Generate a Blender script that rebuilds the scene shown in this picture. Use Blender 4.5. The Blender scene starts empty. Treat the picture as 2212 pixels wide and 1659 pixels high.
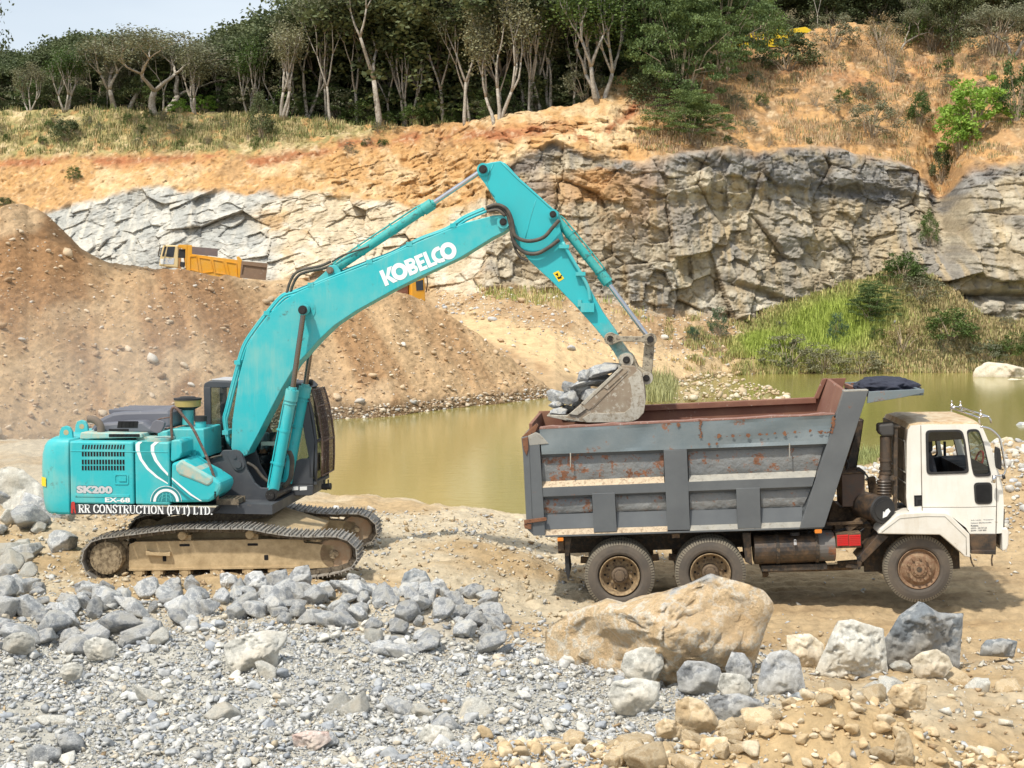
import bpy, bmesh, math, random
import numpy as np
from mathutils import Vector, Matrix, Euler
R = math.radians
scene = bpy.context.scene
col = scene.collection
# ---------------------------------------------------------------- camera
F = 3050.0; W2 = 1106.0; H2 = 829.5            # focal length and centre, in units of a 2212 x 1659 picture
CAMH = 4.8
PITCH = math.atan(184.5 / F)
cam_d = bpy.data.cameras.new('camera'); cam = bpy.data.objects.new('camera', cam_d); col.objects.link(cam)
cam.location = (0, 0, CAMH); cam.rotation_euler = (math.pi/2 - PITCH, 0, 0)
cam_d.sensor_width = 36; cam_d.lens = 36 * F / 2212; cam_d.clip_start = 0.3; cam_d.clip_end = 4000
scene.camera = cam
# ---------------------------------------------------------------- light
SUN_EL = 58; SUN_AZ = 215                       # azimuth the light comes from, clockwise from +Y
world = bpy.data.worlds.new('World'); scene.world = world; world.use_nodes = True
wn = world.node_tree.nodes; wl = world.node_tree.links
bg = wn['Background']; sky = wn.new('ShaderNodeTexSky'); sky.sky_type = 'NISHITA'; sky.sun_disc = False
sky.sun_elevation = R(SUN_EL); sky.sun_rotation = R(SUN_AZ); sky.air_density = 1.0; sky.dust_density = 3.5; sky.ozone_density = 1.0
sky.altitude = 100
wtc = wn.new('ShaderNodeTexCoord'); wmp = wn.new('ShaderNodeMapping'); wmp.inputs['Scale'].default_value = (1.2, 1.2, 5); wnz = wn.new('ShaderNodeTexNoise'); wnz.inputs['Scale'].default_value = 1.6; wnz.inputs['Detail'].default_value = 5
wl.new(wtc.outputs['Generated'], wmp.inputs[0]); wl.new(wmp.outputs[0], wnz.inputs['Vector'])
wmr = wn.new('ShaderNodeMapRange'); wl.new(wnz.outputs['Fac'], wmr.inputs[0]); wmr.inputs[1].default_value = .3; wmr.inputs[2].default_value = .7; wmr.inputs[3].default_value = .45; wmr.inputs[4].default_value = .90
wmx = wn.new('ShaderNodeMix'); wmx.data_type = 'RGBA'; wl.new(wmr.outputs[0], wmx.inputs[0]); wl.new(sky.outputs[0], wmx.inputs[6]); wmx.inputs[7].default_value = (5.6, 6.1, 6.5, 1)     # thin high cloud
wl.new(wmx.outputs[2], bg.inputs[0]); bg.inputs[1].default_value = 0.14
sd = bpy.data.lights.new('sun', 'SUN'); sd.energy = 3.6; sd.angle = R(2.5); sd.color = (1.0, 0.94, 0.83)
so = bpy.data.objects.new('sun', sd); col.objects.link(so)
sv = Vector((math.sin(R(SUN_AZ))*math.cos(R(SUN_EL)), math.cos(R(SUN_AZ))*math.cos(R(SUN_EL)), math.sin(R(SUN_EL))))
so.rotation_euler = sv.to_track_quat('Z', 'Y').to_euler(); so.location = (0, -20, 60)
vs = scene.view_settings; vs.view_transform = 'Standard'; vs.look = 'None'; vs.gamma = 1; vs.exposure = 0.25
scene.cycles.max_bounces = 6; scene.cycles.transparent_max_bounces = 12
# ---------------------------------------------------------------- helpers
def P(px, py, Y):
    """world point seen at picture position px,py lying at distance Y"""
    a = (px - W2)/F; b = -(py - H2)/F
    d = (a, math.cos(PITCH) + b*math.sin(PITCH), -math.sin(PITCH) + b*math.cos(PITCH))
    t = Y/d[1]
    return Vector((d[0]*t, Y, CAMH + d[2]*t))
def PZ(px, py, z):
    """world point seen at px,py lying at height z"""
    a = (px - W2)/F; b = -(py - H2)/F
    d = (a, math.cos(PITCH) + b*math.sin(PITCH), -math.sin(PITCH) + b*math.cos(PITCH))
    t = (z - CAMH)/d[2]
    return Vector((d[0]*t, d[1]*t, z))
def sstep(a, b, x):
    t = np.clip((x - a)/(b - a), 0, 1); return t*t*(3 - 2*t)
def _h(ix, iy, iz, seed):
    with np.errstate(over='ignore'):
        h = (ix.astype(np.uint32)*np.uint32(374761393) + iy.astype(np.uint32)*np.uint32(668265263)
             + iz.astype(np.uint32)*np.uint32(2246822519) + np.uint32((seed*3266489917 + 12345) & 0xffffffff))
        h ^= h >> np.uint32(15); h *= np.uint32(2246822519); h ^= h >> np.uint32(13); h *= np.uint32(3266489917); h ^= h >> np.uint32(16)
    return h.astype(np.float64)/4294967295.0
def vnoise(x, y, z, seed=0):
    x, y, z = np.broadcast_arrays(x, y, z)
    xi = np.floor(x).astype(np.int64); yi = np.floor(y).astype(np.int64); zi = np.floor(z).astype(np.int64)
    fx = x-xi; fy = y-yi; fz = z-zi
    fx = fx*fx*fx*(fx*(fx*6-15)+10); fy = fy*fy*fy*(fy*(fy*6-15)+10); fz = fz*fz*fz*(fz*(fz*6-15)+10)
    r = 0
    for dx in (0, 1):
        wx = fx if dx else 1-fx
        for dy in (0, 1):
            wy = fy if dy else 1-fy
            for dz in (0, 1):
                wz = fz if dz else 1-fz
                r = r + wx*wy*wz*_h(xi+dx, yi+dy, zi+dz, seed)
    return r*2-1
def fbm(x, y, z=0.0, oct=4, seed=0, gain=0.5):
    x = np.asarray(x, float); y = np.asarray(y, float); z = np.asarray(z, float) + 0*x
    r = 0; a = 1; s = 0
    for o in range(oct):
        r = r + a*vnoise(x, y, z, seed+o*17); s += a; a *= gain
        x, y, z = (x*0.8-y*0.6)*2.03+11.3, (x*0.6+y*0.8)*2.03-7.7, z*2.03+3.1
    return r/s
def facets(x, y, seed=0):
    """blocky 2-D cells: tilted-plane height, distance to the crack, random per cell"""
    xi = np.floor(x).astype(np.int64); yi = np.floor(y).astype(np.int64); zz = np.zeros_like(xi)
    f1 = np.full(x.shape, 9.0); f2 = np.full(x.shape, 9.0); hh = np.zeros(x.shape); cc = np.zeros(x.shape)
    for dx in (-1, 0, 1):
        for dy in (-1, 0, 1):
            cx = xi+dx; cy = yi+dy
            px = cx + 0.15+0.7*_h(cx, cy, zz, seed); py = cy + 0.15+0.7*_h(cx, cy, zz+1, seed)
            d = np.hypot(x-px, y-py)
            gx = _h(cx, cy, zz+2, seed)*2-1; gy = _h(cx, cy, zz+3, seed)*2-1; of = _h(cx, cy, zz+4, seed)
            h = of + gx*(x-px)*0.9 + gy*(y-py)*0.9
            m = d < f1
            f2 = np.where(m, f1, np.minimum(f2, d)); hh = np.where(m, h, hh); cc = np.where(m, of, cc); f1 = np.where(m, d, f1)
    return hh, f2-f1, cc
def new_mesh(name, V, Fc, smooth=False, colr=None, colname='Col'):
    """V (n,3); Fc (m,3|4) int array or list of tuples; colr (n,3) linear point colours"""
    me = bpy.data.meshes.new(name)
    V = np.asarray(V, np.float32)
    if isinstance(Fc, np.ndarray):
        k = Fc.shape[1]; m = Fc.shape[0]
        me.vertices.add(len(V)); me.vertices.foreach_set('co', V.ravel())
        me.loops.add(m*k); me.loops.foreach_set('vertex_index', Fc.astype(np.int32).ravel())
        me.polygons.add(m); me.polygons.foreach_set('loop_start', np.arange(0, m*k, k, dtype=np.int32))
        me.polygons.foreach_set('loop_total', np.full(m, k, np.int32))
        me.update(calc_edges=True)
    else:
        me.from_pydata([tuple(map(float, v)) for v in V], [], Fc)
    if smooth: me.polygons.foreach_set('use_smooth', np.ones(len(me.polygons), bool))
    if colr is not None:
        at = me.color_attributes.new(colname, 'FLOAT_COLOR', 'POINT')
        c4 = np.ones((len(V), 4), np.float32); c4[:, :3] = colr; at.data.foreach_set('color', c4.ravel())
    me.validate(); me.update()
    return me
def link(name, me, mat=None, parent=None, loc=(0,0,0), rotz=0.0):
    o = bpy.data.objects.new(name, me); col.objects.link(o)
    if mat is not None and me is not None and not me.materials: me.materials.append(mat)
    o.location = loc; o.rotation_euler = (0, 0, rotz)
    if parent is not None: o.parent = parent
    return o
def thing(name, label, cat, loc=(0,0,0), rotz=0.0, group=None):
    o = bpy.data.objects.new(name, None); col.objects.link(o); o.empty_display_size = 0.3
    o.location = loc; o.rotation_euler = (0,0,rotz); o['label'] = label; o['category'] = cat
    if group: o['group'] = group
    return o
def tag(o, label=None, cat=None, group=None, kind=None):
    if label: o['label'] = label
    if cat: o['category'] = cat
    if group: o['group'] = group
    if kind: o['kind'] = kind
    return o
def struct(o): o['kind'] = 'structure'; return o
def grid_faces(nr, nc):
    i = np.arange((nr-1)*(nc-1)); r = i//(nc-1); c = i%(nc-1); a = r*nc+c
    return np.stack([a, a+1, a+nc+1, a+nc], 1)
def mixc(a, b, t): return a*(1-t[..., None]) + b*t[..., None]
C = lambda *v: np.array(v, float)
# ---------------------------------------------------------------- materials
def mat_new(name):
    m = bpy.data.materials.new(name); m.use_nodes = True
    nt = m.node_tree; b = nt.nodes['Principled BSDF']; return m, nt, b
def nz(nt, scale, detail=6, rough=0.6, coord='Object', vec=None, stretch=None):
    n = nt.nodes.new('ShaderNodeTexNoise'); n.inputs['Scale'].default_value = scale; n.inputs['Detail'].default_value = detail; n.inputs['Roughness'].default_value = rough
    tc = nt.nodes.new('ShaderNodeTexCoord'); src = tc.outputs[coord]
    if stretch:
        mp = nt.nodes.new('ShaderNodeMapping'); mp.inputs['Scale'].default_value = stretch; nt.links.new(src, mp.inputs[0]); src = mp.outputs[0]
    nt.links.new(src, n.inputs['Vector']); return n.outputs['Fac']
def ramp(nt, fac, stops):
    r = nt.nodes.new('ShaderNodeValToRGB'); nt.links.new(fac, r.inputs[0]); e = r.color_ramp.elements
    while len(e) < len(stops): e.new(0.5)
    for k, (p, c) in enumerate(stops):
        e[k].position = p; e[k].color = (*c, 1) if len(c) == 3 else c
    return r.outputs[0]
def mix(nt, f, a, b, mode='MIX'):
    m = nt.nodes.new('ShaderNodeMix'); m.data_type = 'RGBA'; m.blend_type = mode
    for s, v in ((0, f), (6, a), (7, b)):
        if isinstance(v, (int, float)): m.inputs[s].default_value = v
        elif isinstance(v, tuple): m.inputs[s].default_value = (*v, 1)
        else: nt.links.new(v, m.inputs[s])
    return m.outputs[2]
def bump(nt, b, h, dist, strength=1.0):
    n = nt.nodes.new('ShaderNodeBump'); n.inputs['Distance'].default_value = dist; n.inputs['Strength'].default_value = strength
    nt.links.new(h, n.inputs['Height']); nt.links.new(n.outputs[0], b.inputs['Normal']); return n
def attr_mat(name, scale=3.0, var=(0.7, 1.3), bdist=0.05, rough=0.95, bscale=None, spec=0.2):
    m, nt, b = mat_new(name)
    a = nt.nodes.new('ShaderNodeAttribute'); a.attribute_name = 'Col'
    n = nz(nt, scale, 8, 0.7); g = ramp(nt, n, [(0.3, (var[0],)*3), (0.7, (var[1],)*3)])
    c = mix(nt, 1.0, a.outputs['Color'], g, 'MULTIPLY'); nt.links.new(c, b.inputs['Base Color'])
    b.inputs['Roughness'].default_value = rough; b.inputs['Specular IOR Level'].default_value = spec
    bump(nt, b, nz(nt, bscale or scale*1.7, 8, 0.75), bdist); return m
def paint(name, base, wear=None, wear_amt=0.0, rough=0.4, metal=0.0, dirt=None, dirt_amt=0.3, scale=2.5, bd=0.0, thr=0.06, spec=0.5, streak=0.0):
    """painted or bare metal: dirt in soft clouds, wear in hard-edged chips"""
    m, nt, b = mat_new(name)
    c = base
    if dirt is not None:
        n = nz(nt, scale, 6, 0.65); f = ramp(nt, n, [(0.42, (0,)*3), (0.75, (dirt_amt,)*3)])
        c = mix(nt, f, base, dirt)
    if wear is not None and wear_amt > 0:
        n2 = nz(nt, scale*3.2, 9, 0.72); t = 0.72-wear_amt*0.4
        f2 = ramp(nt, n2, [(t-thr, (0,)*3), (t+0.02, (1,)*3)]); c = mix(nt, f2, c, wear)
    if streak:
        ns = nz(nt, 3.0, 7, .7, stretch=(2.4, 2.4, .35)); n4 = nz(nt, .8, 3, .5); mm = nt.nodes.new('ShaderNodeMath'); mm.operation = 'MULTIPLY'; nt.links.new(ns, mm.inputs[0]); nt.links.new(n4, mm.inputs[1]); c = mix(nt, ramp(nt, mm.outputs[0], [(.26, (0,)*3), (.40, (streak,)*3)]), c, dirt)
    if isinstance(c, tuple): b.inputs['Base Color'].default_value = (*c, 1)
    else: nt.links.new(c, b.inputs['Base Color'])
    b.inputs['Metallic'].default_value = metal; b.inputs['Specular IOR Level'].default_value = spec
    n3 = nz(nt, scale*2, 4, 0.6); rr = ramp(nt, n3, [(0.3, (rough*0.8,)*3), (0.7, (min(1, rough*1.35),)*3)]); nt.links.new(rr, b.inputs['Roughness'])
    if bd: bump(nt, b, nz(nt, scale*2.5, 6, 0.7), bd)
    return m
# ================================================================ TERRAIN
WZ = -0.6                                        # water level
def itp(x, pts):
    pts = np.array(pts, float); return np.interp(x, pts[:, 0], pts[:, 1])
def sm_itp(x, pts, k=3):
    # piecewise interpolation with rounded corners
    r = 0
    for d in np.linspace(-14, 14, 5): r = r + itp(x+d, pts)
    return r/5
POND_PX = [(640,1082),(760,1094),(830,1108),(900,1110),(1000,1124),(1060,1137),(1135,1134),(1320,1125),(1500,1100),(1700,1040),(1860,1000),(2000,975),(2160,945),(2260,925),(2500,900),
           (2500,800),(2212,806),(2100,806),(1900,812),(1780,816),(1700,822),(1640,812),(1560,812),(1510,806),(1500,812),(1560,826),(1640,834),(1700,852),(1698,866),(1640,885),(1400,897),(1190,884),(1000,906),(850,926),(715,938),(560,960),(420,1000),(470,1055)]
POND = np.array([PZ(x, y, WZ)[:2] for x, y in POND_PX])
def pond_sd(X, Y):
    """signed distance to the pond outline, negative inside"""
    sh = X.shape; X = X.ravel(); Y = Y.ravel(); d = np.full(X.shape, 1e9); ins = np.zeros(X.shape, bool); n = len(POND)
    for i in range(n):
        ax, ay = POND[i]; bx, by = POND[(i+1) % n]; ex, ey = bx-ax, by-ay
        t = np.clip(((X-ax)*ex+(Y-ay)*ey)/(ex*ex+ey*ey), 0, 1); d = np.minimum(d, np.hypot(X-ax-t*ex, Y-ay-t*ey))
        c = ((ay > Y) != (by > Y)) & (X < (bx-ax)*(Y-ay)/(by-ay+1e-12)+ax); ins ^= c
    return (np.where(ins, -d, d)).reshape(sh)
def gs(X, Y, cx, cy, rx, ry, p=2): return np.exp(-(np.abs((X-cx)/rx)**p + np.abs((Y-cy)/ry)**p))
TR_O = P(1340, 1320, 21.6); TR_YAW = R(-5.0)      # truck: rear wheel contact on the near side
def ground_h(X, Y, fine=True):
    X = np.asarray(X, float); Y = np.asarray(Y, float)
    z = 0.30*(1-sstep(-1.6, 0.7, X - 0.05*(Y-22)))*sstep(17.5, 21.5, Y)
    z = z + 0.10*(1-sstep(-1.0, 1.5, X))*(1-sstep(17, 21, Y))
    z = z + 1.35*gs(X, Y, 13.0, 31, 4.6, 4.5, 2.6) + 0.45*gs(X, Y, 9.0, 31.5, 3.5, 3.0)
    z = z + 0.75*gs(X, Y, 3.35, 14.0, 1.25, 0.9) + 0.30*gs(X, Y, 0.6, 13.4, 2.2, 0.8)
    z = z + 0.5*gs(X, Y, -10.5, 27, 3.5, 3) + 0.25*gs(X, Y, -0.5, 24.5, 1.5, 2.2)
    z = z + 0.16*gs(X, Y, -4.2, 20.0, 5.5, 0.9)
    z = z - 0.35*gs(X, Y, 5.2, 18.9, 1.3, 0.45) - 0.12*gs(X, Y, 5.5, 19.4, 2.5, 0.5)
    sdp = pond_sd(X, Y)
    sdp = sdp + 0.5*fbm(X*0.5, Y*0.5, 0, 3, 5)
    far = sstep(44, 60, Y)
    z = z*(1-far) + far*(-1.6)
    near = 1-sstep(0, 3.2, sdp)
    z = z*(1-near) + near*(WZ + 0.02)
    z = np.where(sdp < 0, WZ + np.maximum(sdp*0.35, -2.0), z)
    z = np.where(Y > 50, np.minimum(z, -1.3), z)
    if fine:
        road = sstep(0.6, 2.0, X)*sstep(19.4, 20.2, Y)*(1-sstep(25.5, 27, Y))
        z = z + 0.16*(1-0.8*road)*fbm(X*0.7, Y*0.7, 0, 3, 9) + (0.07-0.02*road)*fbm(X*3.1, Y*3.1, 0, 4, 10) + 0.018*fbm(X*11, Y*11, 0, 3, 12)
        # wheel ruts along the track the truck came by
        c, s = math.cos(TR_YAW), math.sin(TR_YAW); v = -(X-TR_O.x)*s + (Y-TR_O.y)*c; u = (X-TR_O.x)*c + (Y-TR_O.y)*s
        wob = v + 0.12*np.sin(u*0.5)
        z = z - road*0.10*(np.exp(-((wob-0.15)/0.25)**2) + np.exp(-((wob-2.1)/0.25)**2) + 0.6*np.exp(-((wob+1.0)/0.2)**2))
        z = z + road*0.03*np.sin(wob*26 + 2*fbm(X, Y, 0, 2, 3))*(0.5+0.5*fbm(X*0.8, Y*3, 0, 2, 8))
        z = z + road*0.012*np.sin(u*30+wob*12)*np.exp(-((wob+0.05)/0.3)**2)
    return z
# ---- the one ground sheet
ys = np.concatenate([np.linspace(-25, 11.5, 20), np.geomspace(12.0, 34, 560), np.geomspace(34.1, 75, 200), np.array([80, 90, 110, 140, 200, 300, 500, 900, 1800])])
aa = np.concatenate([np.linspace(-14, -0.62, 26), np.linspace(-0.60, 0.60, 900), np.linspace(0.62, 14, 26)])
GY, GA = np.meshgrid(ys, aa, indexing='ij')
GX = GA*np.maximum(GY, 13.0)
GZ = ground_h(GX, GY)
def ground_col(X, Y, z):
    n1 = fbm(X*0.35, Y*0.5, 0, 4, 21); n2 = fbm(X*1.3, Y*1.6, 0, 4, 22)
    grey = C(.50,.49,.44); pale = C(.57,.48,.34); tan = C(.47,.34,.19); dtan = C(.36,.245,.13)
    c = mixc(np.broadcast_to(pale, X.shape+(3,)), tan, sstep(-0.3, 0.5, n1+0.4*n2))
    g = (1-sstep(0.0, 3.2, X + (Y-15)*-0.25 + 1.2*n1))*(1-sstep(18.3, 20.6, Y + 0.8*n2))
    c = mixc(c, grey, np.clip(g, 0, 1)*0.9)
    road = sstep(0.5, 2.2, X+0.8*n2)*sstep(18.8, 19.8, Y)
    c = mixc(c, mixc(np.broadcast_to(tan, X.shape+(3,)), dtan, sstep(-0.2, 0.6, n2)), road*0.85)
    pit = gs(X, Y, 5.2, 18.9, 1.2, 0.4); c = mixc(c, C(.26,.17,.09), np.clip(pit, 0, 1))
    sdp = pond_sd(X, Y); wet = 1-sstep(0.1, 1.2, sdp+0.4*n2); c = mixc(c, C(.20,.14,.07), np.clip(wet, 0, 1))
    heap = gs(X, Y, 3.35, 14.0, 1.8, 1.1) + gs(X, Y, 0.8, 13.2, 2.8, 0.9); c = mixc(c, C(.55,.40,.22), np.clip(heap*1.2, 0, 1))
    return c
gme = new_mesh('ground', np.stack([GX, GY, GZ], -1).reshape(-1, 3), grid_faces(*GX.shape), True, ground_col(GX, GY, GZ).reshape(-1, 3))
M_ground = attr_mat('quarry_ground', 5.0, (0.72, 1.25), 0.05, 0.97, 12)
struct(link('ground', gme, M_ground))
# ---- water
wp = np.array([[-120, 24, WZ], [160, 24, WZ], [160, 135, WZ], [-120, 135, WZ]])
m, nt, b = mat_new('pond_water')
n = nz(nt, 0.05, 3, 0.5, stretch=(1, 0.5, 1)); cw = ramp(nt, n, [(0.35, (.235,.21,.055)), (0.7, (.285,.25,.075))])
nt.links.new(cw, b.inputs['Base Color']); b.inputs['Roughness'].default_value = 0.12; b.inputs['IOR'].default_value = 1.33; b.inputs['Specular IOR Level'].default_value = 0.5
bump(nt, b, nz(nt, 1.6, 3, 0.5, stretch=(1, 1.8, 1)), 0.012, 0.6)
M_water = m
struct(link('water', new_mesh('water', wp, np.array([[0, 1, 2, 3]])), M_water))

# ---- hillside: one lofted sheet from below the far shore up over rock face and soil bank to the wooded plateau
ROCKTOP = [(-600,520),(0,490),(70,470),(120,450),(200,428),(300,408),(400,404),(470,408),(520,420),(600,410),(700,415),(800,430),(900,440),(980,445),(1040,420),(1090,345),(1130,322),(1200,308),(1260,320),(1340,345),(1420,335),(1500,330),(1560,322),(1620,330),(1700,318),(1800,325),(1900,345),(1970,365),(2020,395),(2045,430),(2062,400),(2100,362),(2160,345),(2212,335),(2800,300)]
ROCKBOT = [(-600,620),(0,610),(300,600),(600,600),(850,610),(1000,640),(1100,625),(1300,640),(1450,690),(1600,690),(1750,655),(1850,615),(1950,585),(2020,600),(2060,640),(2120,690),(2212,700),(2800,700)]
EDGE = [(-600,240),(0,236),(200,238),(420,240),(560,245),(700,262),(840,276),(1000,262),(1100,245),(1180,232),(1260,226),(1310,180),(1360,145),(1420,130),(1500,120),(1600,108),(1700,100),(1760,60),(1850,48),(1920,60),(2000,80),(2100,80),(2212,75),(2800,60)]
SHORE = [(-600,640),(600,660),(900,690),(1000,705),(1100,745),(1200,790),(1300,830),(1400,846),(1500,822),(1560,812),(1700,815),(1800,816),(1900,812),(2100,806),(2212,806),(2800,795)]
pxs = np.concatenate([np.linspace(-1500, -60, 60), np.linspace(-50, 2262, 1150), np.linspace(2275, 3900, 60)])
rk_t = sm_itp(pxs, ROCKTOP) + 9*fbm(pxs*0.02, 0*pxs, 0, 4, 40); rk_b = sm_itp(pxs, ROCKBOT) + 10*fbm(pxs*0.015, 0*pxs+5, 0, 4, 41)
ed = sm_itp(pxs, EDGE) + 4*fbm(pxs*0.03, 0*pxs+9, 0, 4, 42); sh = itp(pxs, SHORE)
zc = CAMH
def Zat(py, Y): # height of the point seen at py at distance Y
    b = -(py - H2)/F
    return CAMH + (-math.sin(PITCH) + b*math.cos(PITCH))/(math.cos(PITCH) + b*math.sin(PITCH))*Y
D_sh = np.clip((WZ-CAMH)/((Zat(np.maximum(sh, 700), 1.0)-CAMH)), 70, 106)
D_sh = np.where(pxs < 1000, 98, D_sh)
D_sh = itp(pxs, [(-1500,104),(850,98),(1000,92),(1200,84),(1400,86),(1500,93),(1560,99),(1700,102),(1900,102),(2212,104),(3900,108)])
D_rb = itp(pxs, [(-1500,112),(0,110),(600,109),(950,108),(1050,104),(1300,103),(1500,106),(1700,109),(1900,112),(2000,111),(2060,108),(2212,105),(3900,104)])
D_rt = D_rb + itp(pxs, [(-1500,7),(900,6),(1050,5),(1300,4.5),(1800,5),(2000,6),(2045,7.5),(2080,6),(3900,5)])
D_ed = D_rt + itp(pxs, [(-1500,12),(900,12),(1100,9),(1250,10),(1400,17),(1800,20),(3900,18)])
z_sh = np.where(pxs < 1450, Zat(sh, D_sh), WZ); z_sh = np.where(pxs < 700, 4.5, z_sh); z_sh = itp(pxs, [(-1500,5.2),(600,4.9),(850,4.0)]) * (pxs < 850) + (pxs >= 850)*np.maximum(z_sh, WZ)
z_rb = Zat(rk_b, D_rb); z_rt = Zat(rk_t, D_rt); z_ed = Zat(ed, D_ed)
mid_y = 0.5*(rk_b+sh); 
seg = [  # (distance, height, rows)
 (D_sh-14, z_sh*0-2.6, 10), (D_sh, z_sh, 66), (D_rb, z_rb, 190), (D_rt, z_rt, 140), (D_ed, z_ed, 24),
 (D_ed+10, z_ed+0.6, 16), (D_ed+60, z_ed+itp(pxs, [(-1500,4),(600,4),(760,17),(3900,17)]), 14), (D_ed+400, z_ed+itp(pxs, [(-1500,2),(600,2),(900,40),(3900,40)]), 2)]
Yl, Zl, Sl = [], [], []
for k in range(len(seg)-1):
    (d0, z0, n), (d1, z1, _) = seg[k], seg[k+1]
    for t in np.arange(n)/n: Yl.append(d0+(d1-d0)*t); Zl.append(z0+(z1-z0)*t); Sl.append(k+t)
Yl.append(seg[-1][0]); Zl.append(seg[-1][1]); Sl.append(len(seg)-1.0)
HY = np.array(Yl); HZ = np.array(Zl); HS = np.array(Sl)[:, None] + 0*HY
# round the profile a little (rows), keeping the picture heights
HX = (pxs - W2)[None, :]/F*HY*1.0
# perspective factor: distance along the view axis, not along Y
HX = HX*(math.cos(PITCH)) - (pxs-W2)[None, :]/F*(HZ-CAMH)*math.sin(PITCH)
PXG = pxs[None, :] + 0*HY
# the picture row each vertex started from (used only to lay out soil, rock and grass bands along the bank)
rowpx = H2 - F*(-( - (HZ-CAMH)*math.cos(PITCH) - HY*math.sin(PITCH)))/(HY*math.cos(PITCH) - (HZ-CAMH)*math.sin(PITCH))
X0, Z0, Y0 = HX.copy(), HZ.copy(), HY.copy()
rock = sstep(1.92, 2.06, HS + 0.05*fbm(X0*0.5, Z0*0.5, 0, 3, 50))*(1-sstep(2.94, 3.03, HS + 0.07*fbm(X0*0.6, Z0*0.3, 0, 4, 51)))
loose = sstep(860, 940, PXG)*(1-sstep(1060, 1110, PXG))     # orange rubble between the two rock faces
left_r = 1-sstep(1000, 1060, PXG)
wx = X0 + 0.5*fbm(X0*0.25, Z0*0.25, 0, 3, 60); wz_ = Z0 + 0.25*X0*0.3 + 0.45*fbm(X0*0.25+9, Z0*0.25, 0, 3, 61)
ca, sa = math.cos(0.35), math.sin(0.35)
wl_x = (wx*ca + wz_*sa); wl_z = (-wx*sa + wz_*ca)*1.7        # left face: slabs dipping
qx = np.where(PXG < 1050, wl_x, wx); qz = np.where(PXG < 1050, wl_z, wz_*1.35)
h1, e1, c1 = facets(qx/4.0, qz/np.where(PXG < 1050, 4.2, 6.0), 70); h2, e2, c2 = facets(qx/1.7+5, qz/1.7, 71); h3, e3, c3 = facets(qx/0.75, qz/0.65+3, 72); h4, e4, c4 = facets(qx/0.3, qz/0.27+3, 75)
amp = np.where(PXG < 1050, 0.6, 1.0); ckm = sstep(-0.25, 0.45, fbm(X0*0.4, Z0*0.4, 0, 3, 74))
disp = rock*(amp*(1.5*(h1-0.5) + 0.62*(h2-0.5)) + (0.25*(h3-0.5) + 0.12*(h4-0.5))*np.where(PXG < 1050, 0.45, 1.0) - np.where(PXG<1050,.25,.45)*np.exp(-e1/0.03)*ckm - 0.22*np.exp(-e2/0.035)*amp*ckm + 0.10*fbm(X0*2.2, Z0*2.2, 0, 4, 73))
# overhanging dark blocks along the brow of the right-hand face
brow = sstep(2.68, 2.8, HS)*(1-sstep(2.97, 3.02, HS))*sstep(1380, 1420, PXG)*(1-sstep(1990, 2030, PXG)); disp = disp + brow*1.1*(0.55+h1*0.6)
b2 = rock*(np.exp(-((rowpx-(560+0.05*(PXG-1900)))/22.0)**2)*0.7*sstep(1640,1700,PXG)*(1-sstep(1780,1830,PXG)))
disp = disp - b2*1.2
bed = np.exp(-(((rowpx-(632+0.33*(PXG-1640))))/9.0)**2)*sstep(1560,1600,PXG)*(1-sstep(1720,1750,PXG)); disp = disp - bed*1.1
bed2 = np.exp(-(((rowpx-(640+0.02*(PXG-2100))))/9.0)**2)*sstep(2060,2080,PXG); disp = disp - bed2*1.6
notch = np.exp(-((PXG-2035)/26)**2)*sstep(2.0, 2.4, HS)*(1-sstep(3.3, 3.8, HS)); disp = disp - notch*1.2
disp = disp + 1.8*sstep(2055, 2090, PXG)*sstep(2.0, 2.3, HS)*(1-sstep(2.7, 3.0, HS))
soil = (1-rock)
disp = disp + soil*sstep(1.05, 1.5, HS)*(1-sstep(4.2, 5, HS))*(0.55*fbm(X0*0.35, Z0*0.5, 0, 4, 80) + 0.22*fbm(X0*1.3, Z0*1.5, 0, 4, 81) + 0.22*fbm(X0*1.1, Z0*0.2, 0, 3, 82) + 0.10*fbm(X0*4.5, Z0*4.5, 0, 4, 88) + 0.14*(facets(qx/0.55, qz/0.5, 89)[0]-.5)
       + loose*0.35*(facets(qx/1.1, qz/0.8, 83)[0]-0.5))
# crumbly ledges in the orange bank
lb = soil*sstep(2.95, 3.1, HS)*(1-sstep(3.55, 3.7, HS))*sstep(500, 900, PXG)*(1-sstep(1500, 1600, PXG)); hh, ee, cc = facets(qx/1.3, qz/0.7, 84); disp = disp + lb*(0.5*(hh-0.5) - 0.12*np.exp(-ee/0.08))
# eroded red brow under the turf
HY = HY - disp*0.93
HZ = HZ + disp*0.18*(1-rock) + soil*0.22*fbm(X0*0.9, Y0*0.9, 0, 4, 85)*sstep(0.9, 1.1, HS)*(1-sstep(6, 6.6, HS))
HZ = HZ + 0.7*sstep(4.0, 4.6, HS)*fbm(X0*0.15, Y0*0.1, 0, 3, 86)*(1-sstep(5.8,6.8,HS))
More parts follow.
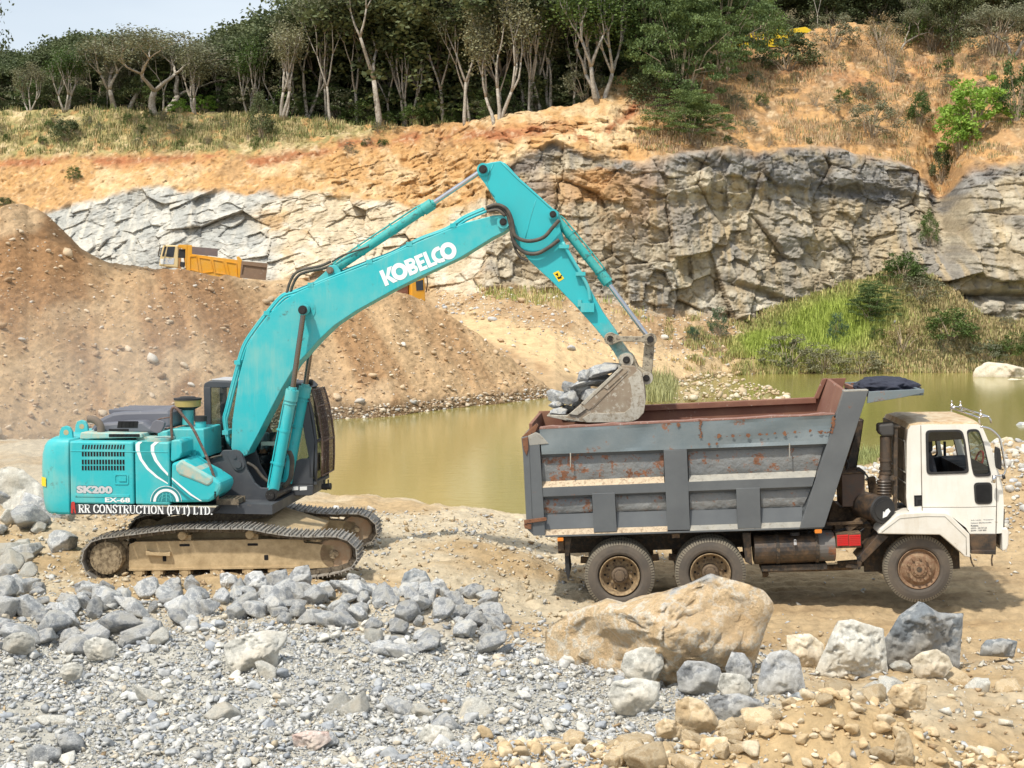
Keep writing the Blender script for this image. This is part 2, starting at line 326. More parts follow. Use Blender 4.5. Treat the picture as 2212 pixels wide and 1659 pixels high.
# colours
n1 = fbm(X0*0.30, Z0*0.45, 0, 4, 90); n2 = fbm(X0*1.1, Z0*1.4, 0, 4, 91); n3 = fbm(X0*3.5, Z0*4, 0, 3, 92); st = fbm(X0*1.8, Z0*0.22, 0, 4, 93)
full = X0.shape+(3,)
ora = np.broadcast_to(C(.56,.33,.14), full); pal = C(.66,.48,.27); red = C(.40,.165,.075); brn = C(.42,.27,.14)
cs = mixc(ora, pal, sstep(-0.1, 0.6, n1+0.6*n2)); cs = mixc(cs, brn, sstep(0.15, 0.7, -n1+0.5*n3)*0.6)
bandy = itp(pxs, [(-600,350),(0,350),(200,345),(420,335),(560,345),(660,330),(760,305),(840,300),(1000,295),(1100,285),(1200,275),(1300,300),(1400,200),(1500,230),(1600,165),(1760,150),(1900,190),(2000,140),(2212,165),(2800,165)])[None, :]
rb_ = np.exp(-((rowpx-bandy-10*n1)/itp(pxs, [(0,13),(600,12),(900,15),(1300,16),(1500,22),(1700,18),(2212,24)])[None,:])**2)*sstep(-0.55, 0.15, n1+0.8*n2)
cs = mixc(cs, red, np.clip(rb_*1.1, 0, 1)*(HS > 2.9))
# grassy strip at the brow (left) and dry vegetated bank (right)
gl = (1-sstep(0, 1, (rowpx-bandy+18+14*n1)/22.0))*(1-sstep(780, 900, PXG))*(HS > 2.9)
gcol = mixc(np.broadcast_to(C(.27,.27,.11), full), C(.48,.40,.20), sstep(-0.3, 0.5, n2)); cs = mixc(cs, gcol, np.clip(gl*sstep(-0.5, 0.1, n2+0.5*n3+0.2), 0, 1)*0.85)
gr = sstep(1360, 1460, PXG)*(HS > 2.9)
cs = mixc(cs, mixc(np.broadcast_to(C(.45,.255,.12), full), C(.31,.20,.105), sstep(-0.3, 0.5, n2)), np.clip(gr*sstep(-0.55, 0.2, n1+n2), 0, 1)*0.75)
cs = mixc(cs, C(.75,.58,.33), np.clip(np.exp(-((rowpx-285)/28)**2-((PXG-1270)/90)**2)*sstep(-.2,.4,n2)*1.5, 0, 1))
# lower ground: road and slope by the water
low = HS < 2.0
cl = mixc(np.broadcast_to(C(.50,.36,.21), full), C(.40,.26,.14), sstep(-0.3, 0.5, n2)); roadm = sstep(0.9,1.0,HS)*(1-sstep(1.35, 1.55, HS + 0.1*n1))*sstep(960,1010,PXG)*(1-sstep(1560,1640,PXG)); cl = mixc(cl, C(.66,.48,.27), roadm)
vg = sstep(1560, 1660, PXG)*sstep(1.0, 1.12, HS); cl = mixc(cl, mixc(np.broadcast_to(C(.30,.27,.10), full), C(.45,.33,.17), sstep(-.2,.5,n2+n1)), vg*0.85)
cl = mixc(cl, C(.17,.12,.06), (1-sstep(0.0, 0.35, Z0-WZ+0.15*n2))*(PXG > 1200))
cs = mixc(cs, C(.30,.19,.10), soil*sstep(.12,.55,n3*.8+n2*.5)*.45); cs = mixc(cs, C(.70,.55,.36), soil*sstep(.15,.6,-n3*.8+n2*.4)*.5); cs = np.where(low[..., None], cl, cs)
# rock colours
grey = mixc(np.broadcast_to(C(.42,.42,.39), full), C(.57,.55,.49), sstep(-.2, .6, n2+c2-0.5)); grey = mixc(grey, C(.64,.60,.51), sstep(0.15, 0.5, st)*0.7)
crm = mixc(np.broadcast_to(C(.60,.50,.35), full), C(.70,.63,.50), sstep(-.3, .5, n2+c2-.5)); crm = mixc(crm, C(.52,.32,.14), sstep(.25, .6, n1+0.6*(c1-0.5))*0.7)
cl_ = mixc(grey, crm, sstep(520, 640, PXG+90*n1))
tang = mixc(np.broadcast_to(C(.37,.305,.21), full), C(.53,.46,.34), sstep(-.3, .5, n2+0.8*(c2-.5))); tang = mixc(tang, C(.24,.23,.215), sstep(-0.05, .5, n1+0.9*(c1-0.5)-0.1+0.3*st)*0.75)
tang = mixc(tang, C(.55,.41,.22), sstep(0.2, .6, st+0.3*n1)*0.5); tang = mixc(tang, C(.25,.24,.22), sstep(.05, .45, -st-.2*n1)*.55); tang = mixc(tang, C(.62,.58,.49), sstep(600, 660, rowpx)*0.45*sstep(-.3,.3,n2))
dark = mixc(np.broadcast_to(C(.15,.15,.155), full), C(.31,.30,.285), sstep(-.3, .6, n2+c2-.5)); topd = sstep(0, 1, (rk_t[None, :] + itp(pxs, [(1000,60),(1350,45),(1500,60),(1700,90),(1900,95),(2000,50),(2212,60)])[None, :] + 35*n1 - rowpx)/20.0)
cr = mixc(tang, dark, np.clip(topd*sstep(-.5,.3,n2+.6*n1+.3), 0, 1)*0.85)
ors = sstep(0.0, 0.35, n1+0.2)*np.exp(-((PXG-1290)/110)**2)*(1-sstep(430, 560, rowpx)); cr = mixc(cr, C(.50,.29,.13), np.clip(ors, 0, 1)*0.9)
crk = mixc(cl_, cr, sstep(1030, 1075, PXG+25*n2))
crk = mixc(crk, C(.58,.38,.18), np.clip(loose*sstep(-.4, .3, n1+n2+0.2)*(1-sstep(430, 560, rowpx-70*n1)), 0, 1)*0.9)
cs = mixc(cs, crk, rock)
crack_tone = np.exp(-e1/0.03)*rock*0.4*ckm; cs = mixc(cs, C(.22,.15,.09), crack_tone)  # darker brown along the cracks between the rock blocks
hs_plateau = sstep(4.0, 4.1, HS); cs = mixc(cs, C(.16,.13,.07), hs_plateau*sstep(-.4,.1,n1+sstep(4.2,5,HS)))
hme = new_mesh('hillside', np.stack([HX, HY, HZ], -1).reshape(-1, 3), grid_faces(*HX.shape), False, cs.reshape(-1, 3))
M_hill = attr_mat('bank_and_rock', 1.6, (0.72, 1.25), 0.16, 0.95, 2.6)
struct(link('hillside', hme, M_hill))
HILL = (HX, HY, HZ, pxs, HS)
def hill_point(px, s):
    """a point on the hillside at column px and profile position s"""
    c = int(np.argmin(np.abs(pxs-px))); r = int(np.argmin(np.abs(HS[:, c]-s))); return Vector((HX[r, c], HY[r, c], HZ[r, c]))
_hcam = (HX/ (HY*math.cos(PITCH) - (HZ-CAMH)*math.sin(PITCH)))*F + W2
_hrow = H2 - F*((HZ-CAMH)*math.cos(PITCH) + HY*math.sin(PITCH))/(HY*math.cos(PITCH) - (HZ-CAMH)*math.sin(PITCH))
def hill_at(px, py):
    """first hillside vertex near picture position px,py"""
    c0 = int(np.argmin(np.abs(pxs-px))); cs_ = slice(max(0, c0-4), c0+5)
    d = np.abs(_hcam[:, cs_]-px) + np.abs(_hrow[:, cs_]-py); d = d + 0.05*(HY[:, cs_]-80)
    r, c = np.unravel_index(np.argmin(d), d.shape); c += max(0, c0-4)
    return Vector((HX[r, c], HY[r, c], HZ[r, c]))

# ---- spoil mound
TOE = [(-700,1040),(0,1040),(300,1005),(450,985),(560,962),(715,938),(850,926),(1000,906),(1190,884),(1225,880),(1260,878)]
CREST = [(-700,470),(-200,452),(0,446),(60,440),(110,470),(160,520),(200,556),(260,568),(340,579),(420,587),(500,600),(577,609),(620,612),(700,614),(800,622),(880,632),(930,650),(985,690),(1060,745),(1130,800),(1190,846),(1230,864),(1260,874)]
mx = np.concatenate([np.linspace(-1200, -30, 40), np.linspace(-24, 1250, 620)])
toe = sm_itp(mx, TOE); cr_ = sum(sm_itp(mx+d_, CREST) for d_ in (-16, 0, 16))/3 + 3*fbm(mx*0.03, mx*0, 0, 4, 110)
D_t = (WZ-0.5-CAMH)/(Zat(toe, 1.0)-CAMH)
D_c = np.maximum(D_t + itp(mx, [(-1200,17),(0,17),(60,18),(200,16),(600,14),(900,12),(1000,9),(1100,6),(1200,3),(1260,1.5)]), 0)
z_t = WZ-0.5 + 0*mx; z_c = Zat(cr_, D_c)
rows = []
for k, t in enumerate(np.linspace(0, 1, 300)):
    bul = 0.045*np.sin(t*math.pi)                         # slightly hollow slope
    rows.append((D_t+(D_c-D_t)*t, z_t+(z_c-z_t)*(t-bul), t+0*mx))
for t in np.linspace(0.05, 1, 14): rows.append((D_c + 14*t, np.maximum(z_c - 2.2*t*t - 0.2*t, np.minimum(z_c-0.3*t, 5.0+0*z_c)) if t < 2 else z_c, 1+t+0*mx))
MY = np.array([r[0] for r in rows]); MZ = np.array([r[1] for r in rows]); MT = np.array([r[2] for r in rows])
MX = (mx-W2)[None, :]/F*(MY*math.cos(PITCH) - (MZ-CAMH)*math.sin(PITCH)); MPX = mx[None, :]+0*MY
x0, y0, z0 = MX.copy(), MY.copy(), MZ.copy()
gul = fbm(x0*0.9 + z0*0.5, z0*0.10, 0, 4, 120); md = 0.35*fbm(x0*0.22, z0*0.3, y0*0.1, 4, 121) + 0.42*gul + 0.16*fbm(x0*1.6+z0*.8, z0*1.2, 0, 4, 122) + 0.10*fbm(x0*5, z0*6, 0, 4, 123)
endf = sstep(0, 0.06, MT)
MY = MY - md*0.7*endf; MZ = MZ + md*0.45*endf
mlow = sstep(0.06, 0.10, MT); 
mc = mixc(np.broadcast_to(C(.48,.325,.18), x0.shape+(3,)), C(.32,.18,.085), sstep(-0.35, 0.35, fbm(x0*0.8+z0*0.6, z0*0.14, 0, 4, 130)+0.3*fbm(x0*.2, z0*.2, 0, 3, 131)))
mc = mixc(mc, C(.54,.39,.235), sstep(0.1, 0.6, fbm(x0*0.5, z0*0.5, 0, 4, 132))*0.8)
mc = mixc(mc, C(.52,.36,.20), sstep(500,1100,MPX)*0.35)
wetm = 1-sstep(WZ+0.25, WZ+0.75, MZ + 0.25*fbm(x0*0.8, z0*0.8, 0, 3, 133)); mc = mixc(mc, C(.12,.075,.035), wetm*0.85)
mme = new_mesh('spoil_mound', np.stack([MX, MY, MZ], -1).reshape(-1, 3), grid_faces(*MX.shape), True, mc.reshape(-1, 3))
M_mound = attr_mat('spoil_earth', 2.2, (0.70, 1.28), 0.10, 0.97, 5)
struct(link('earth_mound', mme, M_mound))
# ================================================================ SHAPE HELPERS
def zf(ox, oy, s):          # coordinates read in an enlarged view of the photograph -> 2212-wide picture
    return lambda x, y: ((ox + x/s)/1.8228, (oy + y/s)/1.8228)
Z1 = zf(100, 1350, 1.4747); Z2 = zf(800, 550, 1.16421); Z3 = zf(2000, 1400, 1.08858); Z5 = zf(3300, 1500, 1.7459)
Z6 = zf(1700, 1000, 2.212); Z7 = zf(150, 1580, 2.9493); Z8 = zf(750, 1450, 2.7646); Z9 = zf(280, 1980, 1.7417); Z10 = zf(550, 900, 3.6867)
class Frame:
    """a machine's own axes: u forward, v sideways (away from the viewer), w up"""
    def __init__(s, O, yaw, tilt=0.0):
        s.O = Vector(O); s.yaw = yaw; s.tilt = tilt
        s.M = Matrix.Rotation(yaw, 3, 'Z') @ Matrix.Rotation(-tilt, 3, 'Y'); s.Mi = s.M.transposed()
    def at(s, q, v):
        """(u, w) of what is seen at picture position q if it lies in the plane v"""
        d = Vector(P(q[0], q[1], 10.0)) - Vector((0, 0, CAMH)); d = s.Mi @ d; o = s.Mi @ (Vector((0, 0, CAMH)) - s.O)
        t = (v - o.y)/d.y; p = o + t*d; return (p.x, p.z)
    def pt(s, q, v): u, w = s.at(q, v); return Vector((u, v, w))
    def world(s, p): return s.O + s.M @ Vector(p)
def ortho(d):
    d = d.normalized(); a = Vector((0, 0, 1)) if abs(d.z) < 0.9 else Vector((1, 0, 0)); x = d.cross(a).normalized(); return x, d.cross(x).normalized()
class MB:
    def __init__(s): s.V = []; s.Fc = []; s.S = []
    def add(s, vs, fs, smooth=False):
        b = len(s.V); s.V += [tuple(v) for v in vs]; s.Fc += [tuple(b+i for i in f) for f in fs]; s.S += [smooth]*len(fs); return s
    def poly(s, pts, v0, v1):
        """outline pts (u,w) extruded from v0 to v1"""
        n = len(pts); A = sum(pts[i][0]*pts[(i+1)%n][1]-pts[(i+1)%n][0]*pts[i][1] for i in range(n))
        if A < 0: pts = pts[::-1]
        vs = [(p[0], v0, p[1]) for p in pts] + [(p[0], v1, p[1]) for p in pts]
        f = [tuple(range(n)), tuple(range(2*n-1, n-1, -1))] + [(i, n+i, n+(i+1)%n, (i+1)%n) for i in range(n)]
        return s.add(vs, f)
    def box(s, u0, u1, v0, v1, w0, w1): return s.poly([(u0, w0), (u1, w0), (u1, w1), (u0, w1)], v0, v1)
    def hexa(s, b, t):
        """b, t: four bottom and four top corners"""
        return s.add(list(b)+list(t), [(3,2,1,0), (4,5,6,7), (0,1,5,4), (1,2,6,5), (2,3,7,6), (3,0,4,7)])
    def bar(s, p0, p1, a, b=None, up=None):
        p0 = Vector(p0); p1 = Vector(p1); b = b or a; d = (p1-p0).normalized()
        if up is None: x, y = ortho(d)
        else: x = d.cross(Vector(up)).normalized(); y = x.cross(d).normalized()
        q = [x*(-a/2)+y*(-b/2), x*(a/2)+y*(-b/2), x*(a/2)+y*(b/2), x*(-a/2)+y*(b/2)]
        return s.hexa([p0+k for k in q], [p1+k for k in q])
    def cyl(s, p0, p1, r0, r1=None, n=20, caps=True):
        p0 = Vector(p0); p1 = Vector(p1); r1 = r0 if r1 is None else r1; x, y = ortho(p1-p0)
        c = [x*math.cos(2*math.pi*i/n)+y*math.sin(2*math.pi*i/n) for i in range(n)]
        s.add([p0+k*r0 for k in c]+[p1+k*r1 for k in c], [(i, (i+1)%n, n+(i+1)%n, n+i) for i in range(n)], True)
        if caps: s.add([p0+k*r0 for k in c], [tuple(range(n-1, -1, -1))]); s.add([p1+k*r1 for k in c], [tuple(range(n))])
        return s
    def lathe(s, c, ax, prof, n=28):
        """prof: (along, radius) pairs about axis ax through c"""
        c = Vector(c); ax = Vector(ax).normalized(); x, y = ortho(ax)
        for k in range(len(prof)-1):
            (a0, r0), (a1, r1) = prof[k], prof[k+1]
            q = [x*math.cos(2*math.pi*i/n)+y*math.sin(2*math.pi*i/n) for i in range(n)]
            s.add([c+ax*a0+v*r0 for v in q]+[c+ax*a1+v*r1 for v in q], [(i, (i+1)%n, n+(i+1)%n, n+i) for i in range(n)], True)
        return s
    def tube(s, pts, r, n=8, sub=4):
        pts = [Vector(p) for p in pts]
        if sub > 1 and len(pts) > 2:
            o = []
            for i in range(len(pts)-1):
                a = pts[max(i-1, 0)]; b = pts[i]; c = pts[i+1]; d = pts[min(i+2, len(pts)-1)]
                for k in range(sub):
                    t = k/sub; o.append(0.5*((2*b)+(c-a)*t+(2*a-5*b+4*c-d)*t*t+(3*b-a-3*c+d)*t**3))
            pts = o+[pts[-1]]
        vs = []; fs = []; x = None
        for i, p in enumerate(pts):
            d = (pts[min(i+1, len(pts)-1)]-pts[max(i-1, 0)]).normalized()
            if x is None: x, y = ortho(d)
            else: x = (x - d*x.dot(d)).normalized(); y = d.cross(x)
            rr = r[i*(len(r)-1)//max(1, len(pts)-1)] if isinstance(r, (list, tuple)) else r
            vs += [p+(x*math.cos(2*math.pi*k/n)+y*math.sin(2*math.pi*k/n))*rr for k in range(n)]
        for i in range(len(pts)-1):
            fs += [(i*n+k, i*n+(k+1)%n, (i+1)*n+(k+1)%n, (i+1)*n+k) for k in range(n)]
        fs += [tuple(range(n-1, -1, -1)), tuple((len(pts)-1)*n+k for k in range(n))]
        return s.add(vs, fs, True)
    def loft(s, rings, closed=True, caps=True, smooth=False):
        n = len(rings[0]); vs = [p for r in rings for p in r]; fs = []
        for i in range(len(rings)-1):
            for k in range(n if closed else n-1): fs.append((i*n+k, i*n+(k+1)%n, (i+1)*n+(k+1)%n, (i+1)*n+k))
        if caps: fs += [tuple(range(n-1, -1, -1)), tuple((len(rings)-1)*n+k for k in range(n))]
        return s.add(vs, fs, smooth)
    def obj(s, name, mat, parent=None, rot=0.0, bev=0.0, loc=(0,0,0), recalc=True):
        me = bpy.data.meshes.new(name); me.from_pydata(s.V, [], s.Fc)
        me.polygons.foreach_set('use_smooth', s.S); me.update()
        if recalc:
            bm = bmesh.new(); bm.from_mesh(me); bmesh.ops.recalc_face_normals(bm, faces=bm.faces); bm.to_mesh(me); bm.free()
        o = link(name, me, mat, parent, loc)
        o.rotation_euler = rot if not isinstance(rot, (int, float)) else (0, 0, rot)
        if bev:
            md = o.modifiers.new('edge', 'BEVEL'); md.width = bev; md.segments = 2; md.limit_method = 'ANGLE'; md.angle_limit = R(35); md.use_clamp_overlap = True
        return o
def rrect(x0, y0, x1, y1, r, n=4):
    o = []
    for cx, cy, a0 in ((x1-r, y1-r, 0), (x0+r, y1-r, 90), (x0+r, y0+r, 180), (x1-r, y0+r, 270)):
        o += [(cx+r*math.cos(R(a0+90*k/n)), cy+r*math.sin(R(a0+90*k/n))) for k in range(n+1)]
    return o
def rounded(pts, r, n=4):
    o = []; m = len(pts)
    for i in range(m):
        p = Vector(pts[i]); a = (Vector(pts[i-1])-p); b = (Vector(pts[(i+1)%m])-p); ra = min(r, a.length*.45); rb_ = min(r, b.length*.45); a = p+a.normalized()*ra; b = p+b.normalized()*rb_
        for k in range(n+1): t = k/n; q = a*(1-t)**2+p*2*t*(1-t)+b*t*t; o.append((q.x, q.y))
    return o
def chaikin(pts, n=1, closed=True):
    for _ in range(n):
        o = []; m = len(pts)
        for i in range(m if closed else m-1):
            a = pts[i]; b = pts[(i+1)%m]; o += [(a[0]*.75+b[0]*.25, a[1]*.75+b[1]*.25), (a[0]*.25+b[0]*.75, a[1]*.25+b[1]*.75)]
        pts = o if closed else [pts[0]]+o+[pts[-1]]
    return pts
def ringed(mb, outer, inner, v0, v1):
    """a frame between two outlines with the same number of points"""
    n = len(outer); f = []
    vs = [(p[0], v0, p[1]) for p in outer]+[(p[0], v0, p[1]) for p in inner]+[(p[0], v1, p[1]) for p in outer]+[(p[0], v1, p[1]) for p in inner]
    for i in range(n):
        j = (i+1)%n; f += [(i, j, n+j, n+i), (2*n+i, 3*n+i, 3*n+j, 2*n+j), (i, 2*n+i, 2*n+j, j), (n+i, n+j, 3*n+j, 3*n+i)]
    mb.add(vs, f)
# ---- lettering: flat strokes laid on a surface
from mathutils.geometry import tessellate_polygon
def plate(mb, outer, holes, v0, v1):
    """a sheet with openings, given as (u,w) outlines"""
    loops = [list(outer)]+[list(h) for h in holes]; flat = [p for l in loops for p in l]; n = len(flat)
    tri = tessellate_polygon([[Vector((p[0], p[1], 0)) for p in l] for l in loops])
    vs = [(p[0], v0, p[1]) for p in flat]+[(p[0], v1, p[1]) for p in flat]
    f = [tuple(t) for t in tri]+[tuple(n+i for i in reversed(t)) for t in tri]; k = 0
    for l in loops:
        m = len(l); f += [(k+i, n+k+i, n+k+(i+1)%m, k+(i+1)%m) for i in range(m)]; k += m
    mb.add(vs, f)
def text_on(mb, s, org, du, dw, v, height, bold=0.02, width=None, thick=0.002):
    """font text laid in the (u,w) plane at v: org start of baseline, du unit vector along it, dw unit vector up"""
    c = bpy.data.curves.new('t', 'FONT'); c.body = s; c.size = 1.0; c.offset = bold; c.resolution_u = 3
    o = bpy.data.objects.new('t', c); me = bpy.data.meshes.new_from_object(o)
    vs = [q.co.copy() for q in me.vertices]; x0 = min(q.x for q in vs); x1 = max(q.x for q in vs); y0 = min(q.y for q in vs); y1 = max(q.y for q in vs)
    k = height/(y1-y0); kx = k if width is None else width/(x1-x0)
    out = []
    for q in vs:
        a = (q.x-x0)*kx; b_ = (q.y-y0)*k; out.append((org[0]+du[0]*a+dw[0]*b_, v, org[1]+du[1]*a+dw[1]*b_))
    mb.add(out, [tuple(p.vertices) for p in me.polygons]); bpy.data.objects.remove(o); bpy.data.curves.remove(c); bpy.data.meshes.remove(me)
GLY = {  # strokes on a 0..1 high grid: thick stems (T) and thin curves (h), serif slabs at stem ends
 'R': (.72, [('T', [(.16,0),(.16,1)]), ('t', [(.16,.96),(.45,.96),(.6,.86),(.6,.62),(.45,.52),(.16,.52)]), ('T', [(.36,.5),(.62,0)])]),
 'C': (.72, [('c', [(.64,.72),(.60,.93),(.36,1.0),(.14,.82),(.10,.5),(.14,.18),(.36,0),(.6,.07),(.66,.28)])]),
 'O': (.78, [('c', [(.39,1),(.15,.84),(.10,.5),(.15,.16),(.39,0),(.63,.16),(.68,.5),(.63,.84),(.39,1)])]),
 'N': (.82, [('t', [(.14,0),(.14,1)]), ('T', [(.16,.98),(.66,.02)]), ('t', [(.68,0),(.68,1)])]),
 'S': (.60, [('c', [(.52,.78),(.48,.96),(.28,1),(.12,.86),(.14,.64),(.42,.44),(.50,.22),(.36,.02),(.14,.04),(.08,.26)])]),
 'T': (.70, [('T', [(.35,0),(.35,1)]), ('t', [(.06,.95),(.64,.95)]), ('t', [(.07,.95),(.07,.76)]), ('t', [(.63,.95),(.63,.76)])]),
 'U': (.78, [('T', [(.17,1),(.17,.25)]), ('t', [(.17,.28),(.24,.06),(.42,0),(.58,.06),(.64,.28)]), ('t', [(.64,1),(.64,.25)])]),
 'I': (.36, [('T', [(.18,0),(.18,1)])]),
 '(': (.34, [('c', [(.30,1.05),(.14,.8),(.10,.45),(.14,.1),(.30,-.15)])]), ')': (.34, [('c', [(.04,1.05),(.20,.8),(.24,.45),(.20,.1),(.04,-.15)])]),
 'P': (.64, [('T', [(.16,0),(.16,1)]), ('t', [(.16,.96),(.42,.96),(.56,.84),(.56,.60),(.42,.47),(.16,.47)])]),
 'V': (.76, [('T', [(.12,1),(.38,.02)]), ('t', [(.38,.02),(.62,1)])]),
 'L': (.62, [('T', [(.17,0),(.17,1)]), ('t', [(.17,.05),(.54,.05)]), ('t', [(.54,.05),(.55,.26)])]),
 'D': (.76, [('T', [(.16,0),(.16,1)]), ('c', [(.16,.96),(.42,.94),(.60,.78),(.64,.5),(.60,.22),(.42,.06),(.16,.04)])]),
 '.': (.28, [('T', [(.12,0),(.12,.14)])]), ' ': (.34, [])}
def stroke_text(mb, s, org, width, height, v):
    tot = sum(GLY[c][0] for c in s); kx = width/tot; x = 0; 
    for c in s:
        w, st = GLY[c]
        for kind, pts in st:
            th = {'T': .19, 't': .09, 'c': .15}[kind]
            if kind == 'c': pts = chaikin(pts, 2, False)
            for i in range(len(pts)-1):
                (a, b), (p, q) = pts[i], pts[i+1]; a = (x+a)*kx; p = (x+p)*kx; b *= height; q *= height
                dx, dy = p-a, q-b; L = math.hypot(dx, dy) or 1e-6
                if kind == 'c': tt = height*(.07+.10*abs(dy)/L)
                else: tt = th*height*(1.0 if abs(dy) > abs(dx)*0.7 else .9)
                ex, ey = dx/L*tt*(0.35 if kind == 'c' else 0), dy/L*tt*(0.35 if kind == 'c' else 0)
                nx, ny = -dy/L*tt/2, dx/L*tt/2; off = 0.00006*(len(mb.Fc) % 23)
                mb.add([(org[0]+a-ex+nx, v-off, org[1]+b-ey+ny), (org[0]+a-ex-nx, v-off, org[1]+b-ey-ny), (org[0]+p+ex-nx, v-off, org[1]+q+ey-ny), (org[0]+p+ex+nx, v-off, org[1]+q+ey+ny)], [(0,1,2,3)])
                if kind in 'Tt' and c not in '.' and abs(dy) > abs(dx)*0.7:      # serif slabs
                    for (ex_, ey_) in ((a, b), (p, q)):
                        if ey_ < .02*height+1e-9 or ey_ > .97*height:
                            k = (.17 if kind == 'T' else .12)*height; y0 = ey_ if ey_ < height/2 else ey_-.07*height; off = 0.0015+0.00006*(len(mb.Fc) % 23)
                            mb.add([(org[0]+ex_-k, v-off, org[1]+y0), (org[0]+ex_+k, v-off, org[1]+y0), (org[0]+ex_+k, v-off, org[1]+y0+.07*height), (org[0]+ex_-k, v-off, org[1]+y0+.07*height)], [(0,1,2,3)])
        x += w
def big_logo(mb, org, du, dw, v, h, width):
    """heavy rounded capitals: K O B E L C O"""
    L = []
    def q(pts): L.append(pts)
    def ring(cx, cy, r0, r1, a0=0, a1=360, n=26):
        for i in range(n):
            t0 = R(a0+(a1-a0)*i/n); t1 = R(a0+(a1-a0)*(i+1)/n)
            q([(cx+r1*math.cos(t0), cy+r1*math.sin(t0)), (cx+r1*math.cos(t1), cy+r1*math.sin(t1)), (cx+r0*math.cos(t1), cy+r0*math.sin(t1)), (cx+r0*math.cos(t0), cy+r0*math.sin(t0))])
    q([(0,0),(.27,0),(.27,1),(0,1)]); q([(.27,.50),(.58,1),(.90,1),(.50,.50),(.90,0),(.56,0),(.27,.42)])
    ring(1.22,.5,.24,.53)
    x = 1.74; q([(x,0),(x+.25,0),(x+.25,1),(x,1)]); 
    for cy in (.27,.73):
        ring(x+.40,cy,.06,.27,-90,90,12); q([(x+.24,cy+.06),(x+.41,cy+.06),(x+.41,cy+.27),(x+.24,cy+.27)]); q([(x+.24,cy-.27),(x+.41,cy-.27),(x+.41,cy-.06),(x+.24,cy-.06)])
    x = 2.46; q([(x,0),(x+.25,0),(x+.25,1),(x,1)]); q([(x+.24,0),(x+.56,0),(x+.56,.21),(x+.24,.21)]); q([(x+.24,.40),(x+.52,.40),(x+.52,.60),(x+.24,.60)]); q([(x+.24,.79),(x+.56,.79),(x+.56,1),(x+.24,1)])
    x = 3.07; q([(x,0),(x+.25,0),(x+.25,1),(x,1)]); q([(x+.24,0),(x+.62,0),(x+.62,.21),(x+.24,.21)])
    ring(4.02,.5,.25,.50,75,262,20); q([(4.10,.75),(4.24,.78),(4.20,.99),(4.02,1.0)]); q([(3.98,.0),(4.24,.0),(4.24,.24),(3.98,.25)])
    ring(4.66,.5,.24,.53)
    k = width/5.19
    for i, p in enumerate(L):
        off = 0.00008*(i % 13)
        mb.add([(org[0]+du[0]*a*k+dw[0]*b*h, v-off, org[1]+du[1]*a*k+dw[1]*b*h) for a, b in p], [tuple(range(len(p)))])
# ================================================================ EXCAVATOR
TEAL = (.024, .43, .47)
M_teal = paint('teal_paint', TEAL, (.07,.14,.13), 0.13, 0.42, dirt=(.20,.46,.42), dirt_amt=0.6, scale=1.6, streak=.55)
M_teal_worn = paint('worn_teal_paint', (.03,.36,.35), (.05,.12,.11), 0.27, 0.45, dirt=(.12,.34,.28), dirt_amt=0.6, scale=5)
M_teal_dusty = paint('dusty_teal_paint', TEAL, (.46,.44,.34), 0.30, 0.6, dirt=(.42,.52,.44), dirt_amt=0.85, scale=2.2, thr=.25)
M_grey = paint('dark_grey_paint', (.050,.055,.065), (.14,.12,.10), 0.12, 0.5, dirt=(.10,.10,.10), dirt_amt=0.5, scale=2)
M_hood = paint('lightened_hood_plastic', (.12,.125,.15), (.3,.3,.3), 0.05, 0.5, dirt=(.17,.17,.19), dirt_amt=0.6, scale=1.6)  # grey base lightened to stand in for light reflected off the hood
M_black = paint('black_rubber', (.018,.018,.020), None, 0, 0.7, dirt=(.07,.065,.055), dirt_amt=0.5, scale=4)
M_void = paint('dark_opening', (.006,.006,.007), None, 0, 0.9)
M_mud = paint('dried_mud_steel', (.54,.41,.24), (.33,.24,.13), 0.14, 0.9, dirt=(.50,.38,.22), dirt_amt=0.9, scale=2.0, bd=0.01, thr=.3)
M_hub = paint('muddy_hub', (.34,.265,.165), (.10,.07,.04), 0.30, 0.9, dirt=(.32,.26,.17), dirt_amt=0.7, scale=4, bd=0.008, thr=.2)
M_rustdisc = paint('rusty_idler', (.40,.25,.15), (.42,.33,.22), 0.2, 0.85, dirt=(.36,.26,.16), dirt_amt=0.7, scale=3, thr=.2)
M_shoe = paint('worn_track_steel', (.27,.25,.225), (.48,.46,.42), 0.2, 0.55, metal=0.35, dirt=(.27,.22,.15), dirt_amt=0.8, scale=3, thr=.2)
M_chain = paint('track_chain_steel', (.07,.055,.04), (.2,.16,.11), 0.25, 0.7, dirt=(.16,.12,.08), dirt_amt=0.7, scale=6, thr=.2)
M_chrome = paint('chromed_rod', (.62,.62,.64), None, 0, 0.16, metal=1.0, dirt=(.3,.27,.22), dirt_amt=0.35, scale=5)
M_rod = paint('oiled_rod', (.20,.18,.16), None, 0, 0.25, metal=0.9, dirt=(.25,.18,.12), dirt_amt=0.6, scale=5)
M_pin = paint('greased_pin', (.035,.032,.03), (.25,.24,.22), 0.15, 0.4, metal=0.5, scale=9)
M_bucket = paint('scraped_bucket_steel', (.27,.205,.145), (.52,.48,.40), 0.24, 0.55, metal=0.15, dirt=(.40,.35,.26), dirt_amt=0.7, scale=3.2, thr=.1)
M_edge = paint('pale_worn_steel', (.50,.47,.40), (.25,.2,.14), 0.2, 0.5, metal=0.2, dirt=(.36,.31,.23), dirt_amt=0.8, scale=6, thr=.15)
M_link = paint('muddy_link_steel', (.40,.35,.26), (.10,.08,.06), 0.32, 0.6, metal=0.1, dirt=(.22,.18,.13), dirt_amt=0.7, scale=5, thr=.1)
M_white = paint('white_decal', (.80,.81,.80), None, 0, 0.5)
M_silver = paint('silver_decal', (.52,.52,.53), None, 0, 0.4)
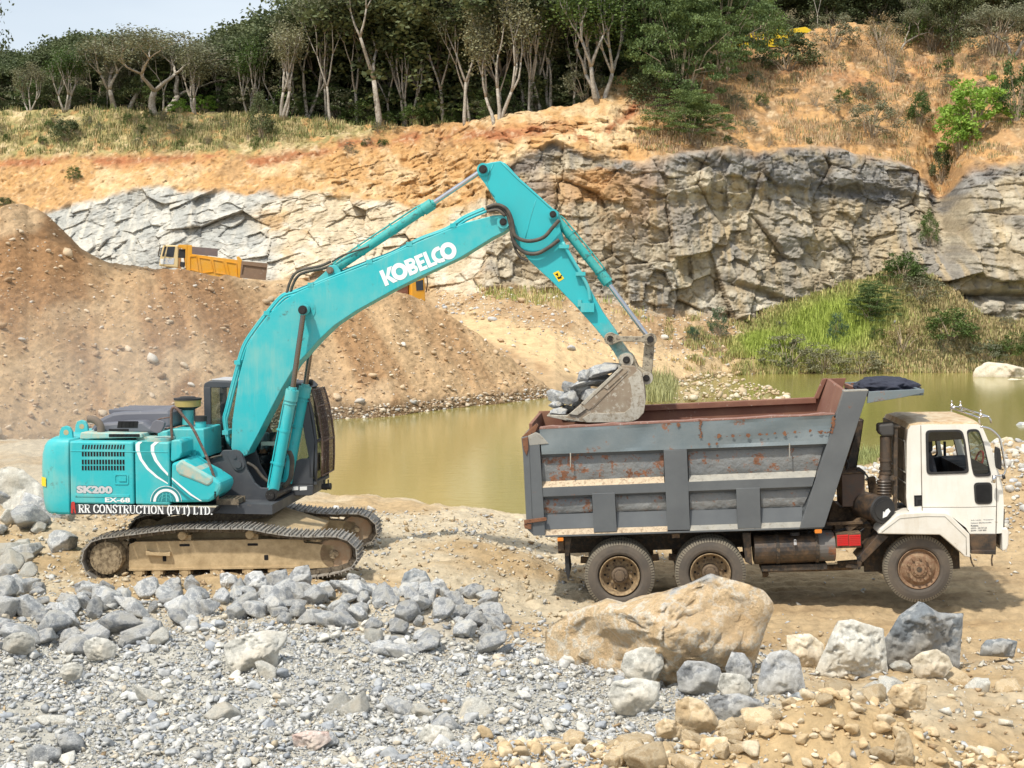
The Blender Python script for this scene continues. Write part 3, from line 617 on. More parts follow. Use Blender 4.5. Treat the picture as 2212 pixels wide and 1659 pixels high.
M_tealdark = paint('dark_teal_decal', (.012,.20,.22), None, 0, 0.45)
M_strip = paint('black_name_strip', (.035,.037,.042), (.3,.27,.2), 0.1, 0.5, dirt=(.12,.11,.10), dirt_amt=0.5, scale=5)
M_red = paint('red_paint', (.45,.03,.025), None, 0, 0.5)
M_yellow = paint('yellow_decal', (.80,.58,.02), None, 0, 0.5)
M_cream = paint('dusty_cream_plate', (.50,.45,.34), (.3,.2,.12), 0.2, 0.7, dirt=(.42,.36,.25), dirt_amt=0.5)
M_guard = paint('rusty_guard_bars', (.14,.09,.07), (.3,.25,.22), 0.3, 0.6, metal=0.3, scale=6)
M_hose = paint('hydraulic_hose', (.05,.045,.038), None, 0, 0.6, dirt=(.16,.12,.08), dirt_amt=0.8, scale=9)
M_brown = paint('dusty_exhaust', (.15,.12,.095), None, 0, 0.8, dirt=(.26,.2,.14), dirt_amt=0.6, scale=5)
M_amber = paint('dusty_amber_bowl', (.42,.32,.10), None, 0, 0.35, dirt=(.35,.28,.16), dirt_amt=0.5, scale=5)
# stick: teal turning to dried mud towards the bucket
def stick_paint(name, centre, r0, r1):
    m, nt, b = mat_new(name); tc = nt.nodes.new('ShaderNodeTexCoord'); vm = nt.nodes.new('ShaderNodeVectorMath'); vm.operation = 'DISTANCE'
    nt.links.new(tc.outputs['Object'], vm.inputs[0]); vm.inputs[1].default_value = centre
    n = nz(nt, 4, 8, 0.7); ad = nt.nodes.new('ShaderNodeMath'); ad.operation = 'MULTIPLY_ADD'; nt.links.new(n, ad.inputs[0]); ad.inputs[1].default_value = 0.9; nt.links.new(vm.outputs['Value'], ad.inputs[2])
    mr = nt.nodes.new('ShaderNodeMapRange'); nt.links.new(ad.outputs[0], mr.inputs[0]); mr.inputs[1].default_value = r0+.45; mr.inputs[2].default_value = r1+.45; mr.inputs[3].default_value = 0; mr.inputs[4].default_value = 1
    tl = mix(nt, ramp(nt, nz(nt, 1.5, 5), [(.45, (0,)*3), (.8, (.5,)*3)]), TEAL, (.06,.34,.36))
    mud = ramp(nt, nz(nt, 7, 8, .7), [(.35, (.13,.11,.08)), (.6, (.42,.40,.33))])
    nt.links.new(mix(nt, mr.outputs[0], tl, mud), b.inputs['Base Color']); b.inputs['Roughness'].default_value = 0.5; return m
def glassy(name, tint=(.55,.62,.60), rough=0.03, alpha=0.22):
    m, nt, b = mat_new(name)
    t = nt.nodes.new('ShaderNodeBsdfTransparent'); t.inputs[0].default_value = (*tint, 1); g = nt.nodes.new('ShaderNodeBsdfGlossy'); g.inputs['Roughness'].default_value = rough
    mx_ = nt.nodes.new('ShaderNodeMixShader'); fr = nt.nodes.new('ShaderNodeLayerWeight'); fr.inputs[0].default_value = alpha; d = nt.nodes.new('ShaderNodeMath'); d.operation = 'MULTIPLY_ADD'; nt.links.new(fr.outputs['Facing'], d.inputs[0]); d.inputs[1].default_value = 0.5; d.inputs[2].default_value = 0.05
    nt.links.new(d.outputs[0], mx_.inputs[0]); nt.links.new(t.outputs[0], mx_.inputs[1]); nt.links.new(g.outputs[0], mx_.inputs[2]); nt.links.new(mx_.outputs[0], nt.nodes['Material Output'].inputs[0]); return m
M_glass = glassy('cab_glass')

EO = Vector((-4.74, 23.9, 0.30))
EX = thing('excavator', 'turquoise tracked excavator lifting a bucket of grey rocks over the dump truck', 'excavator', EO)
YT = R(-2.0); YU = R(-6.0)
ET = Frame(EO, YT, R(0.8)); EU = Frame(EO, YU); YT = ET.M.to_euler()
def pe(f, zfn, pts, v): return [f.at(zfn(x, y), v) for x, y in pts]
# ---- tracks
near_edge = [(165,246),(330,226),(480,206),(620,188),(740,176),(870,172),(1000,177),(1170,174),(1235,178),(1360,205),(1500,225),(1640,232),(1760,226),(1850,232),(1930,272),(1970,330),(1968,390),(1940,440),(1900,470),(1780,500),(1500,535),(1200,548),(900,556),(600,562),(300,566),(195,562),(120,515),(72,440),(64,390),(80,320),(115,275)]
path = pe(ET, Z9, near_edge, -1.50)
bottom = ET.at(Z9(600, 562), -1.5)[1]
def resample(pts, step):
    P_ = [Vector((p[0], p[1])) for p in pts]; P_.append(P_[0]); seg_ = [(P_[i+1]-P_[i]).length for i in range(len(P_)-1)]; tot = sum(seg_); n = round(tot/step); out = []; i = 0; acc = 0
    for k in range(n):
        t = k*tot/n
        while acc+seg_[i] < t: acc += seg_[i]; i += 1
        out.append(P_[i].lerp(P_[i+1], (t-acc)/seg_[i]))
    return out
sp = resample(chaikin(path, 1), 0.19); ctr = Vector((sum(p[0] for p in sp)/len(sp), sum(p[1] for p in sp)/len(sp)))
sprk = ET.at(Z9(262, 385), -1.2); idl = ET.at(Z9(1815, 350), -1.2)
for side in (0, 1):
    vo = 2.40*side; v0, v1 = -1.50+vo, -0.90+vo
    tr = MB(); ch = MB(); n = len(sp)
    for k in range(n):
        a = sp[k]; b_ = sp[(k+1) % n]; d = (b_-a).normalized(); nrm = Vector((d.y, -d.x))
        if nrm.dot(a-ctr) < 0: nrm = -nrm
        g = d*0.006
        o0, o1 = a+g, b_-g
        def quad(p, q, t0, t1, va, vb): tr.poly([(p.x+nrm.x*t0, p.y+nrm.y*t0), (q.x+nrm.x*t0, q.y+nrm.y*t0), (q.x+nrm.x*t1, q.y+nrm.y*t1), (p.x+nrm.x*t1, p.y+nrm.y*t1)], va, vb)
        quad(o0, o1, -.018, -.004, v0, v1)
        for f0 in (0.04, 0.46, 0.88):                     # grousers
            p_ = o0.lerp(o1, f0); quad(p_, p_+d*0.016, -.003, .027, v0, v1)
        for va in (v0+.19, v1-.26):                       # chain link plates
            p_ = o0-d*0.02; q_ = o1+d*0.02
            ch.poly([(p_.x-nrm.x*.02, p_.y-nrm.y*.02), (q_.x-nrm.x*.02, q_.y-nrm.y*.02), (q_.x-nrm.x*.10, q_.y-nrm.y*.10), (p_.x-nrm.x*.085, p_.y-nrm.y*.085)], va, va+.055)
        mid = a-nrm*.06; ch.cyl((mid.x, v0+.15, mid.y), (mid.x, v1-.16, mid.y), .028, n=8)
    tr.obj('track_belt', M_shoe, EX, YT); ch.obj('track_chain', M_chain, EX, YT)
    fm = MB()
    fr1 = pe(ET, Z9, [(400,285),(440,268),(1330,250),(1590,252),(1600,275),(1800,292),(1805,440),(1580,455),(1570,440),(395,460)], -1.28); fr1 = [(a, b_) for a, b_ in fr1]
    fm.poly(fr1, -1.28+vo, -1.10+vo)
    lo = pe(ET, Z9, [(395,452),(1570,432),(1575,446),(395,466)], -1.31); fm.poly(lo, -1.31+vo, -1.05+vo)
    for (hx, hy) in ((640,383), (1338,375)):
        u, w = ET.at(Z9(hx, hy), -1.284); fm.poly([(u-.001, w-.001), (u+.001, w-.001), (u, w+.001)], -1.281+vo, -1.280+vo)
    u0, w0 = ET.at(Z9(520,345), -1.30); u1, w1 = ET.at(Z9(685,348), -1.30); fm.poly([(u0, w0-.02), (u1, w1-.03), (u1, w1+.03), (u1-.1, w1+.02), (u0+.1, w0+.02), (u0, w0+.05)], -1.36+vo, -1.28+vo)
    for (hx, hy) in ((470,478), (595,478), (785,478), (995,478), (1215,470), (1390,465), (1500, 462)):
        u, w = ET.at(Z9(hx, hy), -1.25); fm.cyl((u, -1.30+vo, w), (u, -1.02+vo, w), .062, n=16); fm.box(u-.09, u+.09, -1.29+vo, -1.24+vo, w-.02, w+.07)
        fm.cyl((u, -1.17+vo, w-.02), (u, -1.07+vo, w-.02), .095, n=16)
    fo = fm.obj('track_frame', M_mud, EX, YT, bev=0.012)
    sl = MB()
    for (hx, hy, rx, ry) in ((640,383,.030,.045), (1338,375,.034,.042), (778,290,.085,.02), (1245,286,.085,.02)):
        u, w = ET.at(Z9(hx, hy), -1.285); sl.poly(rrect(u-rx, w-ry, u+rx, w+ry, .014), -1.284+vo, -1.281+vo)
    if side == 0: sl.obj('frame_hole', M_void, fo)
    cr2 = MB()
    for (hx, hy) in ((762,226), (1226,218)):
        u, w = ET.at(Z9(hx, hy), -1.32); cr2.cyl((u, -1.33+vo, w), (u, -1.02+vo, w), .072, n=18); cr2.cyl((u, -1.345+vo, w), (u, -1.33+vo, w), .06, n=18); cr2.box(u+.02, u+.12, -1.25+vo, -1.1+vo, w-.16, w)
    cr2.obj('carrier_roller', M_mud, EX, YT, bev=.006)
    hb = MB(); u, w = sprk[0], sprk[1]; su, sw = ET.at(Z9(238, 380), -1.42)
    hb.cyl((su, -1.42+vo, sw), (su, -1.16+vo, sw), .262, .29, n=36); hb.cyl((su, -1.16+vo, sw), (su, -1.05+vo, sw), .33, n=36)
    for k in range(22): t = k*2*math.pi/22; hb.cyl((su+.225*math.cos(t), -1.437+vo, sw+.225*math.sin(t)), (su+.225*math.cos(t), -1.42+vo, sw+.225*math.sin(t)), .013, n=6)
    hb.obj('drive_hub', M_hub, EX, YT, bev=.008)
    tt = MB(); pts = []
    for k in range(84): t = k*2*math.pi/84; r_ = .385 if k % 4 < 2 else .335; pts.append((su+r_*math.cos(t), sw+r_*math.sin(t)))
    tt.poly(pts, -1.21+vo, -1.15+vo); tt.obj('sprocket', M_hub, EX, YT)
    ii = MB(); iu, iw = ET.at(Z9(1812, 348), -1.27); ii.lathe((iu, -1.28+vo, iw), (0,1,0), [(0,0),(0,.245),(.02,.27),(.05,.275),(.05,.235),(.08,.22),(.08,0)], 40); ii.lathe((iu, -1.20+vo, iw), (0,1,0), [(0,.0),(0,.30),(.12,.30),(.12,0)], 40)
    io = ii.obj('idler_wheel', M_rustdisc, EX, YT)
    hh_ = MB(); hh_.cyl((iu-.02, -1.34+vo, iw), (iu-.02, -1.27+vo, iw), .07, n=18); hh_.cyl((iu+.02, -1.36+vo, iw+.01), (iu+.02, -1.33+vo, iw+.01), .045, n=14); hh_.obj('hub_cap', M_hub, io)
cb = MB(); cb.poly(pe(ET, Z9, [(430,215),(860,150),(1330,140),(1650,240),(1600,380),(500,390)], -0.9), -.9, .9); cb.obj('carbody', M_mud, EX, YT, bev=.02)
fw = ET.at(Z9(1100, 75), -0.6)
sr = MB(); sr.cyl((0, 0, .80), (0, 0, .99), .62, n=48); sr.cyl((0, 0, .86), (0, 0, .94), .68, n=48); sr.obj('swing_ring', M_chain, EX, YU)
# ---- upper structure: levels
w_bot = EU.at(Z7(800,1325), -1.35)[1]; w_strip = EU.at(Z7(800,1195), -1.35)[1]; w_top = EU.at(Z7(800,468), -1.35)[1]
uL = EU.at(Z7(360,800), -1.35)[0]; uM = EU.at(Z7(1115,800), -1.35)[0]; uR = EU.at(Z7(1530,800), -1.35)[0]
def rbox(name, u0, u1, v0, v1, w0, w1, mat, parent=EX, bev=.03, rot=YU):
    return MB().box(u0, u1, v0, v1, w0, w1).obj(name, mat, parent, rot, bev=bev)
# counterweight: curved plan, rounded top
uB = EU.at(Z7(58,600), -0.75)[0]
cw = MB(); rings = []
def plan(u_front, u_back, hw, n=22, p=3.2):
    o = [(u_front, -hw)]
    for k in range(n+1):
        t = -math.pi/2 + math.pi*k/n; cu = abs(math.cos(t))**(2/p); sv_ = math.copysign(abs(math.sin(t))**(2/p), math.sin(t)); o.append((u_front-.02-(u_front-.02-u_back)*cu, sv_*hw))
    o.append((u_front, hw)); return o
for w, ins in ((w_bot-.0, .10), (w_bot+.05, .05), (w_bot+.20, .02), (w_bot+.5, .0), (w_top-.45, .0), (w_top-.25, .015), (w_top-.10, .06), (w_top-.03, .12), (w_top+.02, .22)):
    pl = plan(uL-.01, uB+ins, 1.35-ins*.25); rings.append([(a, b_, w) for a, b_ in pl])
cw.loft(rings); cwo = cw.obj('counterweight', M_teal, EX, YU)
for pth in cwo.data.polygons: pth.use_smooth = len(pth.vertices) == 4
lug = MB()
for q in ((330,360), (510,290)):
    v_ = -.95 if q[0] < 400 else -.1; u, w = EU.at(Z7(*q), v_); lug.poly([(u-.12, w-.12), (u+.12, w-.12), (u+.105, w+.02), (u+.07, w+.085), (u, w+.11), (u-.07, w+.085), (u-.105, w+.02)], v_-.03, v_+.03)
lo_ = lug.obj('lifting_lug', M_teal, cwo, bev=.006)
hl = MB()
for q in ((325,362), (507,293)):
    v_ = -.95 if q[0] < 400 else -.1; u, w = EU.at(Z7(*q), v_-.03); hl.cyl((u, v_-.033, w), (u, v_-.031, w), .045, n=16)
hl.obj('lug_eye', M_mud, cwo)
stk = MB(); a_ = EU.at(Z7(60,870), -1.1); b2_ = EU.at(Z7(118,975), -1.1); uu_ = EU.at(Z7(90, 900), -1.22)
yl = MB(); yl.add([(uu_[0]-.10, -1.16, a_[1]), (uu_[0]+.03, -1.29, a_[1]), (uu_[0]+.03, -1.29, b2_[1]), (uu_[0]-.10, -1.16, b2_[1])], [(0,1,2,3)]); 
yl.obj('warning_sticker', M_yellow, cwo)
chip = MB(); rng = random.Random(4)
for k in range(34):
    zx_, zy_ = rng.uniform(85, 345), rng.uniform(1170, 1318)
    if zy_ < 1190+(zx_-85)*.55: continue
    q_ = EU.at(Z7(zx_, zy_), -1.352); r_ = rng.uniform(.012, .05)
    if q_[0] < uL-.30: continue
    chip.add([(q_[0]+r_*rng.uniform(.5,1.2)*math.cos(a_*.7), -1.3535-.0003*(k % 7), q_[1]+.6*r_*rng.uniform(.5,1.2)*math.sin(a_*.7)) for a_ in range(9)], [tuple(range(9))])
chip.obj('scraped_patch', M_link, cwo)
# side panels of the engine bay
def panel(name, u0, u1, w0, w1, holes=None, mat=M_teal):
    return rbox(name, u0, u1, -1.35, -1.0, w0, w1, mat, bev=.028)
pe1 = panel('engine_door', uL+.012, uM-.012, w_strip, w_top)
pe2 = panel('pump_door', uM+.012, uR-.006, w_strip, w_top)
core = rbox('engine_bay', uL+.01, uR, -.99, 1.33, w_strip+.02, w_top-.02, M_teal, bev=.03)
rim = MB(); rim.box(uL+.02, uR-.01, -1.33, -1.01, w_top-.0, w_top+.006); 
# louvres
lv = MB()
for (yy0, yy1) in ((505,556), (588,640), (678,733), (748,802)):
    for k in range(15):
        x_ = 508+33.8*k; a0 = EU.at(Z7(x_, yy1), -1.353); a1 = EU.at(Z7(x_+21, yy0), -1.353); sk = .012 if yy0 < 560 else 0
        lv.poly([(a0[0], a0[1]), (a1[0]-sk/2, a0[1]), (a1[0]+sk/2, a1[1]), (a0[0]+sk, a1[1])], -1.3535, -1.349)
lv.obj('louvre', M_void, pe1)
lt = MB(); a0 = EU.at(Z7(885,965), -1.35); a1 = EU.at(Z7(1050,845), -1.35); ringed(lt, rrect(a0[0], a0[1], a1[0], a1[1], .03), rrect(a0[0]+.025, a0[1]+.02, a1[0]-.02, a1[1]-.02, .02), -1.362, -1.349)
a0 = EU.at(Z7(940,928), -1.35); a1 = EU.at(Z7(1025,868), -1.35); lt.poly(rrect(a0[0], a0[1], a1[0], a1[1], .01), -1.365, -1.349); lt.obj('door_latch', M_teal, pe1)
rb = MB(); a0 = EU.at(Z7(430,1108), -1.35); a1 = EU.at(Z7(1060,1085), -1.35); rb.box(a0[0], a1[0], -1.360, -1.349, a0[1], a1[1]); a2 = EU.at(Z7(360,582), -1.35); rb.box(uL+.03, uR-.03, -1.357, -1.349, a2[1], a2[1]+.012); rb.obj('pressed_rib', M_teal, pe1, bev=.004)
tx = MB(); a0 = EU.at(Z7(448,1068), -1.352); a1 = EU.at(Z7(862,985), -1.352); text_on(tx, 'SK200', (a0[0]-.008, a0[1]-.008), (1,0), (0,1), -1.3535, a1[1]-a0[1]+.016, .095, a1[0]-a0[0]+.016); tx.obj('model_number_outline', M_tealdark, pe1)
tx = MB(); text_on(tx, 'SK200', a0, (1,0), (0,1), -1.3555, a1[1]-a0[1], .06, a1[0]-a0[0]); tx.obj('model_number', M_silver, pe1)
tx = MB(); a0 = EU.at(Z7(778,1172), -1.352); a1 = EU.at(Z7(1068,1118), -1.352); text_on(tx, 'EX-68', a0, (1,0), (0,1), -1.354, a1[1]-a0[1], .03, a1[0]-a0[0]); tx.obj('fleet_number', M_white, pe1)
# name strip
uS = EU.at(Z7(2060,1250), -1.35)[0]
w_s2 = EU.at(Z7(800,1205), -1.35)[1]
sg = MB(); a = EU.at(Z7(2070,1205), -1.35); c_ = EU.at(Z7(2010,1310), -1.35); sg.poly([(uL+.012, w_bot), (c_[0], c_[1]), (a[0], w_s2), (uL+.012, w_s2)], -1.35, -1.0); sgo = sg.obj('name_strip', M_strip, EX, YU, bev=.008)
lp_ = MB(); a3 = EU.at(Z7(2060,1185), -1.37); lp_.box(uM+.1, a3[0], -1.3525, -1.2, w_s2-.012, w_s2+.003); lp_.obj('sill', M_cream, sgo)
tx = MB(); a0 = EU.at(Z7(468,1292), -1.352); a1 = EU.at(Z7(2030,1222), -1.352); stroke_text(tx, 'RR CONSTRUCTION (PVT) LTD.', a0, a1[0]-a0[0], a1[1]-a0[1], -1.3535); tx.obj('company_lettering', M_white, sgo)
rd = MB(); a0 = EU.at(Z7(383,1300), -1.352); a1 = EU.at(Z7(440,1165), -1.352); h_ = a1[1]-a0[1]; W_ = a1[0]-a0[0]
rd.add([(a0[0]+W_*x_, -1.3565, a0[1]+h_*y_) for x_, y_ in ((.0,.0),(.35,0),(.38,.35),(.55,.35),(.75,0),(1.0,0),(.8,.55),(.8,.9),(.6,1),(.3,1),(.1,.9),(.05,.5))], [tuple(range(12))]); rd.obj('red_mark', M_red, sgo)
# decals: swooping bands and half globe across the door seam
def band(pa, pb, mat, name, par, v=-1.3525):
    mb = MB(); A = [EU.at(Z7(*p), v) for p in pa]; B = [EU.at(Z7(*p), v) for p in pb]
    mb.add([(p[0], v, p[1]) for p in A]+[(p[0], v, p[1]) for p in B], [(i, i+1, len(A)+i+1, len(A)+i) for i in range(len(A)-1)]); return mb.obj(name, mat, par)
band([(1195,470),(1170,520),(1185,600),(1230,700),(1310,800),(1420,890),(1505,955)], [(1400,470),(1345,520),(1335,590),(1370,690),(1420,770),(1470,830),(1508,868)], paint('mid_teal_decal', (.015,.27,.28), None, 0, 0.4, dirt=(.02,.38,.40), dirt_amt=0.9, scale=3), 'swoosh', pe2)
band([(1165,470),(1133,500),(1135,570),(1180,680),(1260,790),(1370,885),(1505,962)], [(1212,470),(1180,500),(1180,570),(1210,670),(1285,775),(1390,870),(1508,950)], M_white, 'swoosh', pe2, -1.3535)
band([(1355,470),(1308,510),(1308,590),(1350,690),(1420,780),(1508,868)], [(1405,472),(1350,520),(1348,590),(1385,680),(1445,765),(1508,835)], M_white, 'swoosh', pe2, -1.3540)
gl_ = MB(); cx_, cy_ = 1485, 1165
def gp(r, t, v): q = EU.at(Z7(cx_+r*math.cos(t), cy_-r*math.sin(t)), v); return (q[0], v, q[1])
def arc(mb, r0, r1, v, a0=0, a1=math.pi, n=26):
    for i in range(n): t0 = a0+(a1-a0)*i/n; t1 = a0+(a1-a0)*(i+1)/n; mb.add([gp(r0, t0, v), gp(r1, t0, v), gp(r1, t1, v), gp(r0, t1, v)], [(0,1,2,3)])
# tool box and slanted step cover in front of the seam
uT = EU.at(Z7(2130,1000), -1.35)[0]
tb = MB(); o_ = pe(EU, Z7, [(1538,1180),(1990,1172),(2085,1090),(2125,1010),(2115,945),(1960,840),(1840,780),(1690,668),(1640,690),(1545,720)], -1.35); tb.poly(o_, -1.35, -.62); tbo = tb.obj('tool_box', M_teal, EX, YU, bev=.05)
tb = MB(); o_ = pe(EU, Z7, [(1545,455),(1640,448),(1668,480),(1672,600),(1640,660),(1560,705),(1538,690)], -1.33); tb.poly(o_, -1.33, -.75); tb.obj('fuel_tank_corner', M_teal, EX, YU, bev=.05)
tb = MB(); o_ = pe(EU, Z7, [(1610,740),(1680,668),(2045,880),(2055,930),(1990,985),(1900,945),(1660,850),(1620,800)], -1.28); tb.poly(o_, -1.37, -.70); tbo2 = tb.obj('step_cover', M_teal_dusty, tbo, bev=.04)
tb = MB(); q0 = EU.pt(Z7(1700,715), -1.10); q1 = EU.pt(Z7(1960,862), -1.10); dd = (q1-q0)
tb.add([q0+Vector((0,-.12,.03)), q1+Vector((0,-.12,.03)), q1+Vector((0,.2,.03)), q0+Vector((0,.2,.03))], [(0,1,2,3)])
arc(gl_, 118, 182, -1.3545); glo = gl_.obj('globe_ring', M_white, pe2)
gl2 = MB(); arc(gl2, 150, 176, -1.3570); arc(gl2, 0, 116, -1.3550); gl2.obj('globe', M_tealdark, pe2)
gl3 = MB(); arc(gl3, 84, 90, -1.3585, 0, math.pi); arc(gl3, 50, 55, -1.3585)
for dx in (-55, 0, 55): a = EU.at(Z7(cx_+dx*1.1, cy_), -1.3585); b_ = EU.at(Z7(cx_+dx*.7, cy_-100), -1.3585); gl3.add([(a[0], -1.3587, a[1]), (a[0]+.014, -1.3587, a[1]), (b_[0]+.014, -1.3587, b_[1]), (b_[0], -1.3587, b_[1])], [(0,1,2,3)])
gl3.obj('globe_line', M_teal, pe2)
band([(1552,885),(1650,965),(1780,1075),(1905,1160)], [(1552,905),(1640,985),(1765,1090),(1880,1158)], M_white, 'swoosh', tbo, -1.3725)
band([(1552,935),(1640,1020),(1730,1100),(1810,1158)], [(1552,962),(1630,1040),(1715,1112),(1790,1160)], M_tealdark, 'swoosh', tbo, -1.3725)
vv = MB()
for k in range(3):
    a0 = EU.at(Z7(2046,1055+26*k), -1.353); vv.poly(rrect(a0[0], a0[1]-.02, a0[0]+.025, a0[1]+.012, .006), -1.357, -1.349)
vv.obj('vent', M_void, tbo)
# deck, raised rear deck, hood
w_deck = w_top
rdk = MB(); a = EU.at(Z7(480,425), -1.15); b_ = EU.at(Z7(1210,380), -1.15); rdk.poly([(a[0], a[1]-.02), (b_[0], b_[1]-.06), (b_[0]-.02, b_[1]+.0), (a[0]+.02, a[1]+.09)], -1.15, -.2); rdko = rdk.obj('rear_deck', M_teal_dusty, EX, YU, bev=.015)
vv = MB()
for k in range(7): a0 = EU.at(Z7(822+50*k, 415), -1.152); vv.poly(rrect(a0[0], a0[1], a0[0]+.085, a0[1]+.05, .01), -1.155, -1.149)
vv.obj('deck_vent', M_void, rdko)
cap = MB(); c0 = EU.pt(Z7(1425,425), -1.12); cap.cyl(c0+Vector((0,0,-.05)), c0+Vector((0,0,.012)), .22, n=32); c1 = EU.pt(Z7(1260,412), -.9); cap.cyl(c1+Vector((0,0,-.05)), c1+Vector((0,0,.012)), .17, n=32); cap.obj('deck_plate', M_teal_dusty, EX, YU, bev=.006)
hd = MB()
hb_ = pe(EU, Z7, [(595,375),(610,320),(660,250),(760,180),(860,135),(1000,118),(1500,108),(1540,130),(1545,300),(1470,330)], -.55); hd.poly(hb_, -.55, .75); hood = hd.obj('engine_hood', M_hood, EX, YU, bev=.06)
hd = MB(); hb_ = pe(EU, Z7, [(620,370),(640,320),(700,262),(1020,235),(1210,232),(1290,290),(1470,330),(1400,372)], -.85); hd.poly(hb_, -.85, -.5); h2o = hd.obj('hood_side', M_hood, hood, bev=.05)
hd = MB()
for k in range(5):
    a = EU.pt(Z7(800+20*k, 170-8*k), -.55); v_ = -.45+.22*k; u0 = EU.at(Z7(860,150), -.3)[0]; u1 = EU.at(Z7(1500,112), -.3)[0]; wz0 = EU.at(Z7(1000,118), -.55)[1]; hd.box(u0, u1, v_, v_+.07, wz0-.05, wz0+.022)
hd.obj('hood_ridge', M_hood, hood, bev=.01)
vv = MB()
for k in range(5): a0 = EU.at(Z7(925+45*k, 308), -.853); vv.poly([(a0[0]-.01, a0[1]), (a0[0]+.075, a0[1]), (a0[0]+.085, a0[1]+.11), (a0[0]+.01, a0[1]+.11)], -.856, -.849)
for k in range(5): a0 = EU.at(Z7(822+46*k, 360), -.853); vv.poly([(a0[0], a0[1]), (a0[0]+.065, a0[1]), (a0[0]+.07, a0[1]+.055), (a0[0], a0[1]+.055)], -.856, -.849)
vv.obj('hood_vent', M_void, h2o)
exh = MB(); exh.tube([EU.pt(Z7(*q), -.98) for q in ((730,380),(728,300),(700,250),(650,215),(580,205))], .062, n=14); ring_ = EU.pt(Z7(580,205), -.98); exo = exh.obj('exhaust_pipe', M_brown, EX, YU)
MB().cyl(ring_+Vector((-.001,0,0)), ring_+Vector((-.004,0,0)), .052, n=16).obj('pipe_bore', M_void, exo)
# tank block behind the tool box with air pre-cleaner and filler
tk = MB(); o_ = pe(EU, Z7, [(1500,335),(1560,322),(1925,322),(1935,660),(1800,668),(1500,640)], -.62); tk.poly(o_, -.62, .30); tk.obj('hydraulic_tank', M_teal, EX, YU, bev=.02)
tk = MB(); o_ = pe(EU, Z7, [(1385,350),(1505,345),(1505,420),(1385,430)], -.9); tk.poly(o_, -.9, -.3); tk.obj('filter_box', M_teal, EX, YU, bev=.02)
tk = MB(); l0 = EU.pt(Z7(1760,560), -.66); tk.bar(EU.pt(Z7(1680,610), -.8), EU.pt(Z7(1830,570), -.8), .03); tk.bar(EU.pt(Z7(1680,650), -.8), EU.pt(Z7(1820,645), -.8), .05); tk.bar(EU.pt(Z7(1820,575), -.8), EU.pt(Z7(1815,645), -.8), .03); tk.obj('step_bracket', M_teal, EX, YU)
pc = EU.pt(Z7(1742,270), -.15); k_ = .00105*2.1
acl = MB(); acl.cyl(pc, pc+Vector((0,0,.30)), .095, n=20); aco = acl.obj('pre_cleaner', M_teal, EX, YU)
acl = MB(); acl.lathe(pc, (0,0,1), [(.24,.08),(.30,.20),(.31,.21)], 28); acl.cyl(pc+Vector((0,0,.42)), pc+Vector((0,0,.45)), .235, n=28); acl.cyl(pc+Vector((0,0,.455)), pc+Vector((0,0,.475)), .15, .12, n=24); acl.obj('cleaner_lid', M_black, aco)
acl = MB(); acl.cyl(pc+Vector((0,0,.31)), pc+Vector((0,0,.42)), .215, .225, n=28); acl.obj('cleaner_bowl', M_amber, aco)
pc = EU.pt(Z7(1888,300), -.3); fl = MB(); fl.cyl(pc, pc+Vector((0,0,.10)), .09, n=20); flo = fl.obj('tank_filler', M_teal, EX, YU); MB().cyl(pc+Vector((0,0,.10)), pc+Vector((0,0,.19)), .105, n=20).obj('filler_cap', M_black, flo, bev=.01)
# handrail and mirror
hr = MB(); hr.tube([EU.pt(Z7(*q), -1.25) for q in ((1560,450),(1548,300),(1548,120),(1575,72),(1620,95),(1700,190),(1800,320),(1900,520),(1960,650),(2030,840),(2075,1000),(2085,1150))], .024, n=8)
hr.tube([EU.pt(Z7(*q), -1.25) for q in ((1545,185),(1430,200),(1380,225))], .012, n=6, sub=2); hr.tube([EU.pt(Z7(*q), -1.25) for q in ((1550,300),(1470,320))], .012, n=6, sub=2); hro = hr.obj('handrail', M_guard, EX, YU)
mr_ = MB(); mr_.poly(pe(EU, Z7, chaikin([(1345,215),(1440,228),(1475,262),(1412,385),(1300,345),(1290,320)], 1), -1.30), -1.30, -1.22); mr_.obj('mirror', M_hood, hro, bev=.015)
# boom bracket (dark grey), both plates, base frame
brk = pe(EU, Z8, [(110,1395),(60,1050),(230,990),(305,960),(350,895),(385,892),(520,895),(560,935),(590,1010),(615,1105),(660,1180),(700,1250),(760,1300),(900,1308),(950,1335),(962,1390),(935,1430),(920,1478),(380,1478),(250,1460)], -.45)
bkm = MB(); bkm.poly(brk, -.45, -.38); bkm.poly(brk, .30, .37); bk = bkm.obj('boom_bracket', M_grey, EX, YU, bev=.01)
bs = MB(); o_ = pe(EU, Z8, [(380,1478),(925,1478),(935,1490),(905,1520),(330,1545),(280,1550)], -.6); bs.poly(o_, -.6, .6); bs.obj('revolving_frame', M_cream, EX, YU, bev=.01)
un = MB(); un.box(uL+.05, .95, -1.0, 1.3, w_bot+.005, w_strip-.02); un.obj('deck_frame', M_grey, EX, YU)
kp = MB(); u0, w0 = EU.at(Z8(487,965), -.46); u1, w1 = EU.at(Z8(523,1045), -.46)
pl_ = [(u0+.125*math.cos(R(a))*1.0, w0+.125*math.sin(R(a))) for a in range(20, 200, 20)] + [(u1+.11*math.cos(R(a)), w1+.11*math.sin(R(a))) for a in range(200, 380, 20)]; kp.poly(pl_, -.475, -.45)
kp.cyl((u1, -.50, w1), (u1, -.47, w1), .06, n=16); kp.cyl((u0, -.49, w0), (u0, -.47, w0), .03, n=12); kp.obj('boom_foot_pin', M_grey, bk, bev=.006)
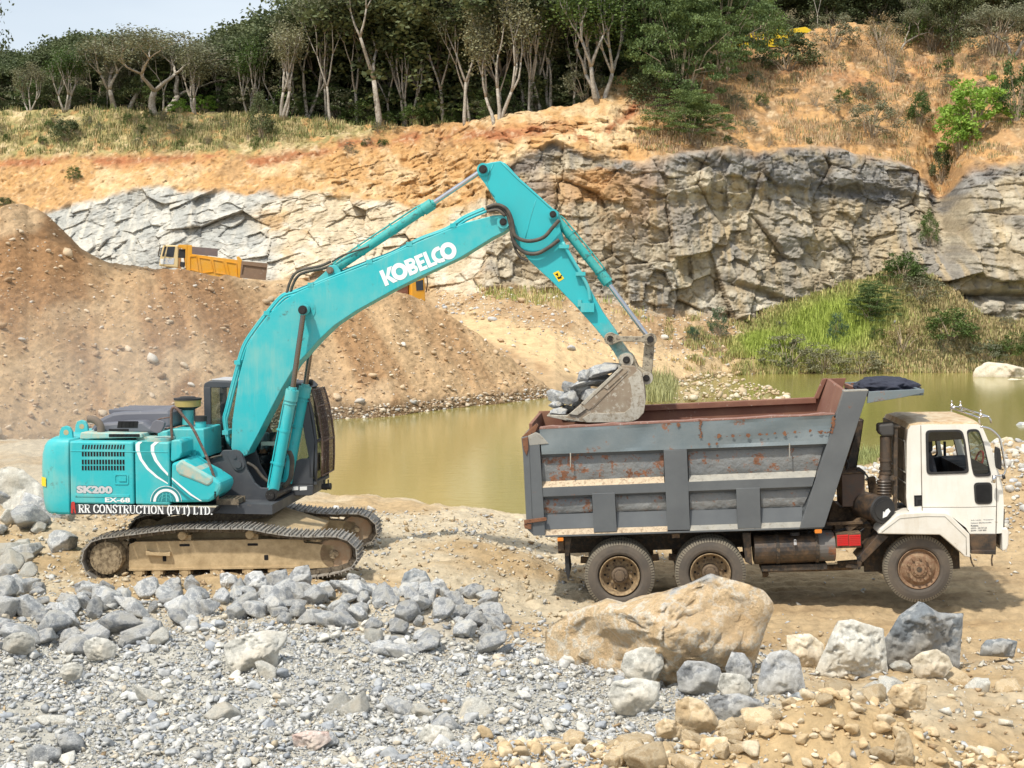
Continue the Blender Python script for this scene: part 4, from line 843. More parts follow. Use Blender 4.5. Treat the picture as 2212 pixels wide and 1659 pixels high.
kp = MB(); u0, w0 = EU.at(Z8(897,1375), -.5); kp.cyl((u0, -.60, w0), (u0, .50, w0), .10, n=24); kp.cyl((u0, -.64, w0), (u0, -.60, w0), .06, n=16); kp.obj('cylinder_base_pin', M_pin, bk, bev=.006)
st_ = MB()
u0, w0 = EU.at(Z8(330,1450), -.95); u1, w1 = EU.at(Z8(470,1400), -.6)
for k in range(5): st_.box(u0+.075*k, u0+.075*k+.03, -1.1, -.75, w0-.02, w0+.06)
st_.box(u0-.02, u0+.35, -1.12, -1.09, w0-.03, w0+.07); st_.box(u0-.02, u0+.35, -.76, -.73, w0-.03, w0+.07); st_.obj('step', M_chain, EX, YU)
# ---- cab
CN = .42; CF = 1.36
def cp(pts, v=CN): return pe(EU, Z8, pts, v)
cabm = MB()
# shell pieces (near wall outlines reused for the far wall)
wall = [cp([(140,205),(220,205),(225,800),(350,850),(350,1000),(160,1000)]),                # rear pillar and lower rear panel
        cp([(140,210),(150,165),(200,140),(1200,165),(1250,215),(1230,245),(1000,215),(220,212)]),  # roof rail
        cp([(1180,240),(1235,240),(1290,420),(1350,800),(1330,1200),(1285,1200),(1290,985),(1245,760),(1215,560)]),  # front pillar
        cp([(1090,1265),(1110,1080),(1150,1010),(1200,985),(1310,980),(1335,1265)]),            # door panel
        cp([(300,1268),(1335,1268),(1330,1380),(1290,1388),(300,1388)])]                        # sill
for v0, v1 in ((CN, CN+.05), (CF-.05, CF)):
    for o_ in wall: cabm.poly(o_, v0, v1)
u0 = min(p[0] for p in wall[0]); wf = wall[4][0][1]
roof = cp([(150,165),(200,140),(1200,165),(1250,215)]); cabm.poly([(roof[0][0], roof[0][1]), (roof[1][0], roof[1][1]), (roof[2][0], roof[2][1]), (roof[3][0], roof[3][1]-.02), (roof[0][0], roof[0][1]-.04)], CN+.04, CF-.04)
sil = cp([(300,1268),(1335,1268),(1330,1380),(300,1388)]); cabm.poly(sil, CN+.05, CF-.05)
rp = cp([(145,800),(200,800),(200,1000),(160,1000)]); cabm.poly(rp, CN+.05, CF-.05)
cab = cabm.obj('cab', M_grey, EX, YU, bev=.012)
rfl = MB(); rfl.poly([(roof[0][0]+.1, roof[1][1]+.002), (roof[2][0]-.25, roof[2][1]+.002), (roof[2][0]-.25, roof[2][1]+.03), (roof[0][0]+.1, roof[1][1]+.03)], CN+.1, CF-.1); rfl.obj('roof_panel', paint('pale_roof', (.42,.42,.43), None, 0, .5, dirt=(.4,.36,.28), dirt_amt=.7), cab, bev=.01)
def quadv(pts, v): 
    mb = MB(); mb.add([(p[0], v, p[1]) for p in pts], [tuple(range(len(pts)))]); return mb
win = cp([(225,215),(1180,240),(1215,560),(1290,985),(1150,1010),(1090,1265),(350,1265),(350,850),(225,800)])
for v_ in (CN+.025, CF-.025): quadv(win, v_).obj('window_pane', M_glass, cab)
q4 = cp([(150,215),(150,800)]); MB().add([(q4[0][0]+.03, CN+.06, q4[0][1]), (q4[0][0]+.03, CF-.06, q4[0][1]), (q4[1][0]+.03, CF-.06, q4[1][1]), (q4[1][0]+.03, CN+.06, q4[1][1])], [(0,1,2,3)]).obj('window_pane', M_glass, cab)
fp = cp([(1235,240),(1290,420),(1350,800),(1345,1250)])
gm = MB()
for i in range(3): gm.add([(fp[i][0], CN+.05, fp[i][1]), (fp[i][0], CF-.05, fp[i][1]), (fp[i+1][0], CF-.05, fp[i+1][1]), (fp[i+1][0], CN+.05, fp[i+1][1])], [(0,1,2,3)])
gm.obj('windscreen', M_glass, cab)
fs = MB()
for v_ in (CN+.03, CF-.03): fs.tube([(p[0]+.02, v_, p[1]) for p in fp], .028, n=6, sub=2)
a = fp[2]; fs.bar((a[0]+.02, CN, a[1]), (a[0]+.02, CF, a[1]), .04); a = fp[3]; fs.bar((a[0]+.02, CN, a[1]), (a[0]+.02, CF, a[1]), .05); fs.obj('front_frame', M_grey, cab)
# guard of vertical bars in front of the windscreen
gd = MB(); go = [(p[0]+.13, p[1]) for p in fp]; go[3] = (go[3][0], go[3][1]+.12)
for k in range(13):
    v_ = CN+.04+(CF-CN-.08)*k/12; gd.tube([(p[0], v_, p[1]) for p in go], .007, n=5, sub=2)
for t in range(4): gd.tube([(go[t][0], CN+.02, go[t][1]), (go[t][0], CF-.02, go[t][1])], .014, n=6, sub=1)
for k in range(26):
    t = k/25*3; i = min(2, int(t)); f_ = t-i; pa = (go[i][0]*(1-f_)+go[i+1][0]*f_, go[i][1]*(1-f_)+go[i+1][1]*f_); gd.tube([(pa[0], CN+.02, pa[1]), (pa[0], CF-.02, pa[1])], .0045, n=4, sub=1)
for v_ in (CN+.02, CF-.02): gd.tube([(p[0], v_, p[1]) for p in go], .016, n=6, sub=2)
gd.obj('front_guard', M_guard, cab)
lm = MB()
for q in ((1245,175), (1300,155)): c0 = EU.pt(Z8(*q), .9); lm.cyl(c0+Vector((-.04,0,0)), c0+Vector((.05,0,0)), .05, .055, n=14); lm.bar(c0, c0+Vector((0,0,-.12)), .02)
for q in ((1455,1290), (1500,1285)): c0 = EU.pt(Z8(*q), .7); lm.cyl(c0+Vector((-.04,0,0)), c0+Vector((.05,0,0)), .05, .06, n=14); lm.bar(c0, c0+Vector((0,0,.12)), .02)
lm.obj('work_lamp', M_black, cab)
pl2 = MB()
for x0_ in (1095, 1190): o_ = cp([(x0_,1290),(x0_+78,1286),(x0_+78,1325),(x0_,1330)], CN-.004); pl2.poly(o_, CN-.006, CN-.001)
pl2.obj('label_plate', M_white, cab)
# interior: seat, console, floor
itr = MB(); so_ = cp([(700,1020),(900,1020),(905,1090),(700,1090)], .85); itr.poly(so_, .65, 1.10); sb = cp([(690,1050),(730,1050),(770,700),(735,640),(700,700)], .85); sb = [(a, b_) for a, b_ in sb]; itr.poly(sb, .65, 1.10); itr.obj('seat', M_black, cab, bev=.03)
itr = MB(); so_ = cp([(870,700),(960,690),(1010,780),(1000,1050),(880,1050)], .6); itr.poly(so_, .50, .62); itr.poly(cp([(300,900),(1090,930),(1090,1268),(300,1268)], 1.2), 1.26, 1.30); itr.obj('console', M_black, cab, bev=.02)
itr = MB(); itr.poly(cp([(768,800),(925,797),(925,840),(768,842)], CN-.003), CN-.004, CN+.001); itr.poly(cp([(715,765),(760,765),(760,795),(715,797)], CN-.003), CN-.004, CN+.001); itr.obj('green_label', paint('faded_green_label', (.42,.55,.47), None, 0, .5), cab)
# ---- boom
BV = .235
boomo = [(128,1413),(133,1290),(165,1080),(200,950),(245,870),(300,800),(370,738),(430,700),(540,652),(800,553),(1000,462),(1200,380),(1330,347),(1365,345),(1400,358),(1410,380),(1402,405),(1375,425),(1330,447),(1180,540),(1000,625),(870,690),(700,785),(600,852),(530,918),(470,985),(420,1040),(353,1152),(251,1350),(200,1445),(150,1470)]
bo = pe(EU, Z2, boomo, -BV); bm_ = MB(); bm_.poly(bo, -BV, BV); boom = bm_.obj('boom', M_teal, EX, YU, bev=.012)
def edge_flange(pts, name, par, v, wd=.012, r=.012):
    mb = MB(); mb.tube([EU.pt(Z2(*p), v) for p in pts], r, n=6, sub=3); return mb.obj(name, M_teal, par)
pf = MB(); u, w = EU.at(Z2(1377,378), -BV); pf.cyl((u, -BV-.05, w), (u, -BV, w), .105, n=28); pf.cyl((u, BV, w), (u, BV+.05, w), .105, n=28); pf.obj('boom_tip_boss', M_teal, boom, bev=.008)
kp = MB(); kp.cyl((u, -BV-.07, w), (u, -BV-.05, w), .06, n=20); kp.cyl((u, -BV-.085, w), (u, -BV-.07, w), .035, n=16); kp.obj('stick_pivot_pin', M_pin, boom)
u, w = EU.at(Z2(475,780), -BV); kp = MB(); kp.cyl((u, -BV-.012, w), (u, -BV, w), .15, n=30); kp.obj('pin_pad', M_teal, boom, bev=.005)
kp = MB(); kp.cyl((u, -.52, w), (u, .52, w), .075, n=20); kp.cyl((u, -.54, w), (u, -.52, w), .05, n=16); kp.obj('cylinder_top_pin', M_pin, boom, bev=.006); BP = (u, w)
ub, wb = EU.at(Z8(897,1375), -.42)
# boom brackets for stick cylinder
bb = MB(); o_ = pe(EU, Z2, [(450,700),(520,640),(565,600),(580,575),(610,575),(628,600),(640,640),(600,660)], -.14)
bb.poly(o_, -.14, -.09); bb.poly(o_, .09, .14); bb.obj('cylinder_bracket', M_teal, boom, bev=.006)
c0 = EU.pt(Z2(592,600), 0); kp = MB(); kp.cyl((c0.x, -.19, c0.z), (c0.x, .19, c0.z), .06, n=20); kp.cyl((c0.x, -.21, c0.z), (c0.x, -.19, c0.z), .04, n=14); kp.obj('stick_cylinder_pin', M_brown, boom, bev=.005)
def cyl_assembly(name, p0, pj, p1, rb_, rr_, mat_b, mat_r, collar=.022, lines=True):
    p0 = Vector(p0); pj = Vector(pj); p1 = Vector(p1); d = (p1-p0).normalized()
    c = MB(); c.cyl(p0+d*.04, pj, rb_, n=24); c.cyl(p0-d*.02, p0+d*.10, rb_*.9, n=20); c.cyl(pj-d*.16, pj+d*.02, rb_+collar, n=24); c.cyl(pj-d*.22, pj-d*.20, rb_+collar*.7, n=24); c.cyl(pj+d*.02, pj+d*.07, rb_*.8, n=20)
    for k in range(10):
        x, y = ortho(d); t = k*.628; e = (x*math.cos(t)+y*math.sin(t))*(rb_+.004); c.cyl(pj+d*.02+e, pj+d*.035+e, .012, n=6)
    o = c.obj(name, mat_b, EX, YU)
    r_ = MB(); r_.cyl(pj, p1-d*.05, rr_, n=20); r_.obj('piston_rod', mat_r, o)
    e_ = MB(); e_.cyl(p1+Vector((0,-rb_*.8,0)), p1+Vector((0,rb_*.8,0)), rb_*1.0, n=20); e_.cyl(p0+Vector((0,-rb_*.9,0)), p0+Vector((0,rb_*.9,0)), rb_*1.05, n=20); e_.obj('rod_end', mat_b, o)
    if lines:
        x = Vector((0, -1, 0)); up = d.cross(x).normalized(); 
        if up.z < 0: up = -up
        l = MB(); q = up*(rb_+.03)+Vector((0, .03, 0)); l.tube([p0+d*.12+up*rb_, p0+d*.18+q, pj-d*.25+q, pj-d*.18+up*rb_], .014, n=6, sub=2)
        for f_ in (.3, .62): c1 = p0.lerp(pj, f_); l.cyl(c1-d*.02, c1+d*.02, rb_+.008, n=20); l.bar(c1+up*rb_, c1+up*(rb_+.05), .03)
        l.obj('oil_line', mat_b, o)
    return o
J = EU.pt(Z8(1108,250), -.42); 
for v_ in (-.42, .42): cyl_assembly('boom_cylinder', (ub, v_, wb), (J.x, v_, J.z), (BP[0], v_, BP[1]), .088, .045, M_teal, M_rod)
cyl_assembly('stick_cylinder', c0, EU.pt(Z2(1045,298), 0), EU.pt(Z2(1285,137), 0), .078, .042, M_teal_worn, M_chrome)
# ---- stick (arm)
AV = .18
armo = [(1300,108),(1325,103),(1362,98),(1385,108),(1440,168),(1540,258),(1585,300),(1612,322),(1630,348),(1634,400),(1652,470),(1700,560),(1760,665),(1830,790),(1890,875),(1925,935),(1965,990),(1972,1015),(1955,1035),(1925,1035),(1903,1010),(1880,970),(1840,915),(1790,855),(1700,755),(1600,652),(1500,560),(1450,500),(1420,440),(1395,385),(1365,320),(1330,265),(1290,200),(1262,165),(1255,140),(1270,112)]
bp_uv = EU.at(Z2(1940,1008), 0)
M_stick = stick_paint('stick_paint', (bp_uv[0], 0, bp_uv[1]), .75, .15)
am = MB(); am.poly(pe(EU, Z2, armo, -AV), -AV, AV); arm = am.obj('stick', M_stick, EX, YU, bev=.012)
aw = MB(); aw.tube([EU.pt(Z2(*p), -AV-.002) for p in ((1330,112),(1300,200),(1335,262))], .008, n=4, sub=2)
aw.tube([EU.pt(Z2(*p), -AV-.002) for p in ((1365,102),(1440,178),(1545,270),(1605,325))], .012, n=5, sub=2)
aw.tube([EU.pt(Z2(*p), -AV-.002) for p in ((1525,275),(1500,360),(1478,450))], .006, n=4, sub=2); aw.obj('weld_seam', M_teal, arm)
kp = MB()
for (x_, y_, r_, h_) in ((1285,137,.105,.08), (1605,343,.085,.10), (1867,912,.10,.10), (1940,1008,.125,.14)):
    u, w = EU.at(Z2(x_, y_), -AV); kp.cyl((u, -AV-h_*.5, w), (u, AV+h_*.5, w), r_, n=26)
ko = kp.obj('stick_boss', M_stick, arm, bev=.008)
kp = MB()
for (x_, y_, r_, h_) in ((1285,137,.07,.12), (1605,343,.055,.14), (1867,912,.055,.20), (1940,1008,.055,.20)):
    u, w = EU.at(Z2(x_, y_), -AV); kp.cyl((u, -AV-h_*.6, w), (u, AV+h_*.6, w), r_, n=20); kp.cyl((u, -AV-h_*.75, w), (u, -AV-h_*.6, w), r_*.6, n=14)
kp.obj('pin', M_pin, arm, bev=.006)
ll = MB(); ll.tube([EU.pt(Z2(*p), -AV-.05) for p in ((1648,470),(1690,545),(1735,620),(1765,680),(1775,740))], .030, n=10)
for q in ((1655,490), (1730,615)): c1 = EU.pt(Z2(*q), -AV-.04); ll.box(c1.x-.08, c1.x+.08, -AV-.09, -AV, c1.z-.03, c1.z+.03)
c1 = EU.pt(Z2(1762,765), -AV-.04); ll.box(c1.x-.11, c1.x+.11, -AV-.10, -AV, c1.z-.09, c1.z+.06); ll.box(c1.x-.16, c1.x-.10, -AV-.06, -AV, c1.z, c1.z+.11); ll.obj('stick_oil_line', M_teal, arm)
sk = MB(); A_ = EU.at(Z2(1603,612), -AV-.004); B_ = EU.at(Z2(1628,600), -AV-.004); C_ = EU.at(Z2(1655,636), -AV-.004); D_ = EU.at(Z2(1630,652), -AV-.004); sk.add([(p[0], -AV-.004, p[1]) for p in (A_, B_, C_, D_)], [(0,1,2,3)]); sko = sk.obj('warning_sticker', M_yellow, arm)
sk = MB(); 
for T in ([(1613,618),(1625,610),(1629,627)], [(1622,630),(1640,628),(1645,634),(1628,640)], [(1634,628),(1646,626),(1642,618)]):
    sk.add([(EU.at(Z2(*p), -AV-.006)[0], -AV-.006, EU.at(Z2(*p), -AV-.006)[1]) for p in T], [tuple(range(len(T)))])
sk.obj('sticker_symbol', M_void, sko)
cyl_assembly('bucket_cylinder', EU.pt(Z2(1605,343), 0), EU.pt(Z2(1852,652), 0), EU.pt(Z2(2047,915), 0), .070, .040, M_teal_worn, M_chrome)
# linkage
lk = MB()
def linkbar(mb, a, b_, ra, rb__, wd, v0, v1):
    pa = Vector(EU.at(Z2(*a), v0)); pb = Vector(EU.at(Z2(*b_), v0)); d = (pb-pa).normalized(); n_ = Vector((-d.y, d.x)); q = []
    t0 = math.atan2(d.y, d.x)
    q += [(pa.x+ra*math.cos(t0+R(k)), pa.y+ra*math.sin(t0+R(k))) for k in range(50, 311, 26)]
    q += [tuple(pa+d*ra*1.5-n_*wd), tuple(pb-d*rb__*1.5-n_*wd)]
    q += [(pb.x+rb__*math.cos(t0+R(k)), pb.y+rb__*math.sin(t0+R(k))) for k in range(-130, 131, 26)]
    q += [tuple(pb-d*rb__*1.5+n_*wd), tuple(pa+d*ra*1.5+n_*wd)]
    mb.poly(q, v0, v1)
for v0, v1 in ((-.30, -.23), (.23, .30)): linkbar(lk, (1867,912), (2050,915), .105, .105, .045, v0, v1)
lk.obj('link_bar', M_link, arm, bev=.01)
lk = MB()
linkbar(lk, (2048,915), (2033,1088), .10, .10, .085, -.16, .16); lk.obj('bucket_link', M_link, arm, bev=.015)
lk = MB(); u, w = EU.at(Z2(2050,915), -.3); lk.cyl((u, -.36, w), (u, .36, w), .055, n=18); lk.obj('pin', M_pin, arm, bev=.006)
# ---- bucket
bu = MB(); BW = .58
side_o = [(1652,972),(1762,978),(1830,1038),(1850,1150),(1862,1290),(1848,1380),(1800,1435),(1740,1460),(1560,1466),(1350,1467),(1240,1445),(1165,1428),(1190,1400),(1310,1295)]
so2 = pe(EU, Z6, side_o, -BW)
for v0, v1 in ((-BW, -BW+.03), (BW-.03, BW)): bu.poly(so2, v0, v1)
shell = so2[0:12]; inner = []
cx_ = sum(p[0] for p in so2)/len(so2); cz_ = sum(p[1] for p in so2)/len(so2)
for i in range(len(shell)-1):
    a, b_ = Vector(shell[i]), Vector(shell[i+1]); m_ = Vector((cx_, cz_)); n_ = Vector((-(b_-a).y, (b_-a).x)).normalized()
    if n_.dot(m_-a) < 0: n_ = -n_
    bu.poly([tuple(a), tuple(b_), tuple(b_+n_*.03), tuple(a+n_*.03)], -BW+.031, BW-.031)
buck = bu.obj('bucket', M_bucket, EX, YU, bev=.006)
er = MB(); eo_ = pe(EU, Z6, [(1660,975),(1625,925),(1640,880),(1700,860),(1755,890),(1800,985),(1850,1015),(1905,1035),(1918,1085),(1880,1120),(1845,1118)], -.27)
er.poly(eo_, -.27, -.20); er.poly(eo_, .20, .27); er.obj('bucket_ear', M_link, buck, bev=.01)
kp = MB(); 
fb_ = MB()
for q, r_ in (((1697,922), .06), ((1870,1080), .055)):
    u, w = EU.at(Z6(*q), -.27); kp.cyl((u, -.36, w), (u, .36, w), r_, n=20); fb_.cyl((u, -.335, w), (u, -.27, w), r_*1.9, n=24); kp.cyl((u, -.385, w), (u, -.36, w), r_*.55, n=14)
fb_.obj('ear_boss', M_edge, buck, bev=.006)
kp.obj('pin', M_pin, buck, bev=.005)
ed_ = MB()  # worn rim plate along bottom/heel and front edge strips on the near cheek
wear_o = pe(EU, Z6, [(1862,1290),(1848,1380),(1800,1435),(1740,1460),(1560,1466),(1350,1467),(1310,1430),(1380,1385),(1560,1385),(1680,1380),(1730,1340),(1745,1250),(1735,1150),(1712,1085),(1800,1010),(1830,1038),(1850,1150)], -BW); ed_.poly(wear_o, -BW-.012, -BW-.001)
ed_.obj('wear_plate', M_edge, buck, bev=.004)
ed_ = MB(); ed_.poly(pe(EU, Z6, [(1640,985),(1665,995),(1330,1318),(1300,1300)], -BW), -BW-.018, -BW+.035); ed_.poly(pe(EU, Z6, [(1640,985),(1665,995),(1330,1318),(1300,1300)], BW), BW-.035, BW+.018)
ed_.poly(pe(EU, Z6, [(1300,1310),(1345,1350),(1270,1405),(1195,1395)], -BW), -BW-.03, -BW+.03); ed_.obj('cheek_edge', M_edge, buck, bev=.006)
ed_ = MB(); ed_.poly(pe(EU, Z6, [(1310,1330),(1480,1190),(1540,1205),(1370,1360)], -BW), -BW-.014, -BW-.001); ed_.poly(pe(EU, Z6, [(1500,1165),(1700,1000),(1712,1015),(1530,1180)], -BW), -BW-.014, -BW-.001); ed_.poly(pe(EU, Z6, [(1390,1340),(1700,1040),(1706,1046),(1398,1350)], -BW), -BW-.010, -BW-.001); ed_.obj('cheek_rib', M_bucket, buck, bev=.004)
la = EU.at(Z6(1200,1440), -.5); tip = EU.at(Z6(1005,1418), -.5)
lp2 = MB(); q0 = EU.at(Z6(1320,1455), -.5); lp2.poly([(la[0]-.05, la[1]+.0), (q0[0], q0[1]-.01), (q0[0], q0[1]+.03), (la[0]-.05, la[1]+.04)], -BW+.001, BW-.001); lp2.obj('lip', M_edge, buck, bev=.005)
for k in range(5):
    v_ = -.50+.25*k; th_ = MB(); x1 = la[0]+.10; x0_ = tip[0]; w1 = la[1]+.02; w0_ = tip[1]+.02
    th_.hexa([(x1, v_-.06, w1-.06), (x1, v_+.06, w1-.06), (x1, v_+.06, w1+.06), (x1, v_-.06, w1+.06)], [(x1-.13, v_-.055, w1-.045), (x1-.13, v_+.055, w1-.045), (x1-.13, v_+.055, w1+.05), (x1-.13, v_-.055, w1+.05)])
    th_.hexa([(x1-.12, v_-.045, w1-.045), (x1-.12, v_+.045, w1-.045), (x1-.12, v_+.045, w1+.045), (x1-.12, v_-.045, w1+.045)], [(x0_, v_-.03, w0_-.012), (x0_, v_+.03, w0_-.012), (x0_, v_+.03, w0_+.012), (x0_, v_-.03, w0_+.012)])
    th_.obj('tooth', M_edge, buck, bev=.006)
# ---- hoses and steel oil lines
hz_ = MB(); L0 = [(118,1395),(100,1290),(112,1230),(150,1080),(188,950),(245,860),(300,790),(365,718),(430,695),(600,625),(760,562),(870,520),(1000,455),(1120,410),(1200,358),(1292,318)]
for k, (dx, dy, v_) in enumerate(((0,0,-.20), (8,10,-.05), (-6,-4,.1))): hz_.tube([EU.pt(Z2(x_+dx, y_+dy), v_) for x_, y_ in L0], .021, n=8)
for q in ((110,1340), (165,1020), (300,795), (500,665), (768,560), (950,480), (1150,395)):
    c1 = EU.pt(Z2(*q), -.12); hz_.box(c1.x-.05, c1.x+.05, -.24, .12, c1.z-.035, c1.z+.035)
hz_.obj('boom_oil_line', M_teal, boom)
hz_ = MB()
for pts, v_, r_ in (([(1300,312),(1345,298),(1390,318),(1415,370),(1425,430),(1450,455),(1500,465),(1560,448),(1600,405),(1632,368)], -.30, .032), ([(1305,322),(1360,312),(1395,345),(1412,410),(1425,470),(1470,515),(1530,522),(1590,490),(1632,458)], -.27, .032),
                    ([(1300,330),(1350,322),(1385,350)], -.33, .025), ([(1418,450),(1430,500),(1455,540),(1490,556)], -.22, .022), ([(1440,170),(1440,171)], 0, .001)):
    if r_ > .01: hz_.tube([EU.pt(Z2(*q), v_) for q in pts], r_, n=10)
hz_.obj('joint_hose', M_hose, arm)
hz_ = MB()
for off in (0, 14): hz_.tube([EU.pt(Z2(x_+off, y_+off*.8), -.05+off*.01) for x_, y_ in ((382,712),(395,660),(420,615),(460,595),(540,578),(585,558))], .024, n=8)
hz_.tube([EU.pt(Z2(*q), -.1) for q in ((590,560),(640,530),(700,510),(760,490))], .016, n=6); hz_.obj('cylinder_hose', M_hose, boom)
hz_ = MB()
for off in (0, 10, 22): hz_.tube([EU.pt(Z8(1000+off, 1290), -.25), EU.pt(Z8(1075+off, 1200), -.25), EU.pt(Z8(1095+off, 1000), -.25), EU.pt(Z8(1060+off, 900), -.25)], .025, n=8)
hz_.tube([EU.pt(Z8(*q), -.48) for q in ((100,1050),(200,985),(310,955),(340,950))], .02, n=6); hz_.tube([EU.pt(Z8(*q), -.2) for q in ((615,1030),(700,1080),(780,1180),(850,1240))], .03, n=8); hz_.obj('base_hose', M_hose, bk)
lg = MB(); a = Vector(EU.at(Z2(803,603), -BV-.003)); b_ = Vector(EU.at(Z2(835,672), -BV-.003)); e_ = Vector(EU.at(Z2(1160,535), -BV-.003)); du = (e_-b_).normalized(); dw = Vector((-du.y, du.x)); hgt = (a-b_).length*.98
c2 = Vector(EU.at(Z2(1160,500), -BV-.003)); wid = (c2-b_).dot(du)
big_logo(lg, b_, du, dw, -BV-.004, hgt, wid); lg.obj('maker_lettering', M_white, boom)
# ================================================================ DUMP TRUCK
Z11 = zf(3050, 1450, 1.8431); Z12 = zf(2030, 1600, 2.0731)
def rusty(name, base, rust=(.14,.06,.03), amt=.25, base2=None, scale=4, rough=.55, bd=.01, low=None):
    """painted plate with rust blooms"""
    m, nt, b = mat_new(name); c = mix(nt, ramp(nt, nz(nt, 1.5, 6, .6), [(.4, (0,)*3), (.7, (.8,)*3)]), base, base2 or base)
    n1 = nz(nt, scale, 9, .78); n2 = nz(nt, 0.9, 3, .5); ad = nt.nodes.new('ShaderNodeMath'); ad.operation = 'MULTIPLY_ADD'; nt.links.new(n2, ad.inputs[0]); ad.inputs[1].default_value = .45; nt.links.new(n1, ad.inputs[2])
    t = .96-amt*.5; f = ramp(nt, ad.outputs[0], [(min(.98, t-.05), (0,)*3), (min(.99, t), (1,)*3)]); rc = ramp(nt, nz(nt, 9, 6, .7), [(.35, rust), (.65, tuple(min(1, k*2.1) for k in rust))])
    nt.links.new(mix(nt, f, c, rc), b.inputs['Base Color']); b.inputs['Roughness'].default_value = rough; bump(nt, b, nz(nt, scale*.7, 5, .6), bd); return m
M_bed = rusty('grey_bed_paint', (.10,.108,.115), amt=.10, base2=(.135,.145,.15), rough=.42, bd=.004)
M_bedtop = rusty('blue_grey_top_rail', (.14,.175,.19), amt=.10, base2=(.22,.245,.25), rough=.38, bd=.012, scale=3)
M_bulge = rusty('dented_rusty_panel', (.17,.18,.185), amt=.31, base2=(.24,.235,.22), scale=6, rough=.5, bd=.05)
M_ledge = paint('dusty_ledge', (.50,.40,.28), (.22,.15,.10), .22, .85, dirt=(.58,.48,.35), dirt_amt=.8, scale=6, thr=.15)
M_ledge2 = paint('grey_dusty_ledge', (.29,.28,.25), (.2,.18,.15), .12, .85, dirt=(.45,.42,.35), dirt_amt=.8, scale=5, thr=.15)
M_inner = paint('rusty_bed_inside', (.20,.085,.055), (.42,.32,.26), .12, .7, dirt=(.30,.16,.10), dirt_amt=.9, scale=2.5, bd=.004)
M_rust = paint('rust', (.17,.07,.035), (.07,.03,.02), .3, .85, dirt=(.28,.14,.07), dirt_amt=.8, scale=9)
M_cabw = paint('white_cab_paint', (.78,.77,.72), (.45,.36,.24), .05, .32, dirt=(.60,.53,.42), dirt_amt=.5, scale=.9, streak=.45)
M_fend = paint('white_fender', (.74,.72,.66), (.40,.33,.24), .06, .4, dirt=(.55,.47,.35), dirt_amt=.6, scale=2, streak=.5)
M_roof = paint('stained_cream_roof', (.66,.58,.40), (.42,.26,.12), .30, .5, dirt=(.74,.70,.58), dirt_amt=.8, scale=2, thr=.3)
M_rear = paint('sooty_rear_wall', (.17,.13,.095), (.05,.045,.04), .2, .7, dirt=(.30,.25,.19), dirt_amt=.7, scale=2, thr=.3)
M_chas = paint('oily_chassis', (.035,.030,.025), (.14,.09,.05), .22, .7, dirt=(.10,.07,.045), dirt_amt=.7, scale=4, thr=.15)
M_chasb = paint('dusty_brown_chassis', (.15,.095,.05), (.05,.035,.025), .3, .85, dirt=(.25,.17,.10), dirt_amt=.7, scale=4, thr=.2)
M_tank = paint('black_fuel_tank', (.022,.021,.021), (.13,.08,.045), .22, .4, dirt=(.09,.065,.045), dirt_amt=.8, scale=1.6, thr=.2)
M_tank2 = rusty('rusty_tank_end', (.13,.12,.11), amt=.28, scale=5)
M_tyre = paint('dusty_tyre', (.085,.072,.060), None, 0, .9, dirt=(.20,.16,.12), dirt_amt=.75, scale=2.2, bd=.004)
M_tread = paint('dusty_tread', (.17,.15,.115), None, 0, .95, dirt=(.27,.23,.17), dirt_amt=.8, scale=4)
M_rimtan = paint('tan_muddy_rim', (.34,.24,.13), (.13,.085,.05), .25, .85, dirt=(.42,.33,.21), dirt_amt=.7, scale=5, thr=.2)
M_rimrust = paint('rusty_rim', (.19,.105,.06), (.30,.21,.13), .25, .8, dirt=(.26,.15,.085), dirt_amt=.8, scale=6, thr=.2)
M_hubd = paint('dark_hub', (.12,.085,.055), (.05,.035,.03), .2, .8, dirt=(.22,.16,.10), dirt_amt=.7, scale=8)
M_chromeb = paint('chrome_tube', (.65,.65,.66), None, 0, .2, metal=1.0)
M_orange = paint('orange_lens', (.75,.22,.02), None, 0, .3, dirt=(.5,.25,.08), dirt_amt=.5, scale=9)
M_redl = paint('red_panel', (.62,.02,.02), None, 0, .4, dirt=(.4,.06,.04), dirt_amt=.6, scale=9)
M_cloth = paint('navy_cloth', (.018,.020,.035), None, 0, .9, dirt=(.04,.045,.07), dirt_amt=.8, scale=6, bd=.01)
M_seat = paint('black_seat', (.02,.022,.03), None, 0, .7)
TO = Vector(P(1340, 1320, 21.6)); TF = Frame(TO, TR_YAW, R(3.0)); TROT = TF.M.to_euler()
TK = thing('dump_truck', 'white-cabbed dump truck with a dented grey rusty bed, parked under the raised bucket', 'dump truck', TO)
def pt_(zfn, pts, v): return [TF.at(zfn(x, y), v) for x, y in pts]
def tpart(mb, name, mat, parent=TK, bev=0.0): return mb.obj(name, mat, parent, TROT if parent is TK else 0.0, bev=bev)
BN = -.06; BF = 2.36                 # near and far faces of the bed
